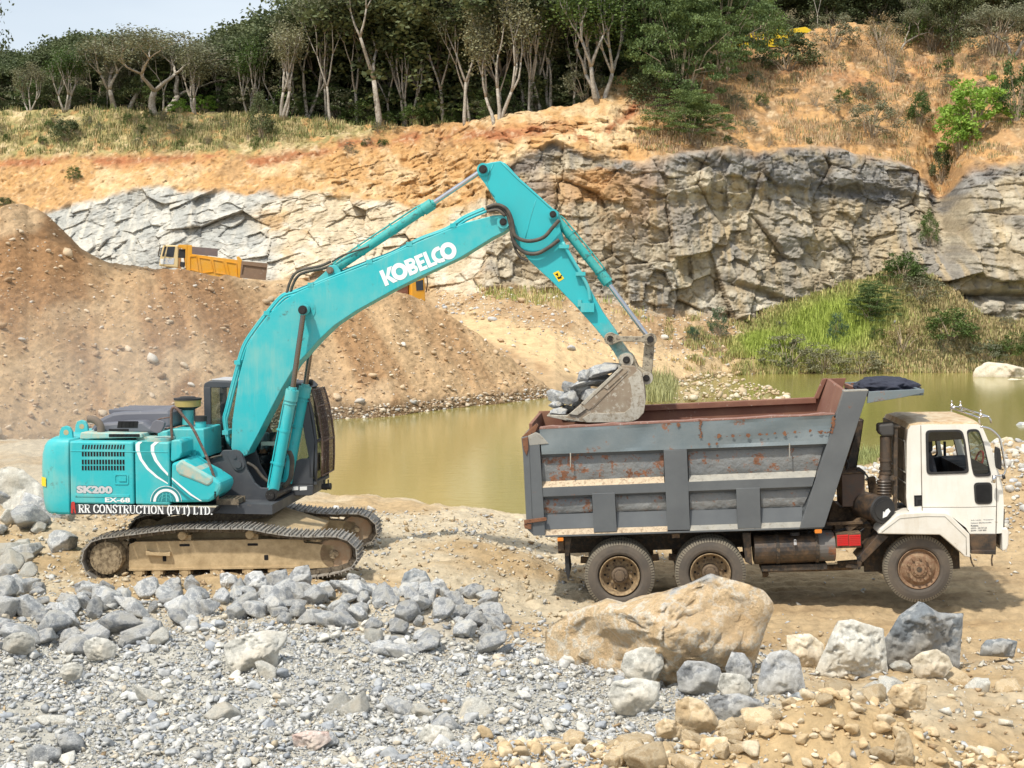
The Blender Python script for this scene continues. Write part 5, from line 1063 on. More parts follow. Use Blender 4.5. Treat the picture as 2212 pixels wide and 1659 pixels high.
# -- bed
bd_ = MB(); pan = pt_(Z3, [(92,352),(140,312),(1400,256),(1442,158),(1540,155),(1352,733),(160,770),(110,770)], BN+.13); bd_.poly(pan, BN+.13, BN+.17)
ftop = TF.at(Z3(600,217), BF); ftop2 = TF.at(Z3(1312,184), BF); fr1_ = TF.at(Z3(1350,99), BF); fr2_ = TF.at(Z3(1448,96), BF)
farw = [(pan[0][0], pan[0][1]), (ftop[0]-1.0, ftop[1]-.0), ftop, ftop2, fr1_, fr2_, (pan[5][0], pan[5][1]), (pan[7][0], pan[7][1])]
far_w = [(pan[0][0], ftop[1]), ftop, ftop2, fr1_, fr2_, (pan[5][0], pan[5][1]), (pan[7][0], pan[7][1])]
bed = MB(); bed.poly(pan, BN+.13, BN+.17); bed.box(pan[7][0]+.02, pan[5][0]-.02, BN+.171, BF-.041, pan[7][1]+.02, pan[7][1]+.10)
bedo = tpart(bed, 'bed', M_bed, bev=.005)
bi = MB(); bi.poly(far_w, BF-.04, BF); 
bi.poly([(pan[1][0], pan[1][1]+.008), (pan[2][0], pan[2][1]+.01), (pan[3][0], pan[3][1]+.0), (pan[5][0]-.06, pan[5][1]+.05), (pan[7][0]+.05, pan[7][1]+.05)], BN+.172, BN+.185)
# front board inside, joining the two raised pillars
a, b_ = Vector((pan[3][0]+.03, BN+.19, pan[3][1])), Vector((pan[5][0]-.30, BN+.19, pan[5][1]+.10)); c_, d_ = Vector((fr1_[0]+.06, BF-.045, fr1_[1])), Vector((pan[5][0]-.30, BF-.045, pan[5][1]+.10)); off = Vector((.05,0,0))
bi.hexa([a, c_, d_, b_], [a+off, c_+off, d_+off, b_+off])
bi.box(pan[0][0]-.0, pan[0][0]+.05, BN+.20, BF-.05, pan[7][1]+.05, ftop[1]-.02)
tpart(bi, 'bed_lining', M_inner, bedo, .004)
rm = MB(); rm.box(ftop[0]-1.5, ftop2[0]+.02, BF-.12, BF+.03, ftop[1]-.07, ftop[1]+.025); rm.poly([(ftop2[0]-.02, ftop2[1]-.0), (fr1_[0]-.02, fr1_[1]), (fr1_[0]+.06, fr1_[1]+.01), (ftop2[0]+.06, ftop2[1]-.0)], BF-.12, BF-.041); tpart(rm, 'far_rim', M_inner, bedo, .008)
# near top rail: boxed, dented, with a rust-stained upper edge
tr_o = pt_(Z3, [(135,316),(700,292),(1400,254),(1398,300),(1368,378),(700,405),(145,424),(137,370)], BN)
def dented(mb, poly_top, poly_bot, v, depth, n=60, seed=3, amp=.012):
    """a long plate between two edge lines with shallow dents in its face"""
    rg = random.Random(seed); d_ = [(rg.random(), rg.uniform(.1,.9), rg.uniform(.03,.09), rg.uniform(-1,.4)) for _ in range(26)]; rings = []; m_ = 9
    for i in range(n+1):
        t = i/n; T_ = Vector(poly_top[0]).lerp(Vector(poly_top[1]), t); B_ = Vector(poly_bot[0]).lerp(Vector(poly_bot[1]), t); r_ = []
        for k in range(m_):
            s_ = k/(m_-1); q = B_.lerp(T_, s_); dd = sum(a_*amp*math.exp(-((t-x_)/w_)**2-((s_-y_)/.35)**2) for x_, y_, w_, a_ in d_) if 0 < k < m_-1 else 0
            r_.append((q.x, v-dd, q.y))
        r_.append((T_.x, v+depth, T_.y)); r_.append((B_.x, v+depth, B_.y)); rings.append(r_)
    mb.loft(rings)
tp = MB(); dented(tp, (tr_o[0], tr_o[2]), (tr_o[6], tr_o[4]), BN, .129, 70, 5, .018); tpo = tpart(tp, 'top_rail', M_bedtop, bedo)
te = MB(); a0 = TF.at(Z3(135,306), BN); a1 = TF.at(Z3(1402,246), BN)
rg = random.Random(8); ptsT = [Vector(a0).lerp(Vector(a1), k/24)+Vector((0, rg.uniform(-.012,.008))) for k in range(25)]
te.poly([(p.x, p.y) for p in ptsT]+[(tr_o[2][0], tr_o[2][1]), (tr_o[0][0], tr_o[0][1])], BN-.004, BN+.17); te.poly([(a0[0]-.02, a0[1]-.02), (a1[0], a1[1]-.015), (a1[0], a1[1]-.05), (a0[0]-.02, a0[1]-.05)], BN-.006, BN+.1705) if False else None
tpart(te, 'rim_edge', paint('pinkish_rusty_rim', (.27,.14,.11), (.42,.36,.32), .25, .7, dirt=(.20,.11,.08), dirt_amt=.8, scale=5), bedo, .004)
sp_ = MB(); rg = random.Random(2)
def blob(mb, c, r_, v, n=11, sx=1.0):
    k0 = len(mb.Fc); mb.add([(c[0]+sx*r_*rg.uniform(.55,1.2)*math.cos(2*math.pi*k/n), v-.0001*(k0 % 9), c[1]+r_*rg.uniform(.55,1.2)*math.sin(2*math.pi*k/n)) for k in range(n)], [tuple(range(n))])
for q in ((905,345),(965,343),(1030,342),(1080,338),(1110,337),(1145,333),(1185,334),(1230,328),(1295,322),(862,380),(895,378)): blob(sp_, TF.at(Z3(*q), BN-.02), rg.uniform(.02,.04), BN-.021)
for k in range(16): blob(sp_, TF.at(Z3(822+rg.uniform(-5,8), 276+k*5), BN-.02), rg.uniform(.008,.022), BN-.021)
for k in range(16): blob(sp_, TF.at(Z3(1398-k*.8+rg.uniform(-6,6), 262+k*4.5), BN-.02), rg.uniform(.008,.026), BN-.021)
for k in range(20): blob(sp_, TF.at(Z3(1330+rg.uniform(0,60), 328+rg.uniform(-5,5)), BN-.02), rg.uniform(.005,.018), BN-.021, sx=1.6)
for k in range(10): blob(sp_, TF.at(Z3(830+k*52+rg.uniform(-9,9), 352-k*2.8), BN-.02), .006, BN-.021, sx=3)
blob(sp_, TF.at(Z3(730,298), BN-.02), .035, BN-.021)
tpart(sp_, 'rust_patch', M_rust, tpo)
# posts, rails, ribs
def rib(pts, v=BN, d=.129, mat=M_bed, name='side_rib', bev=.007): m_ = MB(); m_.poly(pt_(Z3, pts, v), v, v+d); return tpart(m_, name, mat, bedo, bev)
rib([(92,384),(136,380),(160,772),(108,772)], BN-.012, .14, name='rear_post')
rib([(85,345),(118,330),(140,340),(175,378),(92,386)], BN-.015, .14, M_ledge2, 'corner_gusset')
rib([(667,405),(767,402),(781,748),(684,750)], BN-.004, .132)
rib([(360,591),(458,588),(467,755),(368,758)], BN-.004, .132); rib([(978,569),(1080,566),(1085,740),(985,742)], BN-.004, .132)
rib([(1440,156),(1545,152),(1356,736),(1250,741)], BN-.014, .16, name='front_pillar')
rib([(1440,150),(1545,146),(1545,152),(1440,156)], BN-.016, .2, M_ledge2, 'pillar_cap', .002)
def slope(pa, pb, mat, name, va=BN+.12, vb=BN):   # a sloping strip from the panel (upper line) out to the rail (lower line)
    A = [TF.pt(Z3(*q), va) for q in pa]; B = [TF.pt(Z3(*q), vb) for q in pb]; m_ = MB(); m_.add([A[0], A[1], B[1], B[0]]+[A[0]+Vector((0,0,-.03)), A[1]+Vector((0,0,-.03)), B[1]+Vector((0,.02,-.02)), B[0]+Vector((0,.02,-.02))], [(0,1,2,3), (4,7,6,5), (0,3,7,4), (1,5,6,2), (0,4,5,1), (3,2,6,7)]); return tpart(m_, name, mat, bedo)
m_ = MB(); m_.poly(pt_(Z3, [(148,566),(1316,520),(1304,562),(150,606)], BN), BN, BN+.129); tpart(m_, 'middle_rail', M_bed, bedo, .006)
slope(((146,540),(668,518)), ((148,566),(670,545)), M_ledge, 'rail_ledge'); slope(((776,514),(1322,492)), ((776,541),(1316,520)), M_ledge2, 'rail_ledge')
m_ = MB(); m_.poly(pt_(Z3, [(160,771),(1352,733),(1350,741),(160,779)], BN), BN, BN+.129); tpart(m_, 'bottom_rail', M_bed, bedo, .004)
for (x0_, x1_, y0_, y1_) in ((155,368,682,745),(466,684,672,738),(780,985,664,728),(1086,1262,655,718)):
    slope(((x0_,y0_),(x1_,y0_-(x1_-x0_)*.035)), ((x0_,y1_),(x1_,y1_-(x1_-x0_)*.035)), M_bed, 'lower_skirt', BN+.10, BN+.05)
slope(((158,744),(684,727)), ((160,771),(684,754)), M_ledge, 'bottom_ledge', BN+.06, BN); slope(((780,724),(1258,707)), ((780,751),(1254,736)), M_ledge2, 'bottom_ledge', BN+.06, BN)
def bulge(pts4, name, out=.05, seed=1):  # top-left, top-right, bottom-right, bottom-left in Z3: convex dented sheet
    v = BN+.12; TL, TR_, BR, BL = [Vector(TF.at(Z3(*q), v)) for q in pts4]; n = max(12, int((TR_-TL).length*22)); m_ = 12; vs = []; fs = []
    for j in range(m_+1):
        for i in range(n+1):
            q = TL.lerp(TR_, i/n).lerp(BL.lerp(BR, i/n), j/m_); s_ = j/m_
            o_ = out*math.sin(math.pi*min(1, s_*1.02))**.6 + .012*float(fbm(np.array([q.x*5+seed]), np.array([q.y*7]), 0, 3, 300)[0]); vs.append((q.x, v-o_*(0.2 if j in (0, m_) else 1), q.y))
    fs = [(j*(n+1)+i, j*(n+1)+i+1, (j+1)*(n+1)+i+1, (j+1)*(n+1)+i) for j in range(m_) for i in range(n)]; mb = MB(); mb.add(vs, fs, True); return tpart(mb, name, M_bulge, bedo)
for k, q in enumerate([((148,436),(667,418),(668,518),(146,540)), ((772,412),(1352,392),(1322,492),(776,514)), ((152,615),(360,608),(362,672),(155,682)), ((460,602),(672,594),(682,664),(466,672)), ((779,592),(978,584),(982,655),(780,664)), ((1082,582),(1298,572),(1262,648),(1086,655))]):
    bulge(q, 'side_panel', .028, k*3.1)
m_ = MB()
for q in ((268,420,478),(1207,380,438)):
    a = TF.pt(Z3(q[0], q[1]), BN-.01); b2_ = TF.pt(Z3(q[0], q[2]), BN-.01); m_.bar(a+Vector((0,.1,0)), a, .02); m_.bar(a, b2_, .016)
tpart(m_, 'tie_hook', M_ledge2, bedo)
# tailgate and hinge
tg = MB(); o_ = pt_(Z3, [(57,352),(84,345),(92,384),(108,770),(80,742),(64,420)], BN-.01); tg.poly(o_, BN-.01, BF); 
tgo = tpart(tg, 'tailgate', M_bed, bedo, .01)
tg = MB(); tg.poly(pt_(Z3, [(57,352),(92,318),(122,292),(130,300),(118,328),(86,346)], BN+.05), BN+.05, BN+.16); tg.poly(pt_(Z3, [(57,352),(92,318),(122,292),(130,300),(118,328),(86,346)], BF-.1), BF-.15, BF-.04); tg.poly(pt_(Z3, [(60,356),(86,348),(88,400),(80,430),(66,400)], BN-.03), BN-.03, BN-.011); tpart(tg, 'tailgate_arm', M_rust, tgo, .008)
tg = MB(); tg.poly(pt_(Z3, [(68,706),(160,694),(165,708),(70,722)], BN-.05), BN-.05, BN-.016); tg.poly(pt_(Z3, [(68,724),(100,722),(100,745),(72,742)], BN-.04), BN-.04, BN+.05); c0 = TF.pt(Z3(160,702), BN-.05); tg.cyl(c0+Vector((0,-.01,0)), c0+Vector((0,.06,0)), .022, n=12); tpart(tg, 'latch_bar', M_rust, tgo, .004)
# canopy above the cab
cn = MB()
for v_, pts in ((BN, [(1545,155),(1784,143),(1784,160),(1690,180),(1540,205)]),): o_ = pt_(Z3, pts, v_); cn.poly(o_, v_, v_+.05); ofar = o_; cn.poly(o_, BF-.05, BF)
u1 = max(p[0] for p in o_); wt = o_[1][1]; cn.box(u1-.05, u1-.001, BN+.051, BF-.051, wt-.10, wt-.012); cn.box(o_[0][0]+.05, u1-.051, BN+.051, BF-.051, wt-.10, wt-.085); cno = tpart(cn, 'canopy', M_bedtop, bedo, .006)
cn = MB(); cn.box(o_[0][0]-.02, o_[0][0]+.03, BN+.06, BF-.06, wt-.08, wt-.02); cn.box(o_[0][0]+.03, u1-.06, BN+.7, BN+.75, wt-.083, wt-.03); cn.box(o_[0][0]+.03, u1-.06, BF-.9, BF-.85, wt-.083, wt-.03); cn.bar((o_[0][0]+.1, BF-.08, wt-.03), (u1-.1, BN+.9, wt-.03), .03); tpart(cn, 'canopy_lining', M_inner, cno)
# -- chassis
ch_ = MB(); ra = TF.at(Z3(212,778), .78); rb2 = TF.at(Z3(1700,735), .78)
for v_ in (.78, 1.52): ch_.box(ra[0], 5.9, v_, v_+.08, ra[1]-.27, ra[1]-.01)
for u_ in (.2, .75, 1.3, 2.3, 3.4, 4.2, 5.6): ch_.box(u_, u_+.08, .861, 1.519, ra[1]-.22, ra[1]-.06)
ch_.box(ra[0]+.05, 3.7, .6, .80, ra[1]-.01, ra[1]+.10); ch_.box(ra[0]+.05, 3.7, 1.52, 1.72, ra[1]-.01, ra[1]+.10); tpart(ch_, 'chassis', M_chas, bev=.008)
WR = .535
wheels = [(TF.at(Z3(479,947), 0), True, 1.0), (TF.at(Z3(869,935), 0), True, 1.0), (TF.at(Z3(1763,917), 0), False, .955)]
for (u, w), dual, sc in wheels:
    ax = MB(); ax.cyl((u, .25, w-.02), (u, 2.05, w-.02), .075, n=14); 
    if dual:
        ax.lathe((u, 1.15, w-.02), (0,1,0), [(-.22,.06),(-.15,.20),(0,.25),(.15,.20),(.22,.06)], 20)
        for v_ in (.62, 1.68):
            ax.bar((u-.62, v_, w+.17), (u+.0, v_, w+.10), .07, .10); ax.bar((u, v_, w+.10), (u+.62, v_, w+.17), .07, .10); ax.box(u-.06, u+.06, v_-.06, v_+.06, w-.08, w+.22)
    tpart(ax, 'axle', M_chasb, bev=.004)
    for side in (0, 1):
        for k in range(2 if dual else 1):
            # outer wheel face at v=0 on the near side; mirrored on the far side
            sgn = 1 if side == 0 else -1; base_v = (0.0 if side == 0 else 2.30)+sgn*(.30*k if dual else .02)
            wd = .255; r_ = WR*sc; prof = [(.045,.325*sc),(.012,.345*sc),(0,.375*sc),(.0,.43*sc),(.012,r_-.045),(.035,r_-.012)]
            ty = MB(); cc0 = (u, base_v, w); ty.lathe(cc0, (0,sgn,0), prof+[(.06,r_),(wd-.06,r_),(wd-.035,r_-.012),(wd-.012,r_-.045),(wd,.43*sc),(wd,.375*sc),(wd-.03,.34*sc)], 56)
            wh_o = thing_w = None
            wheel = tpart(ty, 'wheel' , M_tyre)
            tb_ = MB(); NT = 76                # shoulder lugs and tread blocks
            for j in range(NT):
                t = 2*math.pi*j/NT; t1 = t+2*math.pi/NT*.62; d0 = Vector((math.cos(t), 0, math.sin(t))); d1 = Vector((math.cos(t1), 0, math.sin(t1))); c3 = Vector(cc0)
                for (a_, b3) in ((.016, .075), (wd-.075, wd-.016)):
                    e = sgn; i0 = r_-.048 if a_ < .05 else r_-.006; i1 = r_-.048 if b3 > wd-.05 else r_-.006
                    tb_.hexa([c3+d0*i0+Vector((0,e*a_-(0 if a_>.05 else e*.008),0)), c3+d1*i0+Vector((0,e*a_-(0 if a_>.05 else e*.008),0)), c3+d1*i1+Vector((0,e*b3,0)), c3+d0*i1+Vector((0,e*b3,0))],
                             [c3+d0*(r_+.004)+Vector((0,e*(a_+.012),0)), c3+d1*(r_+.004)+Vector((0,e*(a_+.012),0)), c3+d1*(r_+.004)+Vector((0,e*(b3-.012),0)), c3+d0*(r_+.004)+Vector((0,e*(b3-.012),0))])
            tb_.lathe(cc0, (0,sgn,0), [(.09,r_),(.09,r_+.008),(.12,r_+.008),(.12,r_)], 56); tb_.lathe(cc0, (0,sgn,0), [(.135,r_),(.135,r_+.008),(.165,r_+.008),(.165,r_)], 56)
            tpart(tb_, 'tread', M_tread, wheel)
            if k == 0:
                rm_ = MB(); c3 = Vector(cc0)
                if dual: pr = [(.03,.300),(.018,.312),(.012,.302),(.03,.288),(.07,.272),(.15,.262),(.175,.25),(.17,.12),(.15,.10)]
                else: pr = [(.04,.300),(.022,.312),(.016,.302),(.035,.288),(.055,.275),(.06,.262),(.03,.225),(.01,.20),(.005,.13),(.02,.12)]
                rm_.lathe(cc0, (0,sgn,0), pr, 44); rim_o = tpart(rm_, 'rim', M_rimtan if dual else M_rimrust, wheel)
                hb_ = MB()
                if dual: hb_.lathe(cc0, (0,sgn,0), [(.17,.135),(.06,.125),(.045,.11),(.045,.085),(.012,.075),(.008,.03),(.008,0)], 28)
                else: hb_.lathe(cc0, (0,sgn,0), [(.02,.13),(-.012,.12),(-.015,.09),(-.03,.08),(-.032,.0)], 28)
                ho_ = tpart(hb_, 'hub', M_hubd if dual else M_rimrust, wheel)
                nb = MB(); nbn = 10; rr2 = .185 if dual else .172
                for j in range(nbn):
                    t = 2*math.pi*(j+.3)/nbn; e = Vector((math.cos(t)*rr2, 0, math.sin(t)*rr2)); dv = .172 if dual else .006; nb.cyl(c3+e+Vector((0,sgn*dv,0)), c3+e+Vector((0,sgn*(dv-.045),0)), .02, .016, n=6)
                for j in range(10):
                    t = 2*math.pi*(j+.5)/10; e = Vector((math.cos(t)*.095, 0, math.sin(t)*.095)); dv = .05 if dual else -.012; nb.cyl(c3+e+Vector((0,sgn*dv,0)), c3+e+Vector((0,sgn*(dv-.02),0)), .010, n=6)
                nbo = tpart(nb, 'wheel_nut', M_hubd if dual else M_rimrust, rim_o)
                if dual:
                    ho2 = MB()
                    for j in range(10):
                        t = 2*math.pi*(j)/10; e = Vector((math.cos(t)*.232, 0, math.sin(t)*.232)); ho2.cyl(c3+e+Vector((0,sgn*.1730,0)), c3+e+Vector((0,sgn*.1725,0)), .018, n=10)
                    tpart(ho2, 'rim_slot', M_void, rim_o)
                else:
                    MB().cyl(c3+Vector((0,sgn*-.034,0)), c3+Vector((0,sgn*-.031,0)), .042, n=20).obj('hub_bore', M_chas, ho_)
# fuel tank, straps, lock
ft = MB(); tb0 = TF.at(Z3(1056,782), .02); tb1 = TF.at(Z3(1330,902), .02)
prf = [(.25,tb0[1]-.0)]; 
def drum(mb, u0, u1, v0, v1, w0, w1, r_, n=6):
    o_ = rrect(v0, w0, v1, w1, r_, n); mb.loft([[(u0, a_, b3) for a_, b3 in o_], [(u1, a_, b3) for a_, b3 in o_]])
wt0 = TF.at(Z3(1056,780), .05)[1]; wb0 = TF.at(Z3(1056,905), .05)[1]; ue = TF.at(Z3(1325,800), .05)[0]; ue2 = TF.at(Z3(1405,800), .05)[0]
drum(ft, tb0[0], ue, .03, .68, wb0, wt0, .22); fto = tpart(ft, 'fuel_tank', M_tank, bev=.01)
ft = MB(); drum(ft, ue+.001, ue2, .035, .675, wb0+.01, wt0-.0, .22); tpart(ft, 'tank_end', M_tank2, fto, .012)
ft = MB()
for u_ in (TF.at(Z3(1150,800), .05)[0], ue-.02): drum(ft, u_, u_+.05, .02, .69, wb0-.012, wt0+.012, .23)
ft.box(tb0[0]+.1, ue+.15, .15, .6, wb0-.10, wb0-.012); ft.obj('tank_strap', M_chas, fto)
ft = MB(); c0 = TF.pt(Z3(1230,770), .12); ft.cyl(c0, c0+Vector((0,0,.05)), .075, n=18); fl_ = tpart(ft, 'filler_cap', M_black, fto); c0 = TF.pt(Z3(1231,800), .0); ft = MB(); ft.box(c0.x-.02, c0.x+.02, -.02, .01, c0.z-.04, c0.z); ft.tube([(c0.x-.012,-.005,c0.z), (c0.x-.01,-.005,c0.z+.035), (c0.x+.01,-.005,c0.z+.035), (c0.x+.012,-.005,c0.z)], .005, n=5); ft.obj('padlock', M_silver, fl_)
# mudguard post behind the second wheel, exhaust tail, marker lamps, battery box
m_ = MB(); m_.poly(pt_(Z3, [(1005,760),(1040,760),(1048,900),(1018,885)], .1), .1, .55); m_.poly(pt_(Z3, [(240,780),(272,780),(262,860),(246,860)], .1), .1, .13); tpart(m_, 'mudguard_bracket', M_chas, bev=.006)
m_ = MB(); m_.poly(pt_(Z3, [(243,850),(258,848),(266,930),(258,968),(246,920)], .15), .15, .70); tpart(m_, 'mud_flap', M_black, bev=.004)
m_ = MB(); m_.cyl(TF.pt(Z3(1105,935), .35), TF.pt(Z3(1105,935), .35)+Vector((0,.8,.05)), .045, n=14); m_.tube([TF.pt(Z3(1105,938), .36), TF.pt(Z3(1120,915), .5), TF.pt(Z3(1300,912), .6), TF.pt(Z3(1480,905), .6)], .05, n=10); tpart(m_, 'exhaust', M_chasb)
for q in ((1315,744,1345,762),(212,780,238,796)):
    m_ = MB(); a = TF.at(Z3(q[0], q[3]), BN+.02); b2_ = TF.at(Z3(q[2], q[1]), BN+.02); m_.poly(rrect(a[0], a[1], b2_[0], b2_[1], .015), BN-.0, BN+.06); tpart(m_, 'marker_lamp', M_orange, bev=.005)
m_ = MB(); a = TF.at(Z3(214,838), .05); b2_ = TF.at(Z3(238,798), .05); m_.box(a[0], b2_[0], .05, .3, a[1], b2_[1]); a = TF.at(Z3(703,783), .0); m_.box(a[0], a[0]+.12, .0, .05, a[1], a[1]+.07); tpart(m_, 'tail_bracket', M_chasb, bev=.006)
m_ = MB(); a = TF.at(Z11(450,1300), .08); b2_ = TF.at(Z11(628,1195), .08); m_.box(a[0], b2_[0], .10, .5, a[1]-.02, b2_[1]); bxo = tpart(m_, 'battery_box', M_chasb, bev=.006)
for x0_, x1_ in ((456,534),(543,622)):
    m_ = MB(); a = TF.at(Z11(x0_,1290), .09); b2_ = TF.at(Z11(x1_,1208), .09); m_.box(a[0], b2_[0], .085, .099, a[1], b2_[1])
    for k in range(6): wv = a[1]+(b2_[1]-a[1])*(k+.5)/6; m_.box(a[0]+.01, b2_[0]-.01, .078, .0845, wv-.006, wv+.006)
    tpart(m_, 'red_reflector', M_redl, bxo)
# machinery between bed and cab
m_ = MB(); m_.poly(pt_(Z11, [(610,375),(650,370),(592,760),(530,765),(510,720)], .95), .95, 1.25); tpart(m_, 'tipping_ram', M_tank, bev=.02)
m_ = MB(); m_.poly(pt_(Z11, [(485,770),(655,760),(655,1002),(492,1006)], .35), .35, .95); bo2 = tpart(m_, 'oil_tank_box', paint('dark_oily_box', (.055,.045,.04), (.10,.055,.035), .25, .5, dirt=(.10,.075,.055), dirt_amt=.6, scale=3, thr=.3), bev=.01)
m_ = MB(); a = pt_(Z11, [(485,768),(655,758)], .35); m_.poly([(a[0][0]-.01, a[0][1]), (a[1][0]+.01, a[1][1]), (a[1][0]+.01, a[1][1]+.015), (a[0][0]-.01, a[0][1]+.015)], .33, .97); tpart(m_, 'box_lid', M_chasb, bo2)
m_ = MB(); m_.poly(pt_(Z11, [(420,960),(480,1010),(620,1010),(625,1060),(600,1200),(380,1180)], .75), .75, 1.5); m_.bar(TF.pt(Z11(375,1130), .3), TF.pt(Z11(640,1118), .3), .05); m_.bar(TF.pt(Z11(520,1170), .35), TF.pt(Z11(700,1050), .35), .10); m_.bar(TF.pt(Z11(700,790), .6), TF.pt(Z11(725,960), .6), .12); m_.box(*[TF.at(Z11(440,1195), .4)[0], TF.at(Z11(700,1195), .4)[0]], .4, .77, TF.at(Z11(640,1290), .4)[1], TF.at(Z11(640,1130), .4)[1])
m_.bar(TF.pt(Z11(650,1290), .5), TF.pt(Z11(720,1080), .5), .07); m_.bar(TF.pt(Z11(560,1160), .4), TF.pt(Z11(760,1150), .4), .04); tpart(m_, 'subframe', M_chasb, bev=.008)
m_ = MB()
for pts in (((595,730),(650,760),(675,790),(660,815)), ((430,1190),(520,1165),(600,1195),(650,1160)), ((240,1185),(270,1200),(300,1188)), ((520,660),(535,700),(520,740)), ((650,1010),(630,1050),(700,990))): m_.tube([TF.pt(Z11(*q), .33) for q in pts], .016, n=6)
tpart(m_, 'oil_hose', M_black)
m_ = MB(); m_.bar(TF.pt(Z11(458,1425), .6), TF.pt(Z11(760,1400), .6), .10); m_.bar(TF.pt(Z11(515,1430), .3), TF.pt(Z11(600,1440), .3), .07); tpart(m_, 'steering_linkage', M_chas, bev=.01)
m_ = MB(); dq = [TF.pt(Z11(*q), .02) for q in ((760,1195),(828,1222),(640,1412),(600,1380))]; m_.hexa(dq, [p+Vector((0,.5,0)) for p in dq]); m_.poly(pt_(Z11, [(595,1365),(640,1400),(620,1462),(605,1462)], .03), .03, .06); tpart(m_, 'splash_guard', M_tank, bev=.01)
# air filter and intake stack
c0 = TF.pt(Z5(305,885), -.02); m_ = MB(); m_.cyl(c0+Vector((-.0,0,0)), c0+Vector((-.22,.5,.02)), .205, n=30); flt = tpart(m_, 'air_filter', M_tank, bev=.01)
m_ = MB(); nn = Vector((.22,-.5,-.02)).normalized(); m_.cyl(c0, c0+nn*.03, .215, .20, n=30); m_.cyl(c0+nn*.03, c0+nn*.04, .15, n=30); m_.cyl(c0+nn*.04, c0+nn*.055, .02, n=10); tpart(m_, 'filter_lid', M_black, flt)
x_, y_ = ortho(nn); m_ = MB(); ce = c0+nn*.047; 
lb_ = [TF.pt(Z5(*q), -.05) for q in ((282,915),(345,875),(360,895),(335,930),(300,945))]; m_.add([(p.x, -.062, p.z) for p in lb_], [tuple(range(5))]); m_.obj('paper_label', M_white, flt)
m_ = MB(); a = pt_(Z5, [(283,300),(385,290),(385,380),(300,382),(283,350)], .10); m_.poly(a, .10, .42); 
sko2 = tpart(m_, 'intake_hood', paint('dusty_black_plastic', (.05,.047,.045), (.2,.18,.16), .15, .6, dirt=(.16,.14,.12), dirt_amt=.6), bev=.03)
m_ = MB(); A0 = TF.pt(Z5(325,380), .2); A1 = TF.pt(Z5(325,640), .2); m_.cyl(A0, A1, .082, n=20); 
for t in (.62, .85, .96): q = A0.lerp(A1, t); m_.cyl(q+Vector((0,0,.02)), q-Vector((0,0,.02)), .095, n=20)
B0 = TF.pt(Z5(315,680), .2); B1 = TF.pt(Z5(318,800), .2); m_.cyl(A1, B0, .082, .10, n=20)
for k in range(6): q = B0.lerp(B1, k/6); q1 = B0.lerp(B1, (k+1)/6); m_.cyl(q, q.lerp(q1, .5), .10, .118, n=20); m_.cyl(q.lerp(q1, .5), q1, .118, .10, n=20)
tpart(m_, 'intake_stack', M_tank)
m_ = MB(); m_.poly(pt_(Z5, [(384,298),(412,298),(408,900),(380,905)], .18), .18, .24); m_.poly(pt_(Z5, [(350,300),(430,308),(430,322),(350,320)], .16), .16, .22); m_.poly(pt_(Z5, [(340,650),(390,655),(390,690),(340,680)], .14), .14, .22); tpart(m_, 'stack_frame', M_chas, bev=.006)
# -- cab
VN = .04; VF = 2.20
co = pt_(Z5, [(478,880),(470,800),(474,420),(482,340),(500,310),(560,303),(965,300),(990,312),(1050,450),(1108,640),(1132,720),(1140,860),(1134,1045),(1088,1050),(905,1050),(880,1010),(760,915),(720,903),(500,908)], VN)
wn1 = rounded(pt_(Z5, [(605,342),(850,338),(872,420),(897,630),(612,640)], VN), .07); wn2 = rounded(pt_(Z5, [(884,338),(965,334),(1000,430),(1052,650),(935,655),(920,600)], VN), .06)
cw_ = MB(); plate(cw_, co, [wn1, wn2], VN, VN+.05); plate(cw_, co, [wn1, wn2], VF-.05, VF)
cabo = tpart(cw_, 'cab', M_cabw, bev=.006)
def xw(zx, zy, v=VN): return TF.at(Z5(zx, zy), v)
w_rt = co[5][1]; cu0 = co[2][0]; 
rfm = MB(); rfp = [co[3], (co[4][0], co[4][1]), co[5], co[6], co[7], (co[7][0]-.04, co[7][1]-.03), (co[6][0], co[6][1]-.03), (co[5][0], co[5][1]-.03), (co[4][0]+.02, co[4][1]-.03)]
rings = []
for v_, dz in ((VN+.0515,.0),(VN+.14,.035),(VN+.35,.05),(1.12,.055),(VF-.35,.05),(VF-.14,.035),(VF-.0515,.0)): rings.append([(p[0], v_, p[1]+(dz if i in (2,3) else dz*.6 if i in (1,4) else 0)) for i, p in enumerate(rfp)])
rfm.loft(rings, smooth=False); tpart(rfm, 'cab_roof', M_roof, cabo)
m_ = MB(); m_.box(cu0+.005, cu0+.05, VN+.051, VF-.051, co[0][1], w_rt-.06); rwo = tpart(m_, 'rear_wall', M_rear, cabo, .005)
m_ = MB()
for v0, v1, w0, w1 in ((.2,.95,w_rt-.75,w_rt-.25),(.2,.95,w_rt-1.45,w_rt-.9),(1.3,2.0,w_rt-.75,w_rt-.25),(1.3,2.0,w_rt-1.45,w_rt-.9)): 
    for (a_, b3, c3, d3) in ((v0, v1, w0, w0+.015), (v0, v1, w1-.015, w1), (v0, v0+.015, w0, w1), (v1-.015, v1, w0, w1)): m_.box(cu0-.008, cu0+.0045, a_, b3, c3, d3)
tpart(m_, 'wall_rib', M_ledge2, rwo)
m_ = MB(); fr = [co[9], co[10], co[11], co[12]]
for i in range(3): m_.hexa([(fr[i][0]-.03, VN+.051, fr[i][1]), (fr[i][0]-.03, VF-.051, fr[i][1]), (fr[i+1][0]-.03, VF-.051, fr[i+1][1]), (fr[i+1][0]-.03, VN+.051, fr[i+1][1])], [(fr[i][0], VN+.051, fr[i][1]), (fr[i][0], VF-.051, fr[i][1]), (fr[i+1][0], VF-.051, fr[i+1][1]), (fr[i+1][0], VN+.051, fr[i+1][1])])
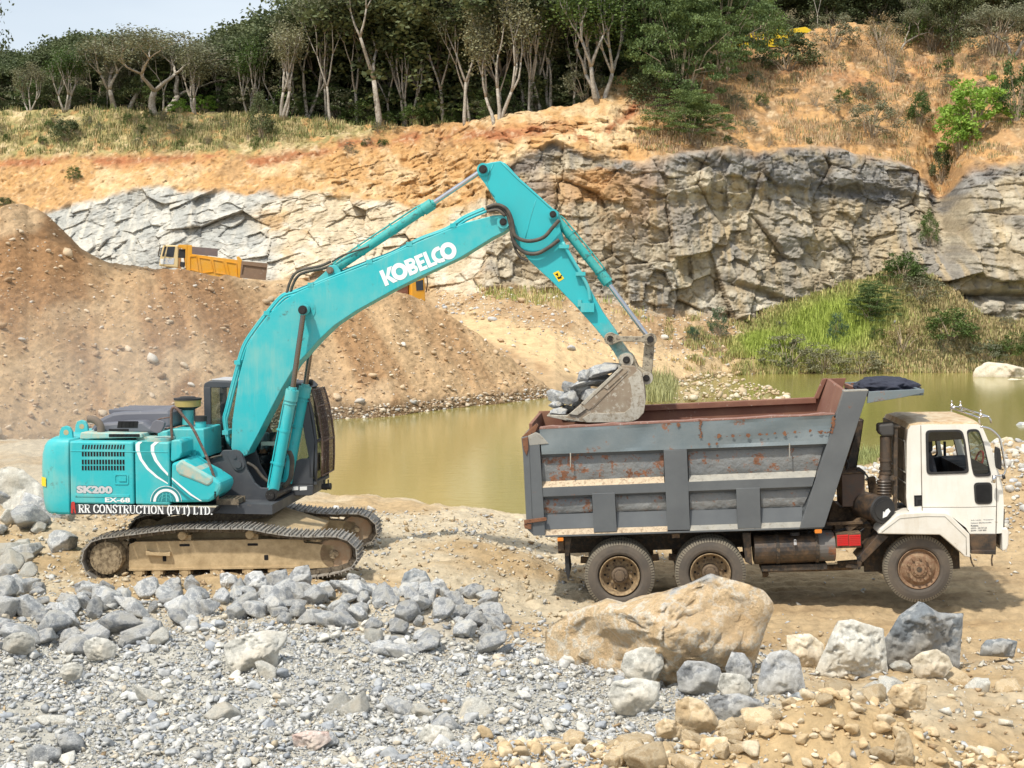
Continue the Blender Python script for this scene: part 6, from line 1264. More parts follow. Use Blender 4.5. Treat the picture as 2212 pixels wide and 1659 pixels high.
tpart(m_, 'front_panel', M_cabw, cabo)
m_ = MB(); m_.add([(co[7][0]-.01, VN+.06, co[7][1]), (co[7][0]-.01, VF-.06, co[7][1]), (co[9][0]-.01, VF-.06, co[9][1]), (co[9][0]-.01, VN+.06, co[9][1])], [(0,1,2,3)]); tpart(m_, 'windscreen', M_glass, cabo)
m_ = MB(); m_.box(cu0+.06, co[12][0]-.05, VN+.06, VF-.06, co[14][1]+.12, co[14][1]+.2); m_.box(co[9][0]-.45, co[9][0]-.04, VN+.06, VF-.06, co[9][1]-.35, co[9][1]+.06); tpart(m_, 'cab_floor', M_seat, cabo)
# window rubbers, panes, visor, vent, handle, seams
for wnd in (wn1, wn2):
    cx0 = sum(p[0] for p in wnd)/len(wnd); cz0 = sum(p[1] for p in wnd)/len(wnd); inn = [(p[0]+(cx0-p[0])*.08, p[1]+(cz0-p[1])*.07) for p in wnd]; out = [(p[0]+(p[0]-cx0)*.03, p[1]+(p[1]-cz0)*.03) for p in wnd]
    m_ = MB(); ringed(m_, out, inn, VN-.012, VN+.012); tpart(m_, 'window_rubber', M_black, cabo)
    m_ = MB(); ringed(m_, out, inn, VF-.012, VF+.012); tpart(m_, 'window_rubber', M_black, cabo)
m_ = MB(); m_.add([(p[0], VN+.025, p[1]) for p in wn2], [tuple(range(len(wn2)))]); tpart(m_, 'quarter_pane', M_glass, cabo)
m_ = MB(); m_.poly(pt_(Z5, [(612,350),(848,346),(858,400),(612,418)], VN+.0), VN+.002, VN+.02); m_.poly(pt_(Z5, [(612,350),(848,346),(858,400),(612,418)], VN+.0), VF-.02, VF-.002); tpart(m_, 'rolled_window_pane', glassy('tinted_glass', (.10,.13,.17), .08, .5), cabo)
m_ = MB(); m_.poly(pt_(Z5, [(722,415),(738,415),(742,640),(724,640)], VF), VF-.045, VF-.005); m_.poly(pt_(Z5, [(612,530),(890,520),(890,632),(612,640)], 1.9), 1.98, 2.05); tpart(m_, 'door_trim', M_seat, cabo)
m_ = MB(); vo_ = rounded(pt_(Z5, [(930,698),(1058,696),(1060,845),(940,848)], VN), .07); m_.poly(vo_, VN-.012, VN-.001); tpart(m_, 'door_vent', M_black, cabo, .004)
m_ = MB(); vo_ = rounded(pt_(Z5, [(944,712),(1046,710),(1048,833),(952,836)], VN), .05); m_.poly(vo_, VN-.0145, VN-.0125); m_.poly(pt_(Z5, [(522,787),(574,785),(575,858),(524,862)], VN), VN-.006, VN-.001); m_.obj('recess', M_void, cabo)
m_ = MB(); m_.poly(pt_(Z5, [(535,800),(570,800),(570,815),(545,818),(545,850),(535,850)], VN), VN-.012, VN-.0065); tpart(m_, 'door_handle', M_black, cabo)
m_ = MB()
def seam(pts, r_=.006): m_.tube([(p[0], VN-.0015, p[1]) for p in pt_(Z5, pts, VN)], r_, n=5, sub=1)
seam([(568,305),(572,600),(578,902)]); seam([(1086,650),(1090,800),(1085,1048)]); seam([(580,868),(900,868),(1084,862)], .003); tpart(m_, 'door_seam', M_rear, cabo)
# fender
m_ = MB(); fo_ = pt_(Z5, [(275,1050),(290,1020),(400,925),(430,912),(600,902),(735,905),(770,920),(905,1055),(910,1215),(872,1208),(850,1185),(735,1085),(700,1058),(330,1053)], -.12); fe_ = MB(); fe_.poly(fo_, -.12, .42); feo = tpart(fe_, 'fender', M_fend, bev=.015)
m_ = MB(); m_.tube([(p[0], -.122, p[1]) for p in pt_(Z5, [(300,1040),(425,945),(600,930),(735,932),(880,1075),(882,1195)], -.12)], .005, n=5, sub=1); tpart(m_, 'fender_crease', M_ledge2, feo)
# wheel arch is a recess: dark liner behind the fender
m_ = MB(); fu = wheels[2][0]; m_.box(fu[0]-.75, fu[0]+.70, .45, .50, fu[1]-.1, fu[1]+.58); tpart(m_, 'arch_liner', M_chas)
m_ = MB(); m_.poly(pt_(Z5, [(908,1052),(1090,1052),(1086,1195),(910,1185)], .02), .02, .5); m_.poly(pt_(Z5, [(915,1165),(1085,1165),(1085,1195),(912,1188)], -.06), -.06, .02); tpart(m_, 'step_box', M_tank, bev=.01)
m_ = MB()
for pts in ([(905,1190),(920,1250),(935,1275)], [(1062,1195),(1055,1230),(1060,1270)]): m_.tube([TF.pt(Z5(*q), -.04) for q in pts], .013, n=6)
tpart(m_, 'step_rod', M_chas)
m_ = MB(); m_.poly(pt_(Z5, [(1128,868),(1146,880),(1144,1048),(1126,1052)], .10), .10, 2.1); tpart(m_, 'grille', M_black, cabo, .006)
m_ = MB(); bp_ = pt_(Z5, [(1128,1012),(1165,1010),(1176,1040),(1172,1130),(1160,1165),(1130,1172)], .02); m_.poly(bp_, .02, 2.2); tpart(m_, 'bumper', M_fend, bev=.02)
m_ = MB(); m_.poly(pt_(Z5, [(1092,1060),(1128,1040),(1130,1150),(1095,1120)], .2), .2, 2.0); tpart(m_, 'front_crossmember', M_chas)
# mirror arm, mirror, roof rack
m_ = MB(); m_.tube([TF.pt(Z5(*q), -.10) for q in ((980,315),(1040,328),(1095,372),(1118,420),(1148,580),(1150,625),(1130,648),(1066,658))], .016, n=8); m_.tube([TF.pt(Z5(*q), -.10) for q in ((1075,650),(1068,700))], .03, n=8); mao = tpart(m_, 'mirror_arm', M_chromeb, cabo)
m_ = MB(); m_.poly(chaikin(pt_(Z5, [(1092,462),(1112,458),(1125,600),(1108,615),(1094,580)], -.12), 1), -.16, .06); m_.cyl(TF.pt(Z5(1130,660), -.1), TF.pt(Z5(1145,655), -.1), .04, n=12); mmo = tpart(m_, 'mirror', M_black, mao if False else cabo, .01)
m_ = MB()
rk0 = TF.pt(Z5(975,275), .10)+Vector((.02,0,0)); w_rk = w_rt; w_rt = w_rt-.05
for v_ in (.15, 2.05): m_.tube([(rk0.x, v_, w_rt+.0), (rk0.x-.02, v_, w_rt+.11), (rk0.x+.12, v_, w_rt+.12), (rk0.x+.16, v_, w_rt+.02)], .014, n=6, sub=2)
for w_, du_ in ((.11,-.02),(.12,.12)): m_.tube([(rk0.x+du_, .12, w_rt+w_), (rk0.x+du_, 2.08, w_rt+w_)], .014, n=6, sub=1)
for v_ in (.3,.9,1.5): m_.bar((rk0.x-.02, v_, w_rt+.11), (rk0.x+.12, v_, w_rt+.12), .012)
for q in ((.12,.0),(2.08,.0),(1.9,.1)): m_.lathe((rk0.x+q[1], q[0], w_rt+.11), (0,0,1), [(0,.02),(.05,.025),(.07,.012),(.11,.015),(.13,0)], 10)
tpart(m_, 'roof_rack', M_chromeb, cabo); w_rt = w_rk
# seats and wheel
m_ = MB(); sb_ = pt_(Z5, [(612,640),(612,480),(640,480),(690,640)], 1.6)
for v0, v1 in ((.25,.70),(1.45,1.95)): bx = TF.at(Z5(612,640), (v0+v1)/2); m_.poly(pt_(Z5, [(610,660),(606,490),(640,480),(668,560),(690,660)], v0), v0, v1); hq = TF.at(Z5(628,448), v0); m_.poly(rrect(hq[0]-.09, hq[1]-.11, hq[0]+.07, hq[1]+.12, .05), v0+.08, v1-.08)
tpart(m_, 'seat', M_seat, cabo, .03)
m_ = MB(); sw = TF.pt(Z5(965,560), 1.6); m_.tube([(sw.x+.05*math.sin(R(a_))*1.2, 1.6+.23*math.cos(R(a_)), sw.z+.18*math.sin(R(a_))) for a_ in range(0, 361, 30)], .016, n=6, sub=2); m_.tube([TF.pt(Z5(*q), 1.3) for q in ((780,630),(860,590),(900,575),(985,570))], .03, n=6); swo = tpart(m_, 'steering_wheel', M_redl, cabo)
# door lettering
m_ = MB()
for s_, y_, x1_ in (('A.S. Lanka   Transport', 962, 1068), ('Pahana Madampella,', 982, 1056), ('Katana.', 1001, 966), ('0777 - 99 97 63', 1018, 1022), ('0779 - 103 203', 1034, 1018)):
    a = TF.at(Z5(913, y_), VN-.003); b2_ = TF.at(Z5(x1_, y_-12), VN-.003); text_on(m_, s_, a, (1,0), (0,1), VN-.004, (b2_[1]-a[1])*1.15, .03, b2_[0]-a[0])
tpart(m_, 'door_lettering', paint('faded_lettering', (.10,.11,.13), None, 0, .6), cabo)
# ---- cloth bundle on the canopy (a thing of its own)
cbp = Vector((0,0,0)); c0 = TF.pt(Z3(1632,140), .75); ico = bmesh.new(); bmesh.ops.create_icosphere(ico, subdivisions=5, radius=1)
V = np.array([v.co[:] for v in ico.verts]); Fc = np.array([[v.index for v in f.verts] for f in ico.faces]); ico.free()
ICO5 = (V.copy(), Fc.copy())
n_ = fbm(V[:,0]*2.2, V[:,1]*2.2, V[:,2]*2.2, 4, 401); rid = 1-np.abs(fbm(V[:,0]*3+2, V[:,1]*3, V[:,2]*3, 3, 402)); V = V*(1+.22*n_+.18*(rid-.7))[:,None]*np.array([.50,.62,.17]); V[:,2] = np.maximum(V[:,2], -.07)
cwp = TF.world(Vector((c0.x, .95, wt-.02)))
tag(link('cloth_bundle', new_mesh('cloth_bundle', V, Fc, True), M_cloth, None, cwp, TR_YAW), 'crumpled navy blue cloth bundle lying on the canopy of the dump truck', 'cloth')
# ================================================================ STONES
def ico(sub):
    b = bmesh.new(); bmesh.ops.create_icosphere(b, subdivisions=sub, radius=1); v = np.array([q.co[:] for q in b.verts]); f = np.array([[k.index for k in g.verts] for g in b.faces]); b.free(); return v, f
ICO = {k: ico(k) for k in (2, 3, 4, 5)}
def chisel(sub, seed, n=13, squash=(1, 1, 1), rough=.03, lo=.72):
    rg = np.random.default_rng(seed); V, Fc = ICO[sub]; n = n+2; i_ = np.arange(n)+.5; ph = np.arccos(1-2*i_/n); th = 2.39996*np.arange(n)+rg.uniform(0, 6); nn = np.stack([np.cos(th)*np.sin(ph), np.sin(th)*np.sin(ph), np.cos(ph)], 1)+rg.normal(0, .28, (n, 3)); nn /= np.linalg.norm(nn, axis=1)[:, None]; d = rg.uniform(lo, 1.0, n)*.72
    dt = V @ nn.T; r = np.where(dt > .05, d/np.maximum(dt, .05), 9).min(1); r = np.minimum(r, 1.5)
    r = r*(1+rough*fbm(V[:,0]*3+seed, V[:,1]*3, V[:,2]*3, 4, seed)); return V*r[:, None]*np.array(squash), Fc
def stone_mat(name, a, b_, vein, dust, scale=3.0, bd=.03, vein_amt=.5, var=.5):
    m, nt, b = mat_new(name); c = ramp(nt, nz(nt, scale, 8, .65), [(.32, a), (.68, b_)])
    v = nz(nt, scale*1.6, 10, .8); c = mix(nt, ramp(nt, v, [(.55, (0,)*3), (.68, (vein_amt,)*3)]), c, vein)
    vn2 = nz(nt, scale*.9, 6, .6); c = mix(nt, ramp(nt, vn2, [(.455, (0,)*3), (.49, (vein_amt,)*3), (.515, (vein_amt*.7,)*3), (.55, (0,)*3)]), c, vein)
    gr_ = nz(nt, scale*7, 6, .8); c = mix(nt, 1.0, c, ramp(nt, gr_, [(.3, (.68,)*3), (.7, (1.28,)*3)]), 'MULTIPLY')
    c = mix(nt, ramp(nt, nz(nt, scale*.45, 4, .6), [(.45, (0,)*3), (.7, (.75,)*3)]), c, dust)
    oi = nt.nodes.new('ShaderNodeObjectInfo'); g = ramp(nt, oi.outputs['Random'], [(0, (1-var*.5,)*3), (1, (1+var*.5,)*3)]); c = mix(nt, 1.0, c, g, 'MULTIPLY')
    nt.links.new(c, b.inputs['Base Color']); b.inputs['Roughness'].default_value = .9; b.inputs['Specular IOR Level'].default_value = .25; bump(nt, b, nz(nt, scale*2.2, 10, .75), bd); return m
M_sg = stone_mat('grey_blasted_rock', (.27,.285,.305), (.52,.525,.52), (.76,.76,.74), (.56,.53,.46), 3.2, .05)
M_sp = stone_mat('pale_dusty_rock', (.41,.405,.37), (.54,.52,.46), (.66,.65,.60), (.52,.46,.36), 2.6, .04)
M_st = stone_mat('tan_rock', (.42,.31,.18), (.60,.47,.30), (.66,.57,.42), (.50,.40,.26), 2.6, .03)
M_so = stone_mat('orange_veined_rock', (.70,.49,.27), (.76,.61,.41), (.84,.80,.70), (.72,.51,.29), 3.4, .10, .8, 0.0)
_nt = M_so.node_tree; _b = _nt.nodes['Principled BSDF']; _src = _b.inputs['Base Color'].links[0].from_socket; _tc = _nt.nodes.new('ShaderNodeTexCoord'); _vd = _nt.nodes.new('ShaderNodeVectorMath'); _vd.operation = 'DOT_PRODUCT'; _nt.links.new(_tc.outputs['Object'], _vd.inputs[0]); _vd.inputs[1].default_value = (-.34, -.15, 1)
_ad = _nt.nodes.new('ShaderNodeMath'); _ad.operation = 'MULTIPLY_ADD'; _nt.links.new(nz(_nt, 3, 6, .7), _ad.inputs[0]); _ad.inputs[1].default_value = .5; _nt.links.new(_vd.outputs['Value'], _ad.inputs[2])
_nt.links.new(mix(_nt, ramp(_nt, _ad.outputs[0], [(.70, (0,)*3), (.76, (1,)*3)]), _src, ramp(_nt, nz(_nt, 9, 8, .75), [(.35, (.34,.345,.35)), (.65, (.60,.60,.58))])), _b.inputs['Base Color'])     # grey skin left along the top edge
M_sb = stone_mat('blue_grey_rock', (.20,.225,.25), (.34,.365,.38), (.62,.62,.60), (.46,.38,.27), 1.6, .04, .55)
M_sc = stone_mat('cream_rock', (.62,.54,.40), (.70,.63,.50), (.74,.70,.60), (.40,.28,.17), 1.2, .05, .4)
def in_outline(zf_, pts, Y, depth, name, mat, label, cat='boulder', seed=1, amp=.10, sub=5, cells=2.2, shear=0.0):
    """a boulder with the outline seen in the photograph, at distance Y, of real depth"""
    W = [P(*zf_(x, y), Y) for x, y in pts]; c = sum(W, Vector())/len(W); zs = [w.z for w in W]; c.z = (min(zs)+max(zs))/2; c.x = (min(w.x for w in W)+max(w.x for w in W))/2
    V, Fc = ICO[sub]; ang = np.arctan2(V[:, 2], V[:, 0]); 
    P2 = [(w.x-c.x, w.z-c.z) for w in W]; n = len(P2)
    rr = np.zeros(len(V))
    dx, dz = np.cos(ang), np.sin(ang)
    for i in range(n):
        (ax, az), (bx, bz) = P2[i], P2[(i+1) % n]; ex, ez = bx-ax, bz-az; den = dx*ez-dz*ex; den = np.where(np.abs(den) < 1e-9, 1e-9, den)
        t = (ax*ez-az*ex)/den; s_ = (ax*dz-az*dx)/den; ok = (t > 0) & (s_ >= -1e-6) & (s_ <= 1+1e-6); rr = np.where(ok, np.maximum(rr, t), rr)
    h = np.hypot(V[:, 0], V[:, 2]); size = np.mean([math.hypot(*q) for q in P2])
    hd = np.arcsin(np.clip(h, 0, 1))*2/math.pi; prof = np.clip(hd*1.12, 0, 1); x = rr*dx*prof; z = rr*dz*prof; wob_x = x/size+.05*fbm(x/size*2, z/size*2, 0, 2, seed); wob_z = z/size+.05*fbm(x/size*2+5, z/size*2, 0, 2, seed)
    rgk = np.random.default_rng(seed*31+7); ff = np.full(len(V), 1.0)
    for q in range(9):
        a_ = rgk.uniform(0, 6.28); st_ = rgk.uniform(.5, 1.35); ff = np.minimum(ff, rgk.uniform(.75, 1.15)-st_*(wob_x*math.cos(a_)+wob_z*math.sin(a_)))
    ff = np.clip(ff, .12, 1)*np.clip((1-prof)*7, 0, 1)**.6
    y = np.where(V[:, 1] < 0, -1, 1)*ff*depth
    f1, e1_, _ = facets(wob_x*cells+seed, wob_z*cells+seed*2, 500+seed); f2, e2_, _ = facets(wob_x*cells*2.6, wob_z*cells*2.6+seed, 501+seed); f3_, _, _ = facets(wob_x*cells*6, wob_z*cells*6+seed, 502+seed)
    y = y + np.where(V[:, 1] < 0, -1, 1)*(amp*size*((f1-.5)*.9+(f2-.5)*.8+(f3_-.5)*.35))*np.clip((1-prof)*5, 0, 1)
    k = 1+.02*fbm(x*6/size, y*6/size, z*6/size, 4, seed); V2 = np.stack([x*k, y*k+.02*size*fbm(x*9/size, z*9/size, 0, 3, seed+5), z*k], -1)
    if shear:      # the left end lies farther off: set back along the line of sight
        w_ = V2+np.array([c.x, c.y+depth*.6, c.z]); f_ = 1-shear*np.minimum(x, 0)/size/Y; w_ = np.array([0, 0, CAMH])+(w_-np.array([0, 0, CAMH]))*f_[:, None]; V2 = w_-np.array([c.x, c.y+depth*.6, c.z])
    o = link(name, new_mesh(name, V2, Fc, False), mat, None, (c.x, c.y+depth*.6, c.z)); tag(o, label, cat); return o
ZA = zf(2016, 2150, 1.0972); ZB = zf(0, 2150, 1.0972); ZI = lambda x, y: (x, y)
def box_o(x0, y0, x1, y1, seed):
    rg = random.Random(seed); cx, cy = (x0+x1)/2, (y0+y1)/2; n = rg.choice((6, 7, 7, 8)); a0 = rg.uniform(0, 1.2); o = []
    for k in range(n):
        t = a0+2*math.pi*k/n; r_ = rg.uniform(.86, 1.14); c_, s_ = math.cos(t), math.sin(t); q = max(abs(c_), abs(s_))**.5; o.append((cx+(x1-x0)/2*c_/q*r_, cy+(y1-y0)/2*s_/q*r_))
    return o
def YG(zf_, x, y, z=0.05):   # distance at which picture point lies on ground of height z
    return PZ(*zf_(x, y), z).y
BL = [  # frame, outline or box, ground height, depth factor, material, name, label
 (ZA, [(140,480),(150,400),(240,332),(430,262),(480,290),(620,255),(760,205),(880,148),(1000,185),(1110,220),(1168,295),(1120,420),(1065,535),(930,520),(830,530),(700,592),(600,600),(480,590),(300,570),(190,530)], .05, .55, M_so, 'boulder', 'huge orange boulder with white veining in front of the rear wheels of the dump truck'),
 (ZA, [(1620,420),(1690,310),(1790,252),(1860,300),(1968,303),(1950,505),(1880,525),(1780,530),(1640,540)], .05, .5, M_sb, 'boulder', 'blue-grey angular boulder with a pointed top beside the road below the truck cab'),
 (ZA, [(1305,550),(1370,440),(1420,335),(1480,328),(1620,370),(1640,530),(1560,560),(1400,565)], .05, .5, M_sp, 'boulder', 'pale grey rounded boulder leaning against the blue-grey angular boulder'),
 (ZA, (1185,380,1365,515), .0, .5, M_sc, 'boulder', 'small cream boulder in the dark hollow right of the huge orange boulder'),
 (ZA, [(1065,600),(1085,520),(1125,468),(1200,458),(1250,495),(1278,600),(1262,645),(1080,650)], .05, .6, M_sg, 'boulder', 'tall grey white-streaked rock at the right foot of the orange boulder'),
 (ZA, (930,460,1048,625), .05, .6, M_sg, 'boulder', 'narrow upright grey rock against the lower right of the orange boulder'),
 (ZA, (720,500,925,640), .05, .6, M_sg, 'boulder', 'grey rock with a dark right face in front of the orange boulder'),
 (ZA, (472,440,662,590), .08, .6, M_sp, 'boulder', 'pale notched rock in front of the middle of the orange boulder'),
 (ZA, (888,556,1050,672), .05, .6, M_sp, 'rock', 'light grey rock lying on the gravel below the narrow upright rock'),
 (ZA, (412,576,640,716), .06, .5, M_sp, 'rock', 'broad flat whitish rock in the grey gravel left of the tan wedge-shaped rock'),
 (ZA, [(705,790),(712,690),(760,660),(830,680),(880,730),(928,800),(820,830)], .06, .6, M_st, 'rock', 'tan wedge-shaped rock standing at the top of the tan rubble'),
 (ZA, (850,650,1105,768), .05, .4, M_sg, 'rock', 'long low grey rock right of the tan wedge-shaped rock'),
 (ZA, (1208,624,1342,750), .05, .6, M_sb, 'rock', 'small blue-grey cube-like rock between the gravel and the tan heap'),
 (ZA, (1732,455,1912,575), .08, .5, M_sc, 'rock', 'cream rock lying against the foot of the blue-grey angular boulder'),
 (ZA, (2035,412,2205,482), .05, .8, M_sb, 'rock slab', 'thin dark slab lying at the right edge beside the road'),
 (ZA, (1372,655,1570,770), .45, .6, M_st, 'rock', 'tan blocky rock on the left shoulder of the tan heap'),
 (ZA, (1635,600,1812,705), .70, .6, M_st, 'rock', 'flat-topped tan rock capping the tan heap'),
 (ZA, (800,835,988,975), .15, .6, M_st, 'rock', 'large tan rock at the lower edge directly below the tan wedge-shaped rock'),
 (ZA, (1028,845,1145,965), .15, .6, M_st, 'rock', 'squarish tan rock at the lower edge, second right of the large tan rock'),
 (ZA, (1125,838,1240,975), .15, .6, M_st, 'rock', 'pointed tan rock at the lower edge, left of the tan heap'),
 (ZA, (83,835,232,905), .1, .6, M_st, 'rock', 'low yellow-tan rock at the far left end of the tan rubble'),
 (ZA, (480,840,562,918), .1, .6, M_st, 'rock', 'rounded tan cobble near the left end of the tan rubble'),
 (ZA, (625,755,738,832), .1, .6, M_st, 'rock', 'tan rock touching the left foot of the wedge-shaped rock'),
 (ZA, (1652,808,1742,955), .35, .5, M_st, 'rock', 'upright tan flake stuck in the tan heap'),
 (ZA, (1432,850,1565,985), .25, .6, M_st, 'rock', 'broad tan rock at the lower edge below the tan heap'),
 (ZB, [(955,440),(1040,395),(1150,375),(1235,385),(1232,420),(1195,470),(1190,545),(1060,558),(985,540),(960,490)], .1, .6, M_sp, 'boulder', 'large pale blocky boulder alone in the gravel below the excavator tracks'),
 (ZB, (1240,86,1346,200), .34, .7, M_sg, 'rock', 'grey rock with a rusty lower edge against the front end of the near track'),
 (ZB, (1052,106,1152,215), .34, .7, M_sg, 'rock', 'pointed light grey rock against the middle of the near track'),
 (ZB, (942,118,1012,190), .34, .7, M_sg, 'rock', 'small grey rock against the near track, leftmost of the rocks touching it'),
 (ZB, (1732,103,1856,215), .3, .6, M_sb, 'rock', 'blue-grey rock topping the row midway between excavator and truck'),
 (ZB, (2,378,138,462), .2, .6, M_sp, 'rock', 'pale flat rock at the left edge below the row of grey rocks'),
 (ZB, (1805,780,1972,885), .1, .6, M_sp, 'rock', 'beige rounded rock in the gravel near the lower edge, left of the tan rubble'),
 (ZB, (1255,800,1425,875), .1, .4, stone_mat('pinkish_rock', (.50,.36,.31), (.58,.47,.42), (.66,.62,.58), (.55,.50,.42), 3), 'rock', 'pinkish low rock near the middle of the lower edge'),
 (ZB, (345,398,492,492), .15, .5, M_sp, 'rock', 'pale sloping rock at the left, second of two below the grey row'),
 (ZB, (250,508,352,582), .12, .5, M_sp, 'rock', 'small pale rock just below the pale sloping rock at the left'),
 (ZB, (312,152,400,218), .3, .6, M_sg, 'rock', 'lone grey rock on bare earth at the rear end of the near track'),
 (ZB, [(-90,10),(-80,-300),(0,-335),(70,-320),(150,-255),(215,-170),(262,-110),(300,-50),(290,0),(100,30)], .35, .7, M_sp, 'boulder', 'huge whitish boulder behind the counterweight of the excavator'),
 (ZB, [(300,-60),(340,-130),(480,-150),(640,-145),(700,-100),(690,-50),(500,-20),(330,-20)], .4, .6, M_sb, 'boulder', 'dark grey boulder under the rear of the excavator deck'),
]
for k, (z_, o_, gz, df, mt, nm, lb) in enumerate(BL):
    pts = box_o(*o_, k+11) if len(o_) == 4 and not isinstance(o_[0], tuple) else o_
    yb = max(p[1] for p in pts); xm = sum(p[0] for p in pts)/len(pts); wpx = (max(p[0] for p in pts)-min(p[0] for p in pts))/2.0
    Y = YG(z_, xm, yb, gz); 
    pts = [(x, y+(.16*(yb-min(p[1] for p in pts)) if y > yb-.30*(yb-min(p[1] for p in pts)) else 0)) for x, y in pts]
    if 'behind the counterweight' in lb: Y = 26.5
    if 'under the rear' in lb: Y = 27.5
    wm = wpx/F*Y; dp = wm*df*.5 + .02
    in_outline(z_, pts, Y, dp, nm, mt, lb, 'boulder' if nm == 'boulder' else 'rock', k+1, .045 if 'behind the counterweight' in lb else .10, 5 if wm > .7 else 4, 2.2, .8 if k == 0 else 0)
# boulders in the water at the right, far shore
for pts, Y, lb in (([(2102,835),(2108,800),(2135,782),(2180,786),(2240,800),(2260,840),(2200,850),(2150,842)], 97, 'large cream boulder in the water at the right edge of the far shore'),
                   ([(2140,848),(2150,828),(2190,818),(2240,822),(2250,852),(2190,856)], 94, 'flat cream rock in the water in front of the large cream boulder'),
                   ([(2052,838),(2065,828),(2110,824),(2125,836),(2090,842)], 98, 'low cream slab in the water left of the large cream boulder'),
                   ([(2196,920),(2205,912),(2235,914),(2240,926),(2210,930)], 60, 'small grey rock breaking the water near the right edge')):
    in_outline(ZI, pts, Y, .8 if Y > 70 else .3, 'boulder', M_sc if Y > 70 else M_sg, lb, 'boulder', int(Y), .08, 4)
# --- individual rocks of the blasted row
def protos(n, mat, sub, base, sq=(1.1, .8, .7)):
    out = []
    for k in range(n):
        V, Fc = chisel(sub, base+k, 9+k % 3, sq, .05, .55); me = new_mesh('rock', V, Fc, False); me.materials.append(mat); out.append(me)
    return out
PG = protos(12, M_sg, 4, 900); PT = protos(10, M_st, 4, 940); PP = protos(8, M_sp, 4, 970)
rng = random.Random(77)
def place_rock(me, p, s, label, group, name='rock', sq=None):
    o = link(name, me, None, None, p); o.scale = sq or (s*rng.uniform(.85, 1.25), s*rng.uniform(.85, 1.15), s*rng.uniform(.8, 1.15)); o.rotation_euler = (rng.uniform(-.5, .5)+(math.pi if rng.random() < .5 else 0), rng.uniform(-.5, .5), rng.uniform(0, 6.28)); tag(o, label, 'rock', group); return o
gh1 = lambda x, y: float(ground_h(np.array([x]), np.array([y]))[0])
def poly_in(x, y, pg):
    c = False; n = len(pg)
    for i in range(n):
        (ax, ay), (bx, by) = pg[i], pg[(i+1) % n]
        if (ay > y) != (by > y) and x < (bx-ax)*(y-ay)/(by-ay)+ax: c = not c
    return c
ROW = [(0,180),(120,170),(200,250),(260,290),(400,215),(560,250),(700,205),(930,190),(1050,195),(1200,170),(1350,205),(1500,190),(1620,210),(1700,240),(1780,200),(1880,190),(1990,215),(2100,215),(2180,300),(2200,390),(2080,400),(1980,420),(1850,440),(1650,400),(1450,350),(1200,330),(900,330),(760,370),(560,390),(380,410),(230,410),(0,400)]
done = []; tries = 0
while len(done) < 165 and tries < 20000:
    tries += 1; x, y = rng.uniform(-40, 2200), rng.uniform(165, 440)
    if not poly_in(x, y, ROW): continue
    yb = y+20; q = PZ(*ZB(x, yb), .22 if x < 1500 else .15); s = rng.uniform(.11, .25)*(1.1 if x < 1500 else .9)
    if any(math.hypot(q.x-d[0], (q.y-d[1])*1.5) < (s+d[2])*.66 for d in done): continue
    done.append((q.x, q.y, s))
WHERE = [(-9, 'at the left edge'), (-6.6, 'below the rear of the excavator'), (-5.2, 'below the name strip'), (-3.8, 'below the middle of the near track'), (-2.5, 'below the cab'), (-1.3, 'below the front of the track'), (-.2, 'in the gap before the truck'), (9, 'nearest the rear wheels of the truck')]
for (x, y, s) in done:
    wh = next(t for u_, t in WHERE if x < u_ or u_ == 9) if x > -9 else WHERE[0][1]; ft_ = 'front' if y < 19.3 else 'back'; big = 'large' if s > .2 else 'middling' if s > .15 else 'small'
    place_rock(rng.choice(PG), (x, y, gh1(x, y)+s*.42), s*1.3, '%s grey rock at the %s of the row, %s' % (big, ft_, wh), 'grey rocks in the row below the excavator tracks')
# left heap beyond the row, behind the tracks
for k in range(26):
    x, y = rng.uniform(-30, 330), rng.uniform(-60, 150)
    if x > 150 and y > 60: continue
    q = PZ(*ZB(x, y), .3); s = rng.uniform(.2, .5); place_rock(rng.choice(PG+PP), (q.x, q.y, gh1(q.x, q.y)+s*.3), s, 'dusty %s rock heaped at the left edge behind the near track' % ('large' if s > .35 else 'small'), 'rocks heaped at the left edge behind the tracks')
# tan rubble at the lower right
for k in range(64):
    x, y = rng.uniform(230, 1700), rng.uniform(770, 985)
    if y < 770+abs(x-1100)*.06: continue
    z0 = .25; q = PZ(*ZA(x, y), z0); q = PZ(*ZA(x, y), gh1(q.x, q.y)); s = rng.uniform(.07, .12)*rng.choice((1, 1.4, 2, 2.8)); place_rock(rng.choice(PT), (q.x, q.y, gh1(q.x, q.y)+s*.3), s, 'tan rock in the rubble at the lower edge, %s' % ('at its left end' if x < 500 else 'below the tan wedge-shaped rock' if x < 900 else 'between wedge-shaped rock and heap' if x < 1250 else 'on the tan heap'), 'tan rocks in the rubble along the lower edge')
# pale medium rocks in the gravel
for k in range(18):
    x, y = rng.uniform(0, 2212), rng.uniform(440, 900); q = PZ(*ZB(x, y), .1); s = rng.uniform(.2, .34); place_rock(rng.choice(PP+PG[:3]), (q.x, q.y, gh1(q.x, q.y)+s*.15), s, 'pale rock half sunk in the gravel, %s' % ('left of the pale blocky boulder' if x < 950 else 'just right of the pale blocky boulder' if x < 1500 else 'near the foot of the huge orange boulder'), 'pale rocks scattered in the gravel')
for k in range(14):
    x, y = rng.uniform(1050, 2212), rng.uniform(500, 700); q = PZ(*ZA(x, y), .05); s = rng.uniform(.16, .30); place_rock(rng.choice(PT+PP), (q.x, q.y, gh1(q.x, q.y)+s*.15), s, 'light tan rock on the rubble, %s' % ('left of the tan heap' if x < 1400 else 'behind the tan heap' if x < 1850 else 'near the right edge'), 'rocks on the rubble at the right')
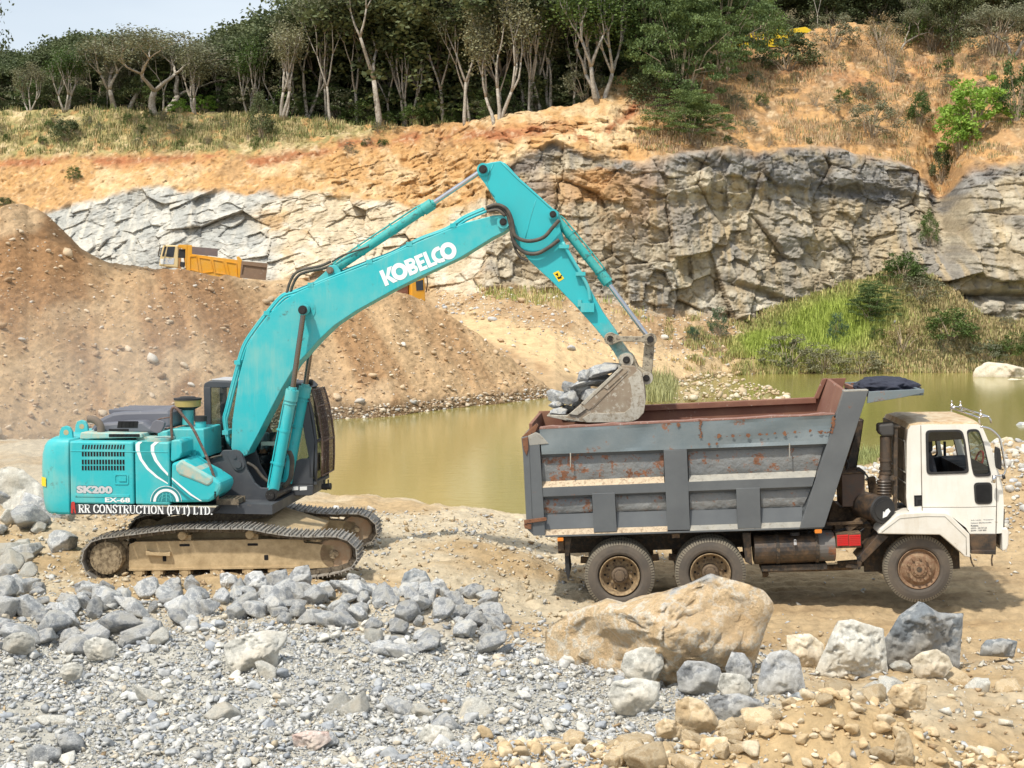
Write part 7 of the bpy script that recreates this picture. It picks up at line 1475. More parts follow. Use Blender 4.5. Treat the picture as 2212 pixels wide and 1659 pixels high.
# load in the bucket
BKT = [((1470,1010),(.30,.26,.15)),((1560,990),(.27,.3,.14)),((1330,1060),(.12,.14,.15)),((1380,1110),(.30,.24,.12)),((1480,1100),(.25,.3,.14)),((1210,1170),(.13,.16,.14)),((1110,1240),(.15,.2,.16)),((1190,1260),(.16,.2,.17)),((1290,1200),(.22,.26,.17)),((1270,1310),(.13,.2,.13)),((1100,1370),(.17,.2,.10)),((1190,1360),(.11,.2,.11)),((1390,1220),(.2,.25,.16)),((1090,1310),(.10,.15,.10))]
for k, (q, sc) in enumerate(BKT):
    v_ = (-.12, .1, -.2, 0, .25)[k % 5] - .1
    p = EU.world(EU.pt(Z6(*q), v_)); me = PG[k % len(PG)]; o = link('rock', me, None, None, p); o.scale = tuple(c*1.45 for c in sc); o.rotation_euler = (rng.uniform(-.3, .3), rng.uniform(-.3, .1), rng.uniform(-.4, .4)); tag(o, 'grey veined rock in the raised bucket, %s' % ('uppermost at the back of the load' if q[0] > 1420 else 'in the middle of the load' if q[0] > 1240 else 'at the front of the load above the teeth' if q[1] < 1300 else 'lowest, lying on the teeth'), 'rock', 'rocks heaped in the raised bucket')
# --- countless small stones
HULL = []
rgn = np.random.default_rng(5)
for k in range(24):
    b = bmesh.new(); pts = rgn.normal(size=(6+k % 3, 3)); pts /= np.linalg.norm(pts, axis=1)[:, None]; pts *= rgn.uniform(.7, 1.15, (len(pts), 1)); pts *= np.array([1.1, rgn.uniform(.5, .9), rgn.uniform(.35, .7)])
    for q in pts: b.verts.new(q)
    r_ = bmesh.ops.convex_hull(b, input=b.verts); bmesh.ops.delete(b, geom=[g for g in r_['geom_interior'] if isinstance(g, bmesh.types.BMVert)], context='VERTS'); bmesh.ops.triangulate(b, faces=b.faces); b.verts.index_update(); bmesh.ops.recalc_face_normals(b, faces=b.faces)
    HULL.append((np.array([v.co[:] for v in b.verts]), np.array([[v.index for v in f.verts] for f in b.faces]))); b.free()
def scatter(name, pts, size, cols, mat, label=None, protos_=None, tilt=.6, sink=.25):
    protos_ = protos_ or HULL; n = len(pts); rg = np.random.default_rng(len(name)*7+n); which = rg.integers(0, len(protos_), n); az = rg.uniform(0, 6.28, n); tx = rg.uniform(-tilt, tilt, n); ty = rg.uniform(-tilt, tilt, n)
    VV, FF, CC = [], [], []; base = 0
    for k, (V, Fc) in enumerate(protos_):
        idx = np.where(which == k)[0]
        if len(idx) == 0: continue
        ca_, sa_ = np.cos(az[idx]), np.sin(az[idx]); s = size[idx][:, None]; x, y, z = V[:, 0][None]*s, V[:, 1][None]*s, V[:, 2][None]*s
        cx_, sx_ = np.cos(tx[idx])[:, None], np.sin(tx[idx])[:, None]; y, z = y*cx_-z*sx_, y*sx_+z*cx_; cy_, sy_ = np.cos(ty[idx])[:, None], np.sin(ty[idx])[:, None]; x, z = x*cy_+z*sy_, -x*sy_+z*cy_
        x, y = x*ca_[:, None]-y*sa_[:, None], x*sa_[:, None]+y*ca_[:, None]
        p = pts[idx]; v = np.stack([x+p[:, 0:1], y+p[:, 1:2], z+p[:, 2:3]+s*sink], -1).reshape(-1, 3); m_ = len(V)
        VV.append(v); FF.append((Fc[None]+(np.arange(len(idx))*m_)[:, None, None]+base).reshape(-1, 3)); CC.append(np.repeat(cols[idx], m_, 0)); base += len(v)
    o = link(name, new_mesh(name, np.concatenate(VV), np.concatenate(FF), False, np.concatenate(CC)), mat); tag(o, label, name.replace('_', ' '), None, 'stuff'); return o
M_stones = attr_mat('loose_stones', 18, (.72, 1.25), .01, .92, 40)
def pick(rg, n, pal, w):
    pal = np.array(pal); i = rg.choice(len(pal), n, p=np.array(w)/sum(w)); return pal[i]*rg.uniform(.82, 1.14, (n, 1))
GREYS = [(.43,.445,.455), (.50,.505,.50), (.56,.555,.53), (.62,.60,.54), (.34,.36,.385), (.54,.48,.38)]
TANS = [(.52,.40,.25), (.60,.50,.35), (.42,.30,.18), (.62,.57,.47), (.48,.46,.42)]
rg = np.random.default_rng(31)
def fan(n, y0, y1, a0=-.42, a1=.42):
    Y = np.sqrt(rg.uniform(y0**2, y1**2, n)); X = rg.uniform(a0, a1, n)*Y; return X, Y
X, Y = fan(170000, 12.6, 20.5)
n1 = fbm(X*.35, Y*.5, 0, 3, 21); n2 = fbm(X*.9, Y*1.2, 0, 3, 33)
g = (1-sstep(0.6, 3.2, X + (Y-15)*-0.25 + 1.2*n1)); keep = rg.random(len(X)) < np.clip(g*.95*(1-.75*sstep(.0,.45,n2))*(1-sstep(18.6, 19.6, Y)*.6), 0, 1); X, Y, n2 = X[keep], Y[keep], n2[keep]
S = np.clip(rg.lognormal(math.log(.016), .66, len(X)), .008, .09)*(1+.25*np.clip(n2, -1, 1))
c = pick(rg, len(X), GREYS, (3, 4, 4, 3, 1.5, .5)); c = c*(1-.18*np.clip(n2+.2, 0, 1))[:, None]
scatter('gravel', np.stack([X, Y, ground_h(X, Y)], -1), S, c, M_stones, 'grey crushed gravel covering the left foreground', sink=.3)
X, Y = fan(1700, 12.6, 19.5); k = rg.random(len(X)) < (1-sstep(.6, 3.0, X + (Y-15)*-0.25)); X, Y = X[k], Y[k]; S = np.clip(rg.lognormal(math.log(.075), .35, len(X)), .05, .15)
MIDP = [chisel(3, 40+q, 8, (1, .8, .6), .04, .5) for q in range(12)]
scatter('coarse_gravel', np.stack([X, Y, ground_h(X, Y)], -1), S, pick(rg, len(X), GREYS, (2, 4, 4, 4, 2, 1.5)), M_stones, 'coarser broken stones lying in the grey gravel', MIDP, sink=.3)
X, Y = fan(800, 12.4, 14.6, -.02, .42); S = np.clip(rg.lognormal(math.log(.055), .6, len(X)), .03, .17); scatter('tan_rubble', np.stack([X, Y, ground_h(X, Y)], -1), S, pick(rg, len(X), [(.60,.47,.30), (.52,.39,.23), (.66,.56,.40)], (3, 3, 2)), M_stones, 'tan broken stones of the rubble heap at the lower right', MIDP, sink=.3)
X, Y = fan(34000, 12.6, 30)
rd = sstep(.9, 1.8, X)*sstep(19.6, 20.3, Y)*(1-sstep(25.5, 27, Y)); keep = (rg.random(len(X)) < (.62*(1-.93*rd))) & (pond_sd(X, Y) > -.2)
g = (1-sstep(0.2, 2.6, X + (Y-15)*-0.25)); keep &= rg.random(len(X)) < (1-.75*g*(Y < 19)); X, Y = X[keep], Y[keep]
S = np.clip(rg.lognormal(math.log(.026), .6, len(X)), .010, .12); c = pick(rg, len(X), TANS+GREYS[1:4], (3, 3, 2, 3, 2, 1.2, 1.5, 1.5))
scatter('rubble', np.stack([X, Y, ground_h(X, Y)], -1), S, c, M_stones, 'tan and grey rubble strewn over the bare earth round the road', sink=.3)
# ridge behind the truck and the pond shores
X = rg.uniform(5, 20, 9000); Y = rg.uniform(26.5, 44, 9000); k = (pond_sd(X, Y) > -.1) & (ground_h(X, Y, False) > .1); X, Y = X[k], Y[k]; S = np.clip(rg.lognormal(math.log(.07), .5, len(X)), .03, .30)
scatter('rubble_bank', np.stack([X, Y, ground_h(X, Y)], -1), S, pick(rg, len(X), TANS+GREYS[1:3], (2, 4, 1, 4, 3, 2, 2)), M_stones, 'pale rubble bank behind the dump truck', [ (chisel(2, 60+q, 11, (1, .85, .7), .02)) for q in range(10)])
HXf, HYf, HZf = HX, HY, HZ
def on_grid(GX_, GY_, GZ_, r, c): return np.stack([GX_[r, c], GY_[r, c], GZ_[r, c]], -1)
# stones on the spoil mound
nr, nc = MX.shape; n = 6000; rr_ = (rg.random(n)**1.3*298).astype(int); cc_ = rg.integers(20, nc-1, n); pz = on_grid(MX, MY, MZ, rr_, cc_); k = pz[:, 2] > WZ; pz = pz[k]
S = np.clip(rg.lognormal(math.log(.04), .72, len(pz)), .02, .45); scatter('mound_stones', pz, S, pick(rg, len(pz), [(.50,.38,.25), (.58,.47,.34), (.40,.27,.16), (.62,.57,.50)], (3, 3, 3, 1.2)), M_stones, 'small stones scattered down the slope of the brown spoil mound', [chisel(2, 80+q, 11, (1, .8, .55), .02) for q in range(10)])
k = (np.abs(pz[:, 2]-(WZ+.25)) < .0); n = 1700; cc_ = rg.integers(45, nc-2, n); Zt = WZ+rg.uniform(-.05, .45, n); rr_ = np.array([int(np.argmin(np.abs(MZ[:300, c_]-z_))) for c_, z_ in zip(cc_, Zt)]); pz = on_grid(MX, MY, MZ, rr_, cc_)
S = np.clip(rg.lognormal(math.log(.07), .5, n), .03, .28); scatter('shore_stones', pz, S, pick(rg, n, [(.42,.33,.22), (.30,.21,.13), (.55,.47,.36), (.48,.46,.42)], (3, 3, 2, 1.5)), M_stones, 'stones lying along the water line at the foot of the spoil mound', [chisel(2, 90+q, 11, (1, .8, .6), .02) for q in range(8)])
# stones on the far road, its banks, and the spit behind the truck bed
nr, nc = HX.shape; ck = np.where((pxs > 940) & (pxs < 2212))[0]; n = 5200; rr_ = rg.integers(8, 78, n); cc_ = rg.choice(ck, n); pz = on_grid(HX, HY, HZ, rr_, cc_); pxx = pxs[cc_]; hs = HS[rr_, cc_]
keep = (pz[:, 2] > WZ-.05) & ((hs > 1.3) | (hs < 1.02) | (rg.random(n) < .10)) & ((pxx < 1650) | (rg.random(n) < .15)); pz = pz[keep]; S = np.clip(rg.lognormal(math.log(.08), .6, len(pz)), .03, .45)
scatter('roadside_stones', pz, S, pick(rg, len(pz), [(.58,.47,.33), (.50,.36,.22), (.66,.62,.54), (.46,.46,.45)], (3, 3, 2, 2)), M_stones, 'stones scattered along the far road and the shore beyond the pond', [chisel(2, 100+q, 11, (1, .8, .6), .02) for q in range(8)])
xs_ = rg.uniform(1395, 1700, 620); ys_ = 802+rg.random(620)*62; pz = np.array([PZ(x, y, WZ+.15+.5*max(0, 1-abs(x-1560)/150)*rg.random())[:] for x, y in zip(xs_, ys_)]); keep = ys_ > 800+np.abs(xs_-1480)*.02+np.clip((xs_-1560)*.32, 0, 60); pz = pz[keep]; S = np.clip(rg.lognormal(math.log(.12), .5, len(pz)), .06, .45)
scatter('spit_rubble', pz, S, pick(rg, len(pz), [(.54,.43,.28), (.60,.53,.40), (.48,.36,.23)], (3, 3, 2)), M_stones, 'cream rubble spit in the pond beyond the truck bed', [chisel(2, 110+q, 11, (1, .8, .6), .02) for q in range(8)], sink=.1)
# ================================================================ TREES, SHRUBS, GRASS
def leaf_mat(name, a, b_, tr=.25, rough=.6):
    m, nt, b = mat_new(name); at = nt.nodes.new('ShaderNodeAttribute'); at.attribute_name = 'Col'; sp = nt.nodes.new('ShaderNodeSeparateColor'); nt.links.new(at.outputs['Color'], sp.inputs[0])
    c = mix(nt, sp.outputs[0], a, b_); oi = nt.nodes.new('ShaderNodeObjectInfo'); g = ramp(nt, oi.outputs['Random'], [(0, (.75, .80, .75)), (1, (1.2, 1.12, 1.05))]); c = mix(nt, 1.0, c, g, 'MULTIPLY')
    nt.links.new(c, b.inputs['Base Color']); b.inputs['Roughness'].default_value = rough; b.inputs['Specular IOR Level'].default_value = .3
    t = nt.nodes.new('ShaderNodeBsdfTranslucent'); nt.links.new(c, t.inputs[0]); ms = nt.nodes.new('ShaderNodeMixShader'); ms.inputs[0].default_value = tr; nt.links.new(b.outputs[0], ms.inputs[1]); nt.links.new(t.outputs[0], ms.inputs[2]); nt.links.new(ms.outputs[0], nt.nodes['Material Output'].inputs[0]); return m
M_l_olive = leaf_mat('olive_leaves', (.12,.13,.07), (.27,.275,.17)); M_l_dark = leaf_mat('dark_leaves', (.06,.082,.036), (.16,.19,.085)); M_l_green = leaf_mat('green_leaves', (.06,.105,.03), (.15,.22,.06))
M_l_fine = leaf_mat('feathery_leaves', (.07,.115,.04), (.19,.26,.09)); M_l_bright = leaf_mat('bright_leaves', (.14,.28,.04), (.34,.50,.10), .35); M_l_dry = leaf_mat('dry_leaves', (.24,.18,.09), (.42,.33,.19)); M_l_blue = leaf_mat('bluish_leaves', (.06,.12,.07), (.15,.23,.13)); M_l_grey = leaf_mat('greyish_leaves', (.14,.15,.09), (.29,.29,.19))
M_bark = paint('pale_bark', (.46,.42,.36), (.20,.16,.12), .22, .9, dirt=(.30,.26,.21), dirt_amt=.7, scale=2.5, thr=.2); M_bark_d = paint('dark_bark', (.20,.165,.13), (.09,.07,.05), .2, .9, dirt=(.28,.24,.19), dirt_amt=.5, scale=2.5); M_twig = paint('dry_twigs', (.34,.27,.19), None, 0, .9, dirt=(.42,.35,.26), dirt_amt=.6)
def leaf_cloud(centres, rad, per, size, seed, flat=.7, droop=0.0):
    rg = np.random.default_rng(seed); n = len(centres)*per; c = np.repeat(np.array(centres), per, 0); r_ = np.repeat(np.array(rad), per)[:, None]
    d = rg.normal(size=(n, 3)); d /= np.linalg.norm(d, axis=1)[:, None]; d *= rg.random((n, 1))**.45; p = c+d*r_*np.array([1, 1, flat]); p[:, 2] -= droop*np.abs(d[:, 0])*r_[:, 0]
    nr = rg.normal(size=(n, 3)); nr[:, 2] = np.abs(nr[:, 2])+.3; nr /= np.linalg.norm(nr, axis=1)[:, None]; u = np.cross(nr, rg.normal(size=(n, 3))); u /= np.linalg.norm(u, axis=1)[:, None]; v = np.cross(nr, u)
    s = size*rg.uniform(.6, 1.3, (n, 1)); asp = rg.uniform(.45, .8, (n, 1)); q = np.stack([p-u*s, p-v*s*asp, p+u*s, p+v*s*asp], 1).reshape(-1, 3)
    f = np.arange(4*n).reshape(n, 4); tone = np.repeat(np.clip(np.repeat(rg.random(len(centres)), per)*.55+rg.random(n)*.45, 0, 1), 4); return q, f, np.stack([tone]*3, 1)
def branchy(seed, h, stems=1, r0=.14, fork=.45, spread=.55, levels=4, kids=(2, 3), lean=.15, up=.25, shrink=.74, wig=.18):
    """skeleton of tapering limbs; returns tubes and the tips"""
    rg = random.Random(seed); mb = MB(); tips = []
    def grow(p, d, L, r_, lv):
        n = 4; pts = [p]; q = p.copy(); dd = d.copy()
        for k in range(n): dd = (dd+Vector((rg.uniform(-wig, wig), rg.uniform(-wig, wig), rg.uniform(-wig*.5, wig*.5)+up*.12))).normalized(); q = q+dd*(L/n); pts.append(q.copy())
        rr = [r_*(1-.38*k/n) for k in range(n+1)]; mb.tube(pts, rr, n=6 if lv > 1 else 4, sub=1)
        if lv <= 1: tips.extend([pts[-1], pts[2]])
        if lv == 2: tips.append(pts[-1])
        if lv > 0:
            kk = rg.randint(*kids); a0 = rg.uniform(0, 6.28)
            for j in range(kk):
                a = a0+6.28*j/kk+rg.uniform(-.5, .5); x, y = ortho(dd); s_ = spread*rg.uniform(.6, 1.25); nd = (dd+(x*math.cos(a)+y*math.sin(a))*s_+Vector((0, 0, up*.5))).normalized(); grow(pts[-1], nd, L*shrink*rg.uniform(.8, 1.15), r_*.62*rg.uniform(.85, 1.05), lv-1)
    for s_ in range(stems):
        a = rg.uniform(0, 6.28); ln = lean*(1 if stems > 1 else .4)*rg.uniform(.5, 1.5); grow(Vector((.15*math.cos(a)*(stems > 1), .15*math.sin(a)*(stems > 1), -.3)), Vector((math.cos(a)*ln, math.sin(a)*ln, 1)).normalized(), h*fork*rg.uniform(.85, 1.1), r0*rg.uniform(.8, 1.1), levels)
    return mb, tips
def finish(mb, tips, H, name, bark, leaf, rad, per, size, seed, flat=.7, droop=0, extra=None, thin=1.0, base_name='trunk', crown='crown'):
    V = np.array([tuple(v) for v in mb.V]); z = V[:, 2].max(); top = max(max(t.z for t in tips), .1); k = H/(top+rad*.5); V = V*k; V[:, 2] = np.where(V[:, 2] < 0, V[:, 2]/k, V[:, 2])
    me = bpy.data.meshes.new(base_name); me.from_pydata([tuple(v) for v in V], [], mb.Fc); me.polygons.foreach_set('use_smooth', [True]*len(me.polygons)); me.materials.append(bark)
    rg = random.Random(seed); tt = [t*k for t in tips if rg.random() < thin]; 
    if extra: tt += extra
    q, f, c = leaf_cloud([tuple(t) for t in tt], [rad*rg.uniform(.7, 1.3) for _ in tt], per, size, seed, flat, droop); lm = new_mesh(crown, q, f, False, c); lm.materials.append(leaf); return (me, lm)
TREES = {}
def proto(key, *a, **k): TREES[key] = finish(*a, **k)
for i in range(3):
    mb, t = branchy(200+i, 9, 1, .23, .42, .52, 5, (2, 2), .06, .5, .74, .10); proto(('tall', i), mb, t, 10, 'tall', M_bark, M_l_olive, .8, 24, .085, 210+i, flat=1.1, thin=.6)
for i in range(3):
    mb, t = branchy(230+i, 6, 3+i % 2, .11, .33, .36, 4, (2, 3), .24, .95); proto(('vase', i), mb, t, 8, 'vase', M_bark, (M_l_olive, M_l_green, M_l_olive)[i], .85, 26, .085, 240+i, flat=1.15, thin=.6)
for i in range(2):
    mb, t = branchy(260+i, 6, 2, .17, .26, .75, 5, (2, 3), .35, .15, .78, .3); proto(('dome', i), mb, t, 8, 'dome', M_bark, M_l_grey if i else M_l_olive, .75, 30, .09, 270+i, thin=.8)
for i in range(3):
    mb, t = branchy(280+i, 8, 2, .12, .28, .60, 4, (3, 3), .2, .4); rg_ = random.Random(i); ex = [Vector((rg_.gauss(0, 1.5), rg_.gauss(0, 1.5), rg_.uniform(.8, 9))) for _ in range(75)]; proto(('dense', i), mb, t, 10, 'dense', M_bark_d, M_l_dark, .95, 34, .15, 290+i, extra=ex)
def blob_shrub(key, seed, H, Wd, leaf, per=40, size=.07, n=46, rad=.30, flat=.6, bark=M_twig, droop=0, hollow=.55, st_=.014):
    rg_ = random.Random(seed); mb = MB(); ts = []
    for k in range(n):
        a = rg_.uniform(0, 6.28); e = rg_.uniform(.05, 1)**.7; rr = math.sqrt(max(0, 1-e*e*.85))*rg_.uniform(hollow, 1.05); ts.append(Vector((math.cos(a)*rr*Wd/2, math.sin(a)*rr*Wd/2, e*H*rg_.uniform(.75, 1.05))))
    for t in ts[:min(n, 22)]: mb.tube([Vector((rg_.uniform(-.1, .1), rg_.uniform(-.1, .1), -.1)), t*.5+Vector((0, 0, .12*H)), t], [st_*1.0, st_*.7, st_*.3], n=4, sub=1)
    V = [tuple(v) for v in mb.V]; me = bpy.data.meshes.new('stem'); me.from_pydata(V, [], mb.Fc); me.materials.append(bark)
    q, f, c = leaf_cloud([tuple(t) for t in ts], [rad*rg_.uniform(.6, 1.3) for _ in ts], per, size, seed, flat, droop); lm = new_mesh('foliage', q, f, False, c); lm.materials.append(leaf); TREES[key] = (me, lm)
for i in range(2):
    blob_shrub(('fine', i), 300+i, 1, 1.5, M_l_fine, 90, .022, 70, .15, .28); blob_shrub(('leafy', i), 310+i, 1, 1.2, M_l_green, 60, .026, 60, .16, .7); blob_shrub(('bright', i), 320+i, 1, 1.3, M_l_bright, 46, .034, 70, .13, .6, droop=.4)
    blob_shrub(('dry', i), 330+i, 1, 1.4, M_l_dry, 26, .020, 50, .14, .8); blob_shrub(('blue', i), 340+i, 1, 1.1, M_l_blue, 50, .025, 50, .14, .9); blob_shrub(('greyish', i), 350+i, 1, 1.5, M_l_grey, 50, .024, 56, .15, .5)
    blob_shrub(('darkleaf', i), 360+i, 1, 1.3, M_l_dark, 60, .030, 60, .17, .7)
for i in range(2): blob_shrub(('acacia', i), 370+i, 1, 1.5, M_l_fine, 120, .013, 190, .11, .25, hollow=.15, st_=.008)
prng = random.Random(99)
def plant(key, p, H, label, cat, group=None, name=None, wide=1.0, part=('trunk', 'crown')):
    me, lm = TREES[key]; base = {'tall': 10, 'vase': 8, 'dome': 8, 'dense': 10}.get(key[0], 1); t = thing(name or 'tree', label, cat, p, prng.uniform(0, 6.28), group); s = H/base; t.scale = (s*wide, s*wide, s)
    a = link(part[0], me, None, t); b_ = link(part[1], lm, None, t); return t
def at_edge(px, dY=0.0, base=None):
    q = hill_at(px, base if base is not None else float(np.interp(px, [e[0] for e in EDGE], [e[1] for e in EDGE]))); 
    if dY:
        c = int(np.argmin(np.abs(_hcam[HS[:, 0].searchsorted(4.3)]-px))); r = int(np.argmin(np.abs(HY[:, c]-(q.y+dY)))); z = HZ[r, c]; q = Vector(((px-W2)/F*(q.y+dY), q.y+dY, z))
    return q - Vector((0, 0, .15))
PXM = lambda q: F/q.y             # picture units per metre there
# named trees along the rim: column, base row, top row, kind, width, label
NAMED = [
 (62, 232, 125, ('vase',0), 1.2, 'low many-stemmed pale tree at the far left end of the rim'),
 (140, 234, 100, ('vase',1), 1.2, 'many-stemmed bushy tree second from the left end of the rim'),
 (262, 238, 75, ('vase',2), 1.9, 'wide thicket tree with fanned pale stems left of the grey domed tree'),
 (345, 238, 42, ('dome',1), 1.45, 'broad grey domed tree with crooked pale limbs on the left rim'),
 (425, 240, 85, ('vase',0), 1.2, 'thin-stemmed tree just right of the grey domed tree'),
 (535, 243, 78, ('vase',1), 1.0, 'vase-shaped pale tree with steep white stems under the gap of sky'),
 (612, 244, 38, ('vase',2), 1.0, 'fan-shaped tree of many thin pale stems left of the tall straight tree'),
 (655, 246, 60, ('dome',0), .8, 'small dark-trunked tree between fan-shaped tree and tall straight tree'),
 (712, 262, -30, ('tall',0), .8, 'tall straight pale tree left of the biggest white forked tree'),
 (745, 258, 20, ('vase',0), .8, 'leaning pale tree just behind the left side of the biggest forked tree'),
 (822, 272, -90, ('tall',1), 1.05, 'biggest white-trunked tree forking high above the centre of the rim'),
 (848, 262, 0, ('vase',2), .7, 'slim pale tree close against the right of the biggest forked tree'),
 (938, 252, 0, ('dome',0), .8, 'dark thick-stemmed tree deep in shade between two tall pale trees'),
 (1004, 266, -80, ('tall',2), .85, 'tall white tree standing on the orange bank above the stick of the excavator'),
 (1028, 254, -10, ('vase',1), .8, 'slender pale tree just right of the tall white tree on the orange bank'),
 (1070, 262, -30, ('vase',0), .95, 'split white tree whose trunks part low down near the middle of the rim'),
 (1143, 246, -40, ('tall',0), .7, 'slim white tree leaning right at the foot of the orange spur'),
 (1300, 215, -60, ('vase',1), 1.25, 'clump of tall bare grey stems on the orange spur beside the feathery shrubs'),
 (1690, 118, -20, ('dome',0), 1.0, 'dark leafy tree in front of the yellow machine on the hilltop'),
 (1765, 60, -60, ('tall',2), .6, 'bare brown trunk at the top edge behind the yellow machine'),
 (1935, 112, -20, ('dome',0), .9, 'green tree with spreading limbs near the top right'),
 (2062, 118, -60, ('dense',1), .55, 'dark narrow bushy tree near the top right corner'),
 (2190, 118, -10, ('dome',1), 1.1, 'grey-green spreading tree in the top right corner')]
for px, by, ty, key, wd, lb in NAMED:
    q = at_edge(px, 0, by); H = (by-ty)/PXM(q); plant(key, q, H, lb, 'tree', 'trees along the rim of the quarry', wide=wd*1.12)
for k in range(22):
    px = -10+k*60+prng.uniform(-14, 14); q = at_edge(px, prng.uniform(1.5, 4)); top = float(np.interp(px, [0, 300, 600, 700, 1300], [150, 90, 70, -20, -40])); plant((prng.choice(('vase', 'tall', 'tall')), prng.randint(0, 2)), q, max(2.5, (Zat(top, q.y)-q.z)*prng.uniform(.7, 1.15)), 'thin pale-stemmed tree in the second line, %s' % ('left of the grey domed tree' if px < 345 else 'between domed tree and tall straight tree' if px < 712 else 'right of the tall straight tree'), 'tree', 'thin pale trees just inside the wood', wide=prng.uniform(.8, 1.2))
# the dark wood behind them: rows of evergreen trees
SKY = [(-700,140),(0,118),(60,108),(150,92),(190,62),(240,70),(300,80),(400,85),(470,100),(520,70),(580,40),(640,10),(700,-40),(900,-70),(1300,-70),(1500,-40),(1700,-60),(2212,-60),(2900,-60)]
for row, (dY, st) in enumerate(((7, 62), (12, 68), (18, 72), (27, 82))):
    px = -330+row*17
    while px < 2560:
        by = float(np.interp(px, [e[0] for e in EDGE], [e[1] for e in EDGE])); top = float(np.interp(px, [s[0] for s in SKY], [s[1] for s in SKY])) + prng.uniform(-8, 22)+row*-2
        q = at_edge(px, dY+prng.uniform(-1.5, 1.5)); H = max(2.0, Zat(top, q.y)-q.z); 
        if 1380 < px < 1760 and row < 2: px += st; continue
        side = 'left part' if px < 640 else 'middle' if px < 1300 else 'right part'; depth = ('front', 'second', 'third', 'rearmost')[row]
        plant(('dense', prng.randint(0, 2)), q, H, 'dark evergreen tree, %s row of the wood, %s of the rim' % (depth, side), 'tree', 'dark trees of the wood behind the rim', wide=prng.uniform(1.0, 1.4) if H > 6 else 1.7); px += st*prng.uniform(.8, 1.2)
plant(('dense', 0), P(-52, 240, 60), 8.5, 'tree whose dark leaves reach in at the left edge of the picture', 'tree', wide=.5)
# shrubs: px, base row, height and width in picture units, kind, label
SH = [(1400,160,230,200,'acacia','tall feathery green shrub right of the clump of bare stems'),(1470,225,250,210,'acacia','feathery green shrub in the middle of the green thicket on the spur'),(1560,165,230,190,'acacia','feathery green shrub at the right end of the green thicket on the spur'),
 (1440,90,150,200,'acacia','feathery crown at the top edge above the green thicket'),(1430,232,90,110,'darkleaf','dark low bush hanging below the green thicket'),(1490,300,100,150,'acacia','grey-green drooping shrub on the bank just above the dark rock'),(1400,190,80,90,'darkleaf','dark bush between the orange spur and the thicket'),
 (1640,110,100,120,'leafy','leafy shrub left of the yellow machine on the hilltop'),(1700,150,70,110,'darkleaf','dark shrub on the hilltop below the yellow machine'),(1800,100,60,90,'greyish','grey-green brush on the hilltop left of the bare mound'),
 (1900,110,70,90,'dry','dry brush on the hilltop right of the bare mound'),(2010,110,120,100,'leafy','green bush beside the dark narrow tree'),(2150,120,110,110,'greyish','grey-green bush at the top right edge'),(1925,175,110,50,'dry','pale dead bush with one bare stem on the right bank'),
 (2110,290,115,130,'bright','big bright green bush on the right bank'),(2075,330,70,70,'bright','bright green bush drooping below the big bright bush'),(2195,260,120,80,'leafy','green bush at the right edge beside the big bright bush'),(1985,270,65,50,'leafy','small green bush left of the big bright bush'),
 (1880,290,70,90,'greyish','sparse pale green shrub in the middle of the right bank'),(2035,395,75,45,'darkleaf','ivy-like dark bush in the cleft left of the rock buttress'),(2005,520,60,40,'leafy','green bush growing on the rock left of the buttress'),(1950,610,60,90,'leafy','green bush at the foot of the rock face left of the buttress'),
 (1985,650,55,90,'greyish','green bush on the slope below the rock cleft'),(1885,700,90,90,'acacia','feathery shrub in the tall grass below the rock face'),(1550,722,55,50,'blue','bluish bush standing alone at the foot of the rock face'),(1500,735,30,36,'blue','small bluish bush left of the lone bluish bush'),
 (1808,740,60,50,'blue','bluish bush in the middle of the tall bright grass'),(1700,800,70,110,'greyish','brownish green bush at the water edge below the tall grass'),(1780,806,55,90,'greyish','grey-green bush at the water edge right of the tall grass'),(1860,808,45,90,'greyish','green bush at the water edge, second right of the tall grass'),
 (1950,760,60,110,'dry','dry brown bush on the slope above the far shore'),(2050,740,70,110,'leafy','green bush below the rock buttress'),(2130,790,50,80,'greyish','green bush at the shore behind the cream boulder'),(2200,770,50,80,'leafy','dark bush on the shore at the right edge'),
 (565,298,90,46,'darkleaf','small dark tree-like bush on the left bank below the rim'),(145,305,44,60,'darkleaf','dark bush on the grassy bank near the left edge'),(385,238,30,40,'bright','small yellow-green bush at the rim beside the grey domed tree'),(440,244,36,60,'bright','yellow-green bush on the rim right of the thin-stemmed tree'),
 (160,385,26,30,'leafy','small green plant on the bare orange bank at the left'),(12,448,22,34,'darkleaf','dark tuft beside the top of the mound at the left edge')]
for k, (px, by, h, w, key, lb) in enumerate(SH):
    q = hill_at(px, by) if by > 60 else at_edge(px, 0, 60); H = h/PXM(q)*1.1; plant((key, k % 2), q-Vector((0, 0, .15)), H, lb, 'bush', None, 'bush', (w/h)/1.15, ('stem', 'foliage'))
rgp = np.random.default_rng(7)
for k in range(46):
    px = rgp.uniform(-20, 900); by = float(np.interp(px, [0, 600, 900], [250, 262, 282]))+rgp.uniform(0, 60); q = hill_at(px, by); plant((('leafy','greyish','dry')[k % 3], k % 2), q-Vector((0,0,.1)), rgp.uniform(.4, 1.0), 'low bush on the %s of the grassy left bank, %s' % ('brow' if by < 275 else 'lower half', 'near the left edge' if px < 200 else 'below the grey domed tree' if px < 420 else 'below the fan-shaped tree' if px < 680 else 'below the white forked tree'), 'bush', 'low bushes on the left bank', 'bush', 1.0, ('stem', 'foliage'))
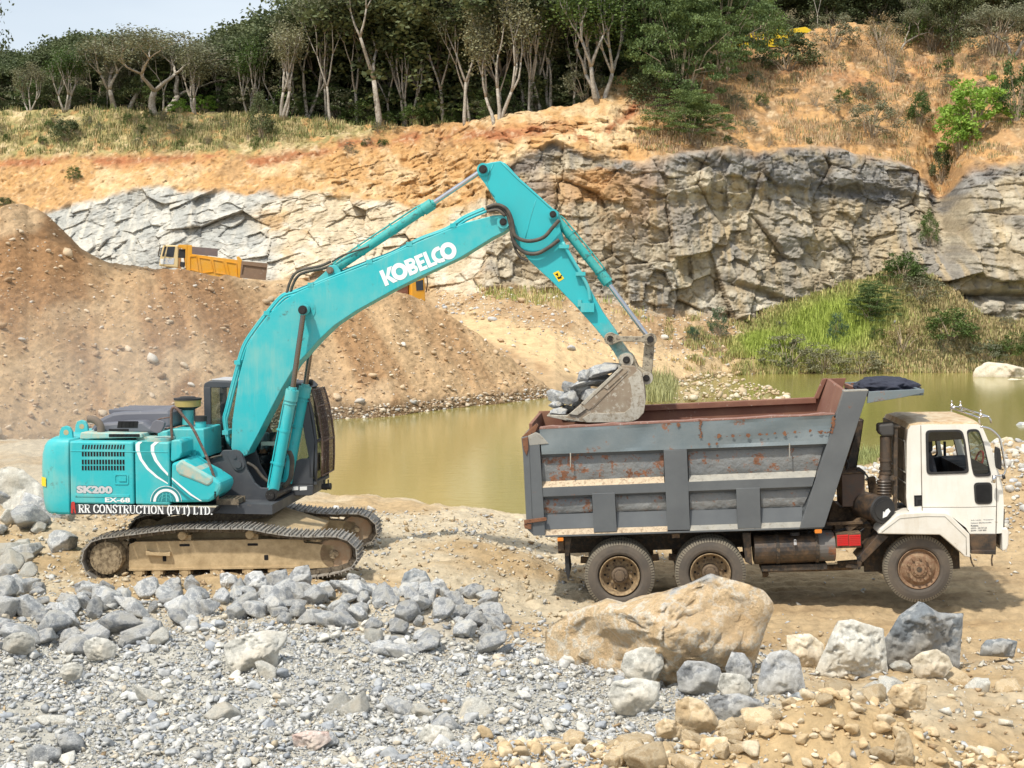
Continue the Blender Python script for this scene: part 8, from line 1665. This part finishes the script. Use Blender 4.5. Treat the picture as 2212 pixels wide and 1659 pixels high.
for k in range(84):
    px = rgp.uniform(1420, 2212); by = rgp.uniform(125, 325)
    if px > 1990 and by > 280: continue
    q = hill_at(px, by); plant((('dry','greyish','leafy','dry','greyish')[k % 5], k % 2), q-Vector((0,0,.1)), rgp.uniform(.5, 1.5), 'scrubby bush on the %s of the right bank, %s' % ('top' if by < 190 else 'middle' if by < 255 else 'foot', 'near the orange spur' if px < 1600 else 'above the dark rock' if px < 1850 else 'towards the bright green bush'), 'bush', 'dry bushes on the right bank', 'bush', 1.0, ('stem', 'foliage'))
for k in range(12):
    px = rgp.uniform(1650, 2212); by = rgp.uniform(690, 800); q = hill_at(px, by); plant((('greyish','leafy','dry')[k % 3], k % 2), q-Vector((0,0,.1)), rgp.uniform(.5, 1.4), 'low bush on the green slope, %s' % ('left of the lone cream boulder' if px < 1900 else 'below the rock buttress'), 'bush', 'low bushes above the far shore', 'bush', 1.0, ('stem', 'foliage'))
# undergrowth along the rim
for k in range(40):
    px = rgp.uniform(-20, 1320); q = at_edge(px, 1.5+rgp.uniform(0, 2.5)); plant((('darkleaf','leafy','darkleaf')[k % 3], k % 2), q, rgp.uniform(.8, 2.2), 'undergrowth bush at the foot of the wood, %s' % ('left of the grey domed tree' if px < 345 else 'between domed tree and tall straight tree' if px < 712 else 'behind the white-trunked trees' if px < 1100 else 'beside the orange spur'), 'bush', 'undergrowth along the foot of the wood', 'bush', 1.2, ('stem', 'foliage'))
for k in range(30):
    px = 8+k*43+rgp.uniform(-14, 14); q = at_edge(px, rgp.uniform(2.5, 6)); plant((('acacia','greyish','leafy','darkleaf')[k % 4], k % 2), q, rgp.uniform(2.2, 4.6), 'tall leafy thicket bush inside the wood, %s' % ('left of the grey domed tree' if px < 345 else 'behind the vase-shaped trees' if px < 712 else 'behind the biggest forked tree' if px < 1000 else 'near the orange spur'), 'bush', 'thicket bushes inside the wood', 'bush', 1.1, ('stem', 'foliage'))
# grass
def grass(name, pts, h, colrs, label, w=.05, blades=14, spread=.25, lean=.45):
    rg_ = np.random.default_rng(len(pts)); n = len(pts)*blades; p = np.repeat(pts, blades, 0)+np.concatenate([rg_.normal(0, spread, (n, 2)), np.full((n, 1), -.06)], 1); hh = np.repeat(h, blades)*rg_.uniform(.5, 1.15, n)
    a = rg_.uniform(0, 6.28, n); d = np.stack([np.cos(a), np.sin(a), 0*a], 1); ln = rg_.uniform(0, lean, n)[:, None]; side = np.stack([-np.sin(a), np.cos(a), 0*a], 1)*w/2
    side[:, 0] = np.where(np.abs(side[:, 0]) < w*.25, w*.35, side[:, 0]); mid = p+d*ln*hh[:, None]*.35+np.array([0, 0, 1])*hh[:, None]*.6; tip = p+d*ln*hh[:, None]+np.array([0, 0, 1])*hh[:, None]*(1-.3*ln)
    V = np.stack([p-side, p+side, mid+side*.8, mid-side*.8, tip], 1).reshape(-1, 3); i = np.arange(n)*5; f = np.concatenate([np.stack([i, i+1, i+2], 1), np.stack([i, i+2, i+3], 1), np.stack([i+3, i+2, i+4], 1)])
    c = np.repeat(np.repeat(colrs, blades, 0)*rg_.uniform(.75, 1.2, (n, 1)), 5, 0); o = link(name, new_mesh(name, V, f, False, c), M_grass); tag(o, label, name.replace('_', ' '), None, 'stuff')
M_grass = attr_mat('grass_blades', 3, (.85, 1.15), .0, .7)
def hill_sample(n, ok, lo_=None):
    r = rgp.integers(60, HX.shape[0]-25, n); c = rgp.integers(60, HX.shape[1]-60, n) if lo_ is None else rgp.integers(60, HX.shape[1]-60, n); r = rgp.integers(60, HX.shape[0]-25, n) if lo_ is None else rgp.integers(lo_[0], lo_[1], n); px = _hcam[r, c]; py = _hrow[r, c]; k = ok(px, py, HS[r, c]); t_ = rgp.random(n); r2 = np.minimum(r+1, HX.shape[0]-1); return np.stack([HX[r, c]*(1-t_)+HX[r2, c]*t_, HY[r, c]*(1-t_)+HY[r2, c]*t_, HZ[r, c]*(1-t_)+HZ[r2, c]*t_], 1)[k], px[k], py[k]
pz, px, py = hill_sample(30000, lambda x, y, s: (s > 3.0) & (s < 4.6) & (x < 960) & (y < np.interp(x, [0, 560, 760, 960], [335, 325, 285, 270])) & (fbm(x*.03, y*.06, 0, 3, 5) > -.22))
grass('bank_grass', pz, rgp.uniform(.25, .7, len(pz)), np.where(rgp.random((len(pz), 1)) < .6, C(.20,.22,.08), C(.46,.38,.19))*np.ones((len(pz), 3)), 'grass and weeds on the strip below the rim at the left', .055, 9)
pz, px, py = hill_sample(60000, lambda x, y, s: (s > 3.0) & (s < 4.7) & (x > 1380) & (fbm(x*.02, y*.04, 0, 3, 6) > .06))
grass('dry_grass', pz, rgp.uniform(.15, .6, len(pz)), np.where(rgp.random((len(pz), 1)) < .22, C(.24,.24,.10), np.where(rgp.random((len(pz), 1)) < .5, C(.52,.38,.21), C(.44,.31,.19)))*np.ones((len(pz), 3)), 'dry grass covering the steep right bank', .055, 8)
pz, px, py = hill_sample(60000, lambda x, y, s: (s > .98) & (s < 2.02) & (x > 1440) & (y > 560) & (y < 815) & ((x > 1640) | (fbm(x*.03, y*.05, 0, 3, 8) > .05)), (8, 84))
tallm = np.exp(-((px-1790-(720-py)*.6)/120)**2-((py-715)/70)**2); tallm = np.maximum(tallm, np.exp(-((px-1650)/60)**2-((py-755)/30)**2))
cc = mixc(np.where(rgp.random((len(pz), 1)) < .5, C(.34,.34,.13), C(.50,.38,.20))*np.ones((len(pz), 3)), C(.42,.50,.11), np.clip(tallm*1.5, 0, 1)); cc = mixc(cc, C(.46,.38,.20), np.clip((px-1900)/150, 0, 1)*.8*(rgp.random(len(pz)) < .6)[:])
grass('shore_grass', pz, rgp.uniform(.2, .5, len(pz))+.75*tallm, cc, 'tall bright green grass and weeds on the slope between rock face and pond', .07, 8, .2)
pz, px, py = hill_sample(26000, lambda x, y, s: (s > 1.3) & (s < 2.02) & (x > 1030) & (x < 1520) & (fbm(x*.03, y*.05, 0, 3, 9)+np.exp(-((x-1130)/60)**2-((y-635)/16)**2)*1.2 > .30))
grass('roadside_grass', pz, rgp.uniform(.3, .8, len(pz)), np.where(rgp.random((len(pz), 1)) < .5, C(.34,.37,.11), C(.56,.47,.22))*np.ones((len(pz), 3)), 'yellowing grass tufts at the foot of the rock face above the far road', .06, 8)
# reeds by the near shore seen between bed and cab, and weeds behind the bucket
pts = np.array([PZ(rgp.uniform(1830, 1900), rgp.uniform(985, 1012), WZ+.1)[:] for _ in range(130)]); grass('near_shore_grass', pts, rgp.uniform(.25, .55, 130), np.ones((130, 1))*C(.30,.33,.13), 'pale grass at the near shore between truck bed and cab', .02, 12, .1)
pts = np.array([PZ(rgp.uniform(1385, 1450), rgp.uniform(780, 866), WZ+.3)[:] for _ in range(260)]); grass('spit_grass', pts, rgp.uniform(.4, 1.0, 260), np.ones((260, 1))*C(.36,.36,.17), 'pale grass on the spit behind the raised bucket', .045, 10, .2)
# ================================================================ FAR VEHICLES, OPERATOR
M_yel = paint('yellow_orange_paint', (.74,.34,.012), (.35,.22,.12), .08, .5, dirt=(.62,.40,.14), dirt_amt=.6, scale=1.2); M_yelc = paint('cream_yellow_cab', (.72,.55,.28), None, 0, .5, dirt=(.6,.45,.25), dirt_amt=.6, scale=2)
M_win = paint('dark_window', (.03,.035,.045), None, 0, .15); M_tg = paint('brown_tailgate', (.22,.14,.09), (.32,.24,.18), .2, .8, dirt=(.30,.20,.13), dirt_amt=.8, scale=1.5)
FY = 92.0; yb_ = FY
FO = P(*Z10(1000, 900), FY); FFr = Frame(FO, R(8.0), 0)
YTK = thing('dump_truck', 'yellow-orange dump truck half hidden behind the brown spoil mound', 'dump truck', FO)
fp_ = lambda pts, v=0.0: [FFr.at(Z10(x, y), v) for x, y in pts]
def fpart(mb, name, mat, parent=YTK, bev=0): return mb.obj(name, mat, parent, R(8.0) if parent is YTK else 0, bev=bev)
m_ = MB(); m_.poly(fp_([(690,235),(760,240),(760,370),(1410,455),(1475,470),(1440,1020),(860,900),(670,860)]), 0, .06); m_.poly(fp_([(560,235),(760,240),(760,370),(1410,455),(1475,470),(1440,1020),(860,900),(670,860)]), 2.3, 2.36)
ffb = fp_([(700,900),(1440,1000)]); m_.poly([(ffb[0][0], ffb[0][1]), (ffb[1][0], ffb[1][1]), (ffb[1][0], ffb[1][1]+.1), (ffb[0][0], ffb[0][1]+.1)], .061, 2.299); fbed = fpart(m_, 'bed', M_yel, bev=.02)
for a in ([(735,410),(820,405),(850,620),(735,590)], [(870,425),(1020,450),(1060,620),(905,640)], [(1070,455),(1205,480),(1245,660),(1100,640)], [(1265,490),(1400,510),(1415,720),(1310,700)]):
    m_ = MB(); a = fp_(a); n_ = len(a); cx_ = sum(q[0] for q in a)/n_; cz_ = sum(q[1] for q in a)/n_; ringed(m_, [(cx_+(q[0]-cx_)*1.14, cz_+(q[1]-cz_)*1.10) for q in a], a, -.05, -.001); fpart(m_, 'side_frame', M_yel, fbed)
m_ = MB(); m_.poly(fp_([(560,232),(690,235),(680,575),(660,575),(665,300),(560,270)]), -.02, .05); m_.poly(fp_([(1405,410),(1440,402),(1475,440),(1490,470),(1460,720),(1435,715),(1420,470)]), -.08, -.01); fpart(m_, 'bed_post', M_yel, fbed, .02)
m_ = MB(); ta = fp_([(1480,470),(1860,505),(1830,750),(1455,715)], -.1); m_.poly(ta, -.12, -.06); tgo_ = fpart(m_, 'open_tailgate', M_tg, YTK, .02)
m_ = MB(); ringed(m_, ta, [(ta[0][0]+.1, ta[0][1]-.25), (ta[1][0]-.08, ta[1][1]-.28), (ta[2][0]-.08, ta[2][1]+.22), (ta[3][0]+.1, ta[3][1]+.2)], -.20, -.121); fpart(m_, 'tailgate_frame', M_tg, tgo_)
m_ = MB(); m_.poly(fp_([(760,262),(1135,292),(1130,410),(1060,398),(755,372)], 2.2), 2.15, 2.25); fpart(m_, 'bed_lining', paint('grey_lining', (.16,.13,.13), None, 0, .7, dirt=(.25,.19,.15), dirt_amt=.6), fbed)
m_ = MB(); m_.poly(fp_([(340,240),(400,236),(560,245),(560,570),(280,540),(300,400)], .1), .1, 2.3); fcab = fpart(m_, 'cab', M_yelc, bev=.06)
m_ = MB(); m_.poly(fp_([(405,265),(515,262),(490,418),(380,405)], .09), .085, .099); m_.poly(fp_([(360,262),(390,262),(352,405),(325,398)], .09), .085, .099); fpart(m_, 'window', M_win, fcab)
m_ = MB(); m_.poly(fp_([(570,300),(680,300),(665,430),(562,425)], .2), .1, .19); m_.poly(fp_([(590,480),(660,490),(650,570),(585,550)], .1), .0, .19); fpart(m_, 'cab_gap', M_black, YTK, .01)
m_ = MB(); m_.poly(fp_([(355,425),(505,428),(495,520),(350,515)], .095), .088, .0985); fpart(m_, 'painted_panel', paint('blue_white_artwork', (.55,.58,.62), (.08,.16,.45), .3, .5, dirt=(.70,.55,.30), dirt_amt=.9, scale=3), fcab)
m_ = MB(); m_.poly(rrect(*fp_([(300,515)], .09)[0], *fp_([(350,440)], .09)[0], .05), .085, .098); fpart(m_, 'round_badge', M_white, fcab)
m_ = MB(); m_.tube([(q[0], -.2, q[1]) for q in fp_([(300,400),(268,395),(300,235),(370,240),(360,290)], -.2)], .035, n=5, sub=1); fpart(m_, 'mirror_arm', M_chas, fcab)
for ux in (420, 1000, 1250):
    u_, w_ = FFr.at(Z10(ux, 780 if ux < 900 else 880), 0)
    m_ = MB(); m_.lathe((u_, .0, w_), (0,1,0), [(.0,.0),(.0,.28),(.0,.5),(.05,.54),(.25,.54),(.3,.5)], 24); fpart(m_, 'wheel', M_tyre)
# second yellow vehicle seen under the boom
O2 = P(*Z2(960, 735), 86); F2 = Frame(O2, R(30), 0); t2 = thing('dump_truck', 'yellow truck mostly hidden behind the mound, showing below the excavator boom', 'truck', O2)
f2 = lambda pts, v=0.0: [F2.at(Z2(x, y), v) for x, y in pts]
def f2p(mb, name, mat, parent=t2, bev=.02): return mb.obj(name, mat, parent, R(30) if parent is t2 else 0, bev=bev)
m_ = MB(); m_.poly(f2([(955,640),(1015,625),(1020,742),(955,725)]), 0, 2.0); c2_ = f2p(m_, 'cab', M_yel, bev=.06)
m_ = MB(); m_.poly(f2([(975,650),(1008,642),(1010,690),(978,692)], -.02), -.02, -.002); f2p(m_, 'window', M_win, c2_, 0)
m_ = MB(); m_.poly(f2([(780,690),(950,645),(950,735),(780,760)]), .3, 2.4); f2p(m_, 'bed', M_inner)
m_ = MB(); m_.poly(f2([(780,685),(952,640),(952,652),(780,698)]), .2, .29); m_.poly(f2([(780,745),(955,715),(1015,735),(1010,760),(780,775)]), .2, .29); f2p(m_, 'bed_frame', M_yel)
m_ = MB(); m_.tube([(q[0], -.1, q[1]) for q in f2([(1018,700),(1026,660),(1022,628),(1005,622)])], .04, n=5, sub=1); f2p(m_, 'mirror_arm', M_chas, bev=0)
# yellow machine behind the leafy tree on the hilltop
qh = hill_at(1660, 112); O3 = Vector((qh.x, qh.y+1.2, qh.z)); F3 = Frame(O3, R(5), 0); t3 = thing('loader', 'bright yellow digging machine showing through the trees on the hilltop', 'digger', O3)
f3 = lambda pts, v=0.0: [F3.at(q, v) for q in pts]
def f3p(mb, name, mat, parent=t3, bev=.03): return mb.obj(name, mat, parent, R(5) if parent is t3 else 0, bev=bev)
M_yb = paint('bright_yellow_paint', (.80,.55,.015), (.3,.2,.05), .08, .5, scale=1.5)
m_ = MB(); m_.poly(f3([(1600,82),(1628,70),(1700,68),(1705,100),(1600,104)]), 0, 1.8); bd3 = f3p(m_, 'body', M_yb); 
m_ = MB(); m_.poly(f3([(1660,64),(1700,62),(1704,90),(1658,92)], .2), .2, 1.4); f3p(m_, 'cab', M_yb); m_ = MB(); m_.poly(f3([(1668,68),(1694,67),(1696,82),(1667,84)], .2), .19, .199); f3p(m_, 'window', M_win, bev=0)
m_ = MB(); m_.poly(f3([(1700,64),(1740,58),(1770,72),(1764,80),(1738,70),(1702,78)], .6), .6, .9); m_.poly(f3([(1585,86),(1602,78),(1612,104),(1588,110)], .3), .3, 1.5); f3p(m_, 'boom_arm', M_yb)
m_ = MB(); 
for v_ in (0, 1.4):
    a = f3([(1600,104),(1710,102),(1716,112),(1708,122),(1604,124),(1596,114)], v_); m_.poly(a, v_, v_+.4)
f3p(m_, 'track', M_chas)
# ---- operator seated in the excavator cab
def skin_body(name, verts, edges, mat, parent, rot):
    me = bpy.data.meshes.new(name); me.from_pydata([v[0] for v in verts], edges, []); o = link(name, me, None, parent); o.rotation_euler = (0,0,rot); md = o.modifiers.new('s', 'SKIN'); md.use_smooth_shade = True
    for i, v in enumerate(verts): sv_ = me.skin_vertices[0].data[i]; sv_.radius = (v[1], v[2] if len(v) > 2 else v[1]); sv_.use_root = (i == 0)
    md2 = o.modifiers.new('u', 'SUBSURF'); md2.levels = 2; md2.render_levels = 2; 
    dg = bpy.context.evaluated_depsgraph_get(); nm = bpy.data.meshes.new_from_object(o.evaluated_get(dg)); o.modifiers.clear(); old = o.data; o.data = nm; nm.name = name; bpy.data.meshes.remove(old); nm.materials.clear(); nm.materials.append(mat); return o
M_skin = paint('brown_skin', (.16,.075,.04), None, 0, .5); M_shirt = paint('blue_grey_shirt', (.26,.33,.38), None, 0, .9, dirt=(.2,.25,.3), dirt_amt=.6, scale=6); M_trs = paint('dark_trousers', (.04,.045,.06), None, 0, .9); M_hair = paint('black_hair', (.012,.010,.010), None, 0, .7)
hd_ = EU.pt(Z8(835, 540), .85); px0, pz0 = hd_.x-.06, hd_.z-.72      # hips
yv = .86
PE = thing('person', 'operator in a blue-grey shirt seated at the controls of the excavator', 'person', EO)
V_ = [((px0,yv,pz0),.15,.13),((px0+.0,yv,pz0+.18),.14,.12),((px0+.02,yv,pz0+.38),.16,.12),((px0+.03,yv,pz0+.50),.10,.09),((px0+.04,yv,pz0+.57),.055),((px0+.06,yv,pz0+.64),.06),((px0+.07,yv,pz0+.72),.095,.09),((px0+.07,yv,pz0+.80),.07)]
E_ = [(0,1),(1,2),(2,3),(3,4),(4,5),(5,6),(6,7)]
for s_ in (-1, 1):
    b0 = len(V_); V_ += [((px0+.03,yv+s_*.17,pz0+.45),.06),((px0+.10,yv+s_*.22,pz0+.22),.045),((px0+.34,yv+s_*.20,pz0+.14),.036),((px0+.42,yv+s_*.19,pz0+.15),.028)]; E_ += [(3,b0),(b0,b0+1),(b0+1,b0+2),(b0+2,b0+3)]
    b1 = len(V_); V_ += [((px0+.05,yv+s_*.10,pz0-.02),.085),((px0+.42,yv+s_*.12,pz0+.02),.065),((px0+.50,yv+s_*.12,pz0-.38),.045),((px0+.62,yv+s_*.12,pz0-.42),.035)]; E_ += [(0,b1),(b1,b1+1),(b1+1,b1+2),(b1+2,b1+3)]
pb = skin_body('body', V_, E_, M_skin, PE, YU if isinstance(YU, float) else YU)
ins = [(Vector(v[0]), v[1]) for v in V_]
sh = [(tuple(v[0]), v[1]*1.13, (v[2] if len(v) > 2 else v[1])*1.13) for v in V_[:4]]; 
es = [(0,1),(1,2),(2,3)]
for s_ in (0, 1): b0 = len(sh); o8 = 8+8*s_; sh += [(V_[o8][0], .072), (V_[o8+1][0], .060), (tuple(Vector(V_[o8+1][0]).lerp(Vector(V_[o8+2][0]), .25)), .056)]; es += [(3,b0),(b0,b0+1),(b0+1,b0+2)]
skin_body('shirt', sh, es, M_shirt, PE, YU)
tr = [(V_[0][0], .16, .14)]; es = []
for s_ in (0, 1): o8 = 12+8*s_; b0 = len(tr); tr += [(V_[o8][0], .098), (V_[o8+1][0], .078), (V_[o8+2][0], .058)]; es += [(0,b0),(b0,b0+1),(b0+1,b0+2)]
skin_body('trousers', tr, es, M_trs, PE, YU)
m_ = MB(); hc = Vector((px0+.065, yv, pz0+.745)); Vh, Fh = ICO[3]; Vh = Vh*np.array([.112,.098,.118]); kp_ = [i for i in range(len(Fh)) if (Vh[Fh[i]].mean(0)[2] > .02 or Vh[Fh[i]].mean(0)[0] < -.02) and Vh[Fh[i]].mean(0)[2] > -.07 and not (Vh[Fh[i]].mean(0)[0] > .055 and Vh[Fh[i]].mean(0)[2] < .07)]
m_.add([Vector(v)+hc for v in Vh], [tuple(int(j) for j in Fh[i]) for i in kp_], True); m_.obj('hair', M_hair, PE, YU, recalc=False)
# fingers closed round the levers
for s_ in (0, 1):
    hp = Vector(V_[11+8*s_][0]); m_ = MB(); m_.tube([hp+Vector((.035,0,-.22)), hp+Vector((.03,0,.06))], .014, n=8, sub=1); lv_ = m_.obj('control_lever', M_black, cab)
    m_ = MB()
    for k in range(4): z_ = .03-.02*k; L_ = (.9, 1, .95, .8)[k]; m_.tube([hp+Vector((0,-.03,z_)), hp+Vector((.035*L_,-.035,z_)), hp+Vector((.06*L_,-.01,z_-.003)), hp+Vector((.05*L_,.018,z_-.006))], .0085, n=6, sub=2)
    m_.tube([hp+Vector((0,.03,.02)), hp+Vector((.03,.035,.03)), hp+Vector((.05,.015,.035))], .010, n=6, sub=2); m_.obj('fingers', M_skin, PE, YU)
# ---- dust hanging behind the excavator
dm, nt, b = mat_new('dust_in_the_air'); nt.nodes.remove(b); pv = nt.nodes.new('ShaderNodeVolumePrincipled'); pv.inputs['Color'].default_value = (.86,.82,.76,1); pv.inputs['Anisotropy'].default_value = .2
tc = nt.nodes.new('ShaderNodeTexCoord'); n_ = nt.nodes.new('ShaderNodeTexNoise'); n_.inputs['Scale'].default_value = 1.6; n_.inputs['Detail'].default_value = 4; nt.links.new(tc.outputs['Object'], n_.inputs['Vector'])
ln_ = nt.nodes.new('ShaderNodeVectorMath'); ln_.operation = 'LENGTH'; nt.links.new(tc.outputs['Object'], ln_.inputs[0]); m1 = nt.nodes.new('ShaderNodeMapRange'); nt.links.new(ln_.outputs['Value'], m1.inputs[0]); m1.inputs[1].default_value = 1.0; m1.inputs[2].default_value = .1; m1.inputs[3].default_value = 0; m1.inputs[4].default_value = 1
m2_ = nt.nodes.new('ShaderNodeMapRange'); nt.links.new(n_.outputs['Fac'], m2_.inputs[0]); m2_.inputs[1].default_value = .35; m2_.inputs[2].default_value = .7; m2_.inputs[3].default_value = 0; m2_.inputs[4].default_value = .085
m3 = nt.nodes.new('ShaderNodeMath'); m3.operation = 'MULTIPLY'; nt.links.new(m1.outputs[0], m3.inputs[0]); nt.links.new(m2_.outputs[0], m3.inputs[1]); nt.links.new(m3.outputs[0], pv.inputs['Density']); nt.links.new(pv.outputs[0], nt.nodes['Material Output'].inputs['Volume'])
Vd, Fd = ICO[4]; od = link('dust_cloud', new_mesh('dust_cloud', Vd, Fd, True), dm, None, P(170, 900, 33)); od.scale = (7.5, 8, 4.2); tag(od, 'thin pale dust hanging in the air behind the left part of the excavator', 'dust', None, 'stuff')
scene.cycles.volume_step_rate = 4; scene.cycles.volume_max_steps = 64
# ---- split parts that are really several separate pieces
def split_pieces(o):
    me = o.data; n = len(me.vertices); par = list(range(n))
    def fd(a):
        while par[a] != a: par[a] = par[par[a]]; a = par[a]
        return a
    for e in me.edges: par[fd(e.vertices[0])] = fd(e.vertices[1])
    gr = {}
    for i in range(n): gr.setdefault(fd(i), []).append(i)
    co = [v.co for v in me.vertices]; bb = []
    for g in gr.values(): bb.append([[min(co[i][k] for i in g)-.012 for k in range(3)], [max(co[i][k] for i in g)+.012 for k in range(3)], set(g)])
    ch = True
    while ch:
        ch = False
        for a in range(len(bb)):
            for b_ in range(a+1, len(bb)):
                if all(bb[a][0][k] <= bb[b_][1][k] and bb[b_][0][k] <= bb[a][1][k] for k in range(3)):
                    bb[a] = [[min(bb[a][0][k], bb[b_][0][k]) for k in range(3)], [max(bb[a][1][k], bb[b_][1][k]) for k in range(3)], bb[a][2]|bb[b_][2]]; bb.pop(b_); ch = True; break
            if ch: break
    if len(bb) < 2 or len(bb) > 12: return
    sm = [p.use_smooth for p in me.polygons]; polys = [tuple(p.vertices) for p in me.polygons]; out = []
    for k, (_, _, g) in enumerate(bb):
        gl = sorted(g); mp = {v: i for i, v in enumerate(gl)}; fs = [(j, p) for j, p in enumerate(polys) if p[0] in g]; m2 = bpy.data.meshes.new(me.name); m2.from_pydata([tuple(co[i]) for i in gl], [], [tuple(mp[v] for v in p) for _, p in fs]); m2.polygons.foreach_set('use_smooth', [sm[j] for j, _ in fs])
        for mt in me.materials: m2.materials.append(mt)
        m2.update(); out.append(m2)
    for m2 in out[1:]:
        c = o.copy(); c.data = m2; col.objects.link(c)
    o.data = out[0]
for o in [x for x in bpy.data.objects if x.type == 'MESH' and x.parent and x.name.split('.')[0] in ('carrier_roller','work_lamp','stick_boss','pin','lifting_lug','lug_eye','recess','label_plate','mudguard_bracket','deck_plate','green_label','boom_tip_boss','link_bar','bucket_ear','cylinder_bracket','door_trim','tie_hook','step_rod','window','red_reflector','joint_hose','cab_gap','tailgate_arm','seat','step_bracket','tail_bracket','boom_arm','track','frame_hole','rod_end','rolled_window_pane','cheek_edge','base_hose','ear_boss','bed_frame','far_rim','bed_post')]:
    if not o.children: split_pieces(o)
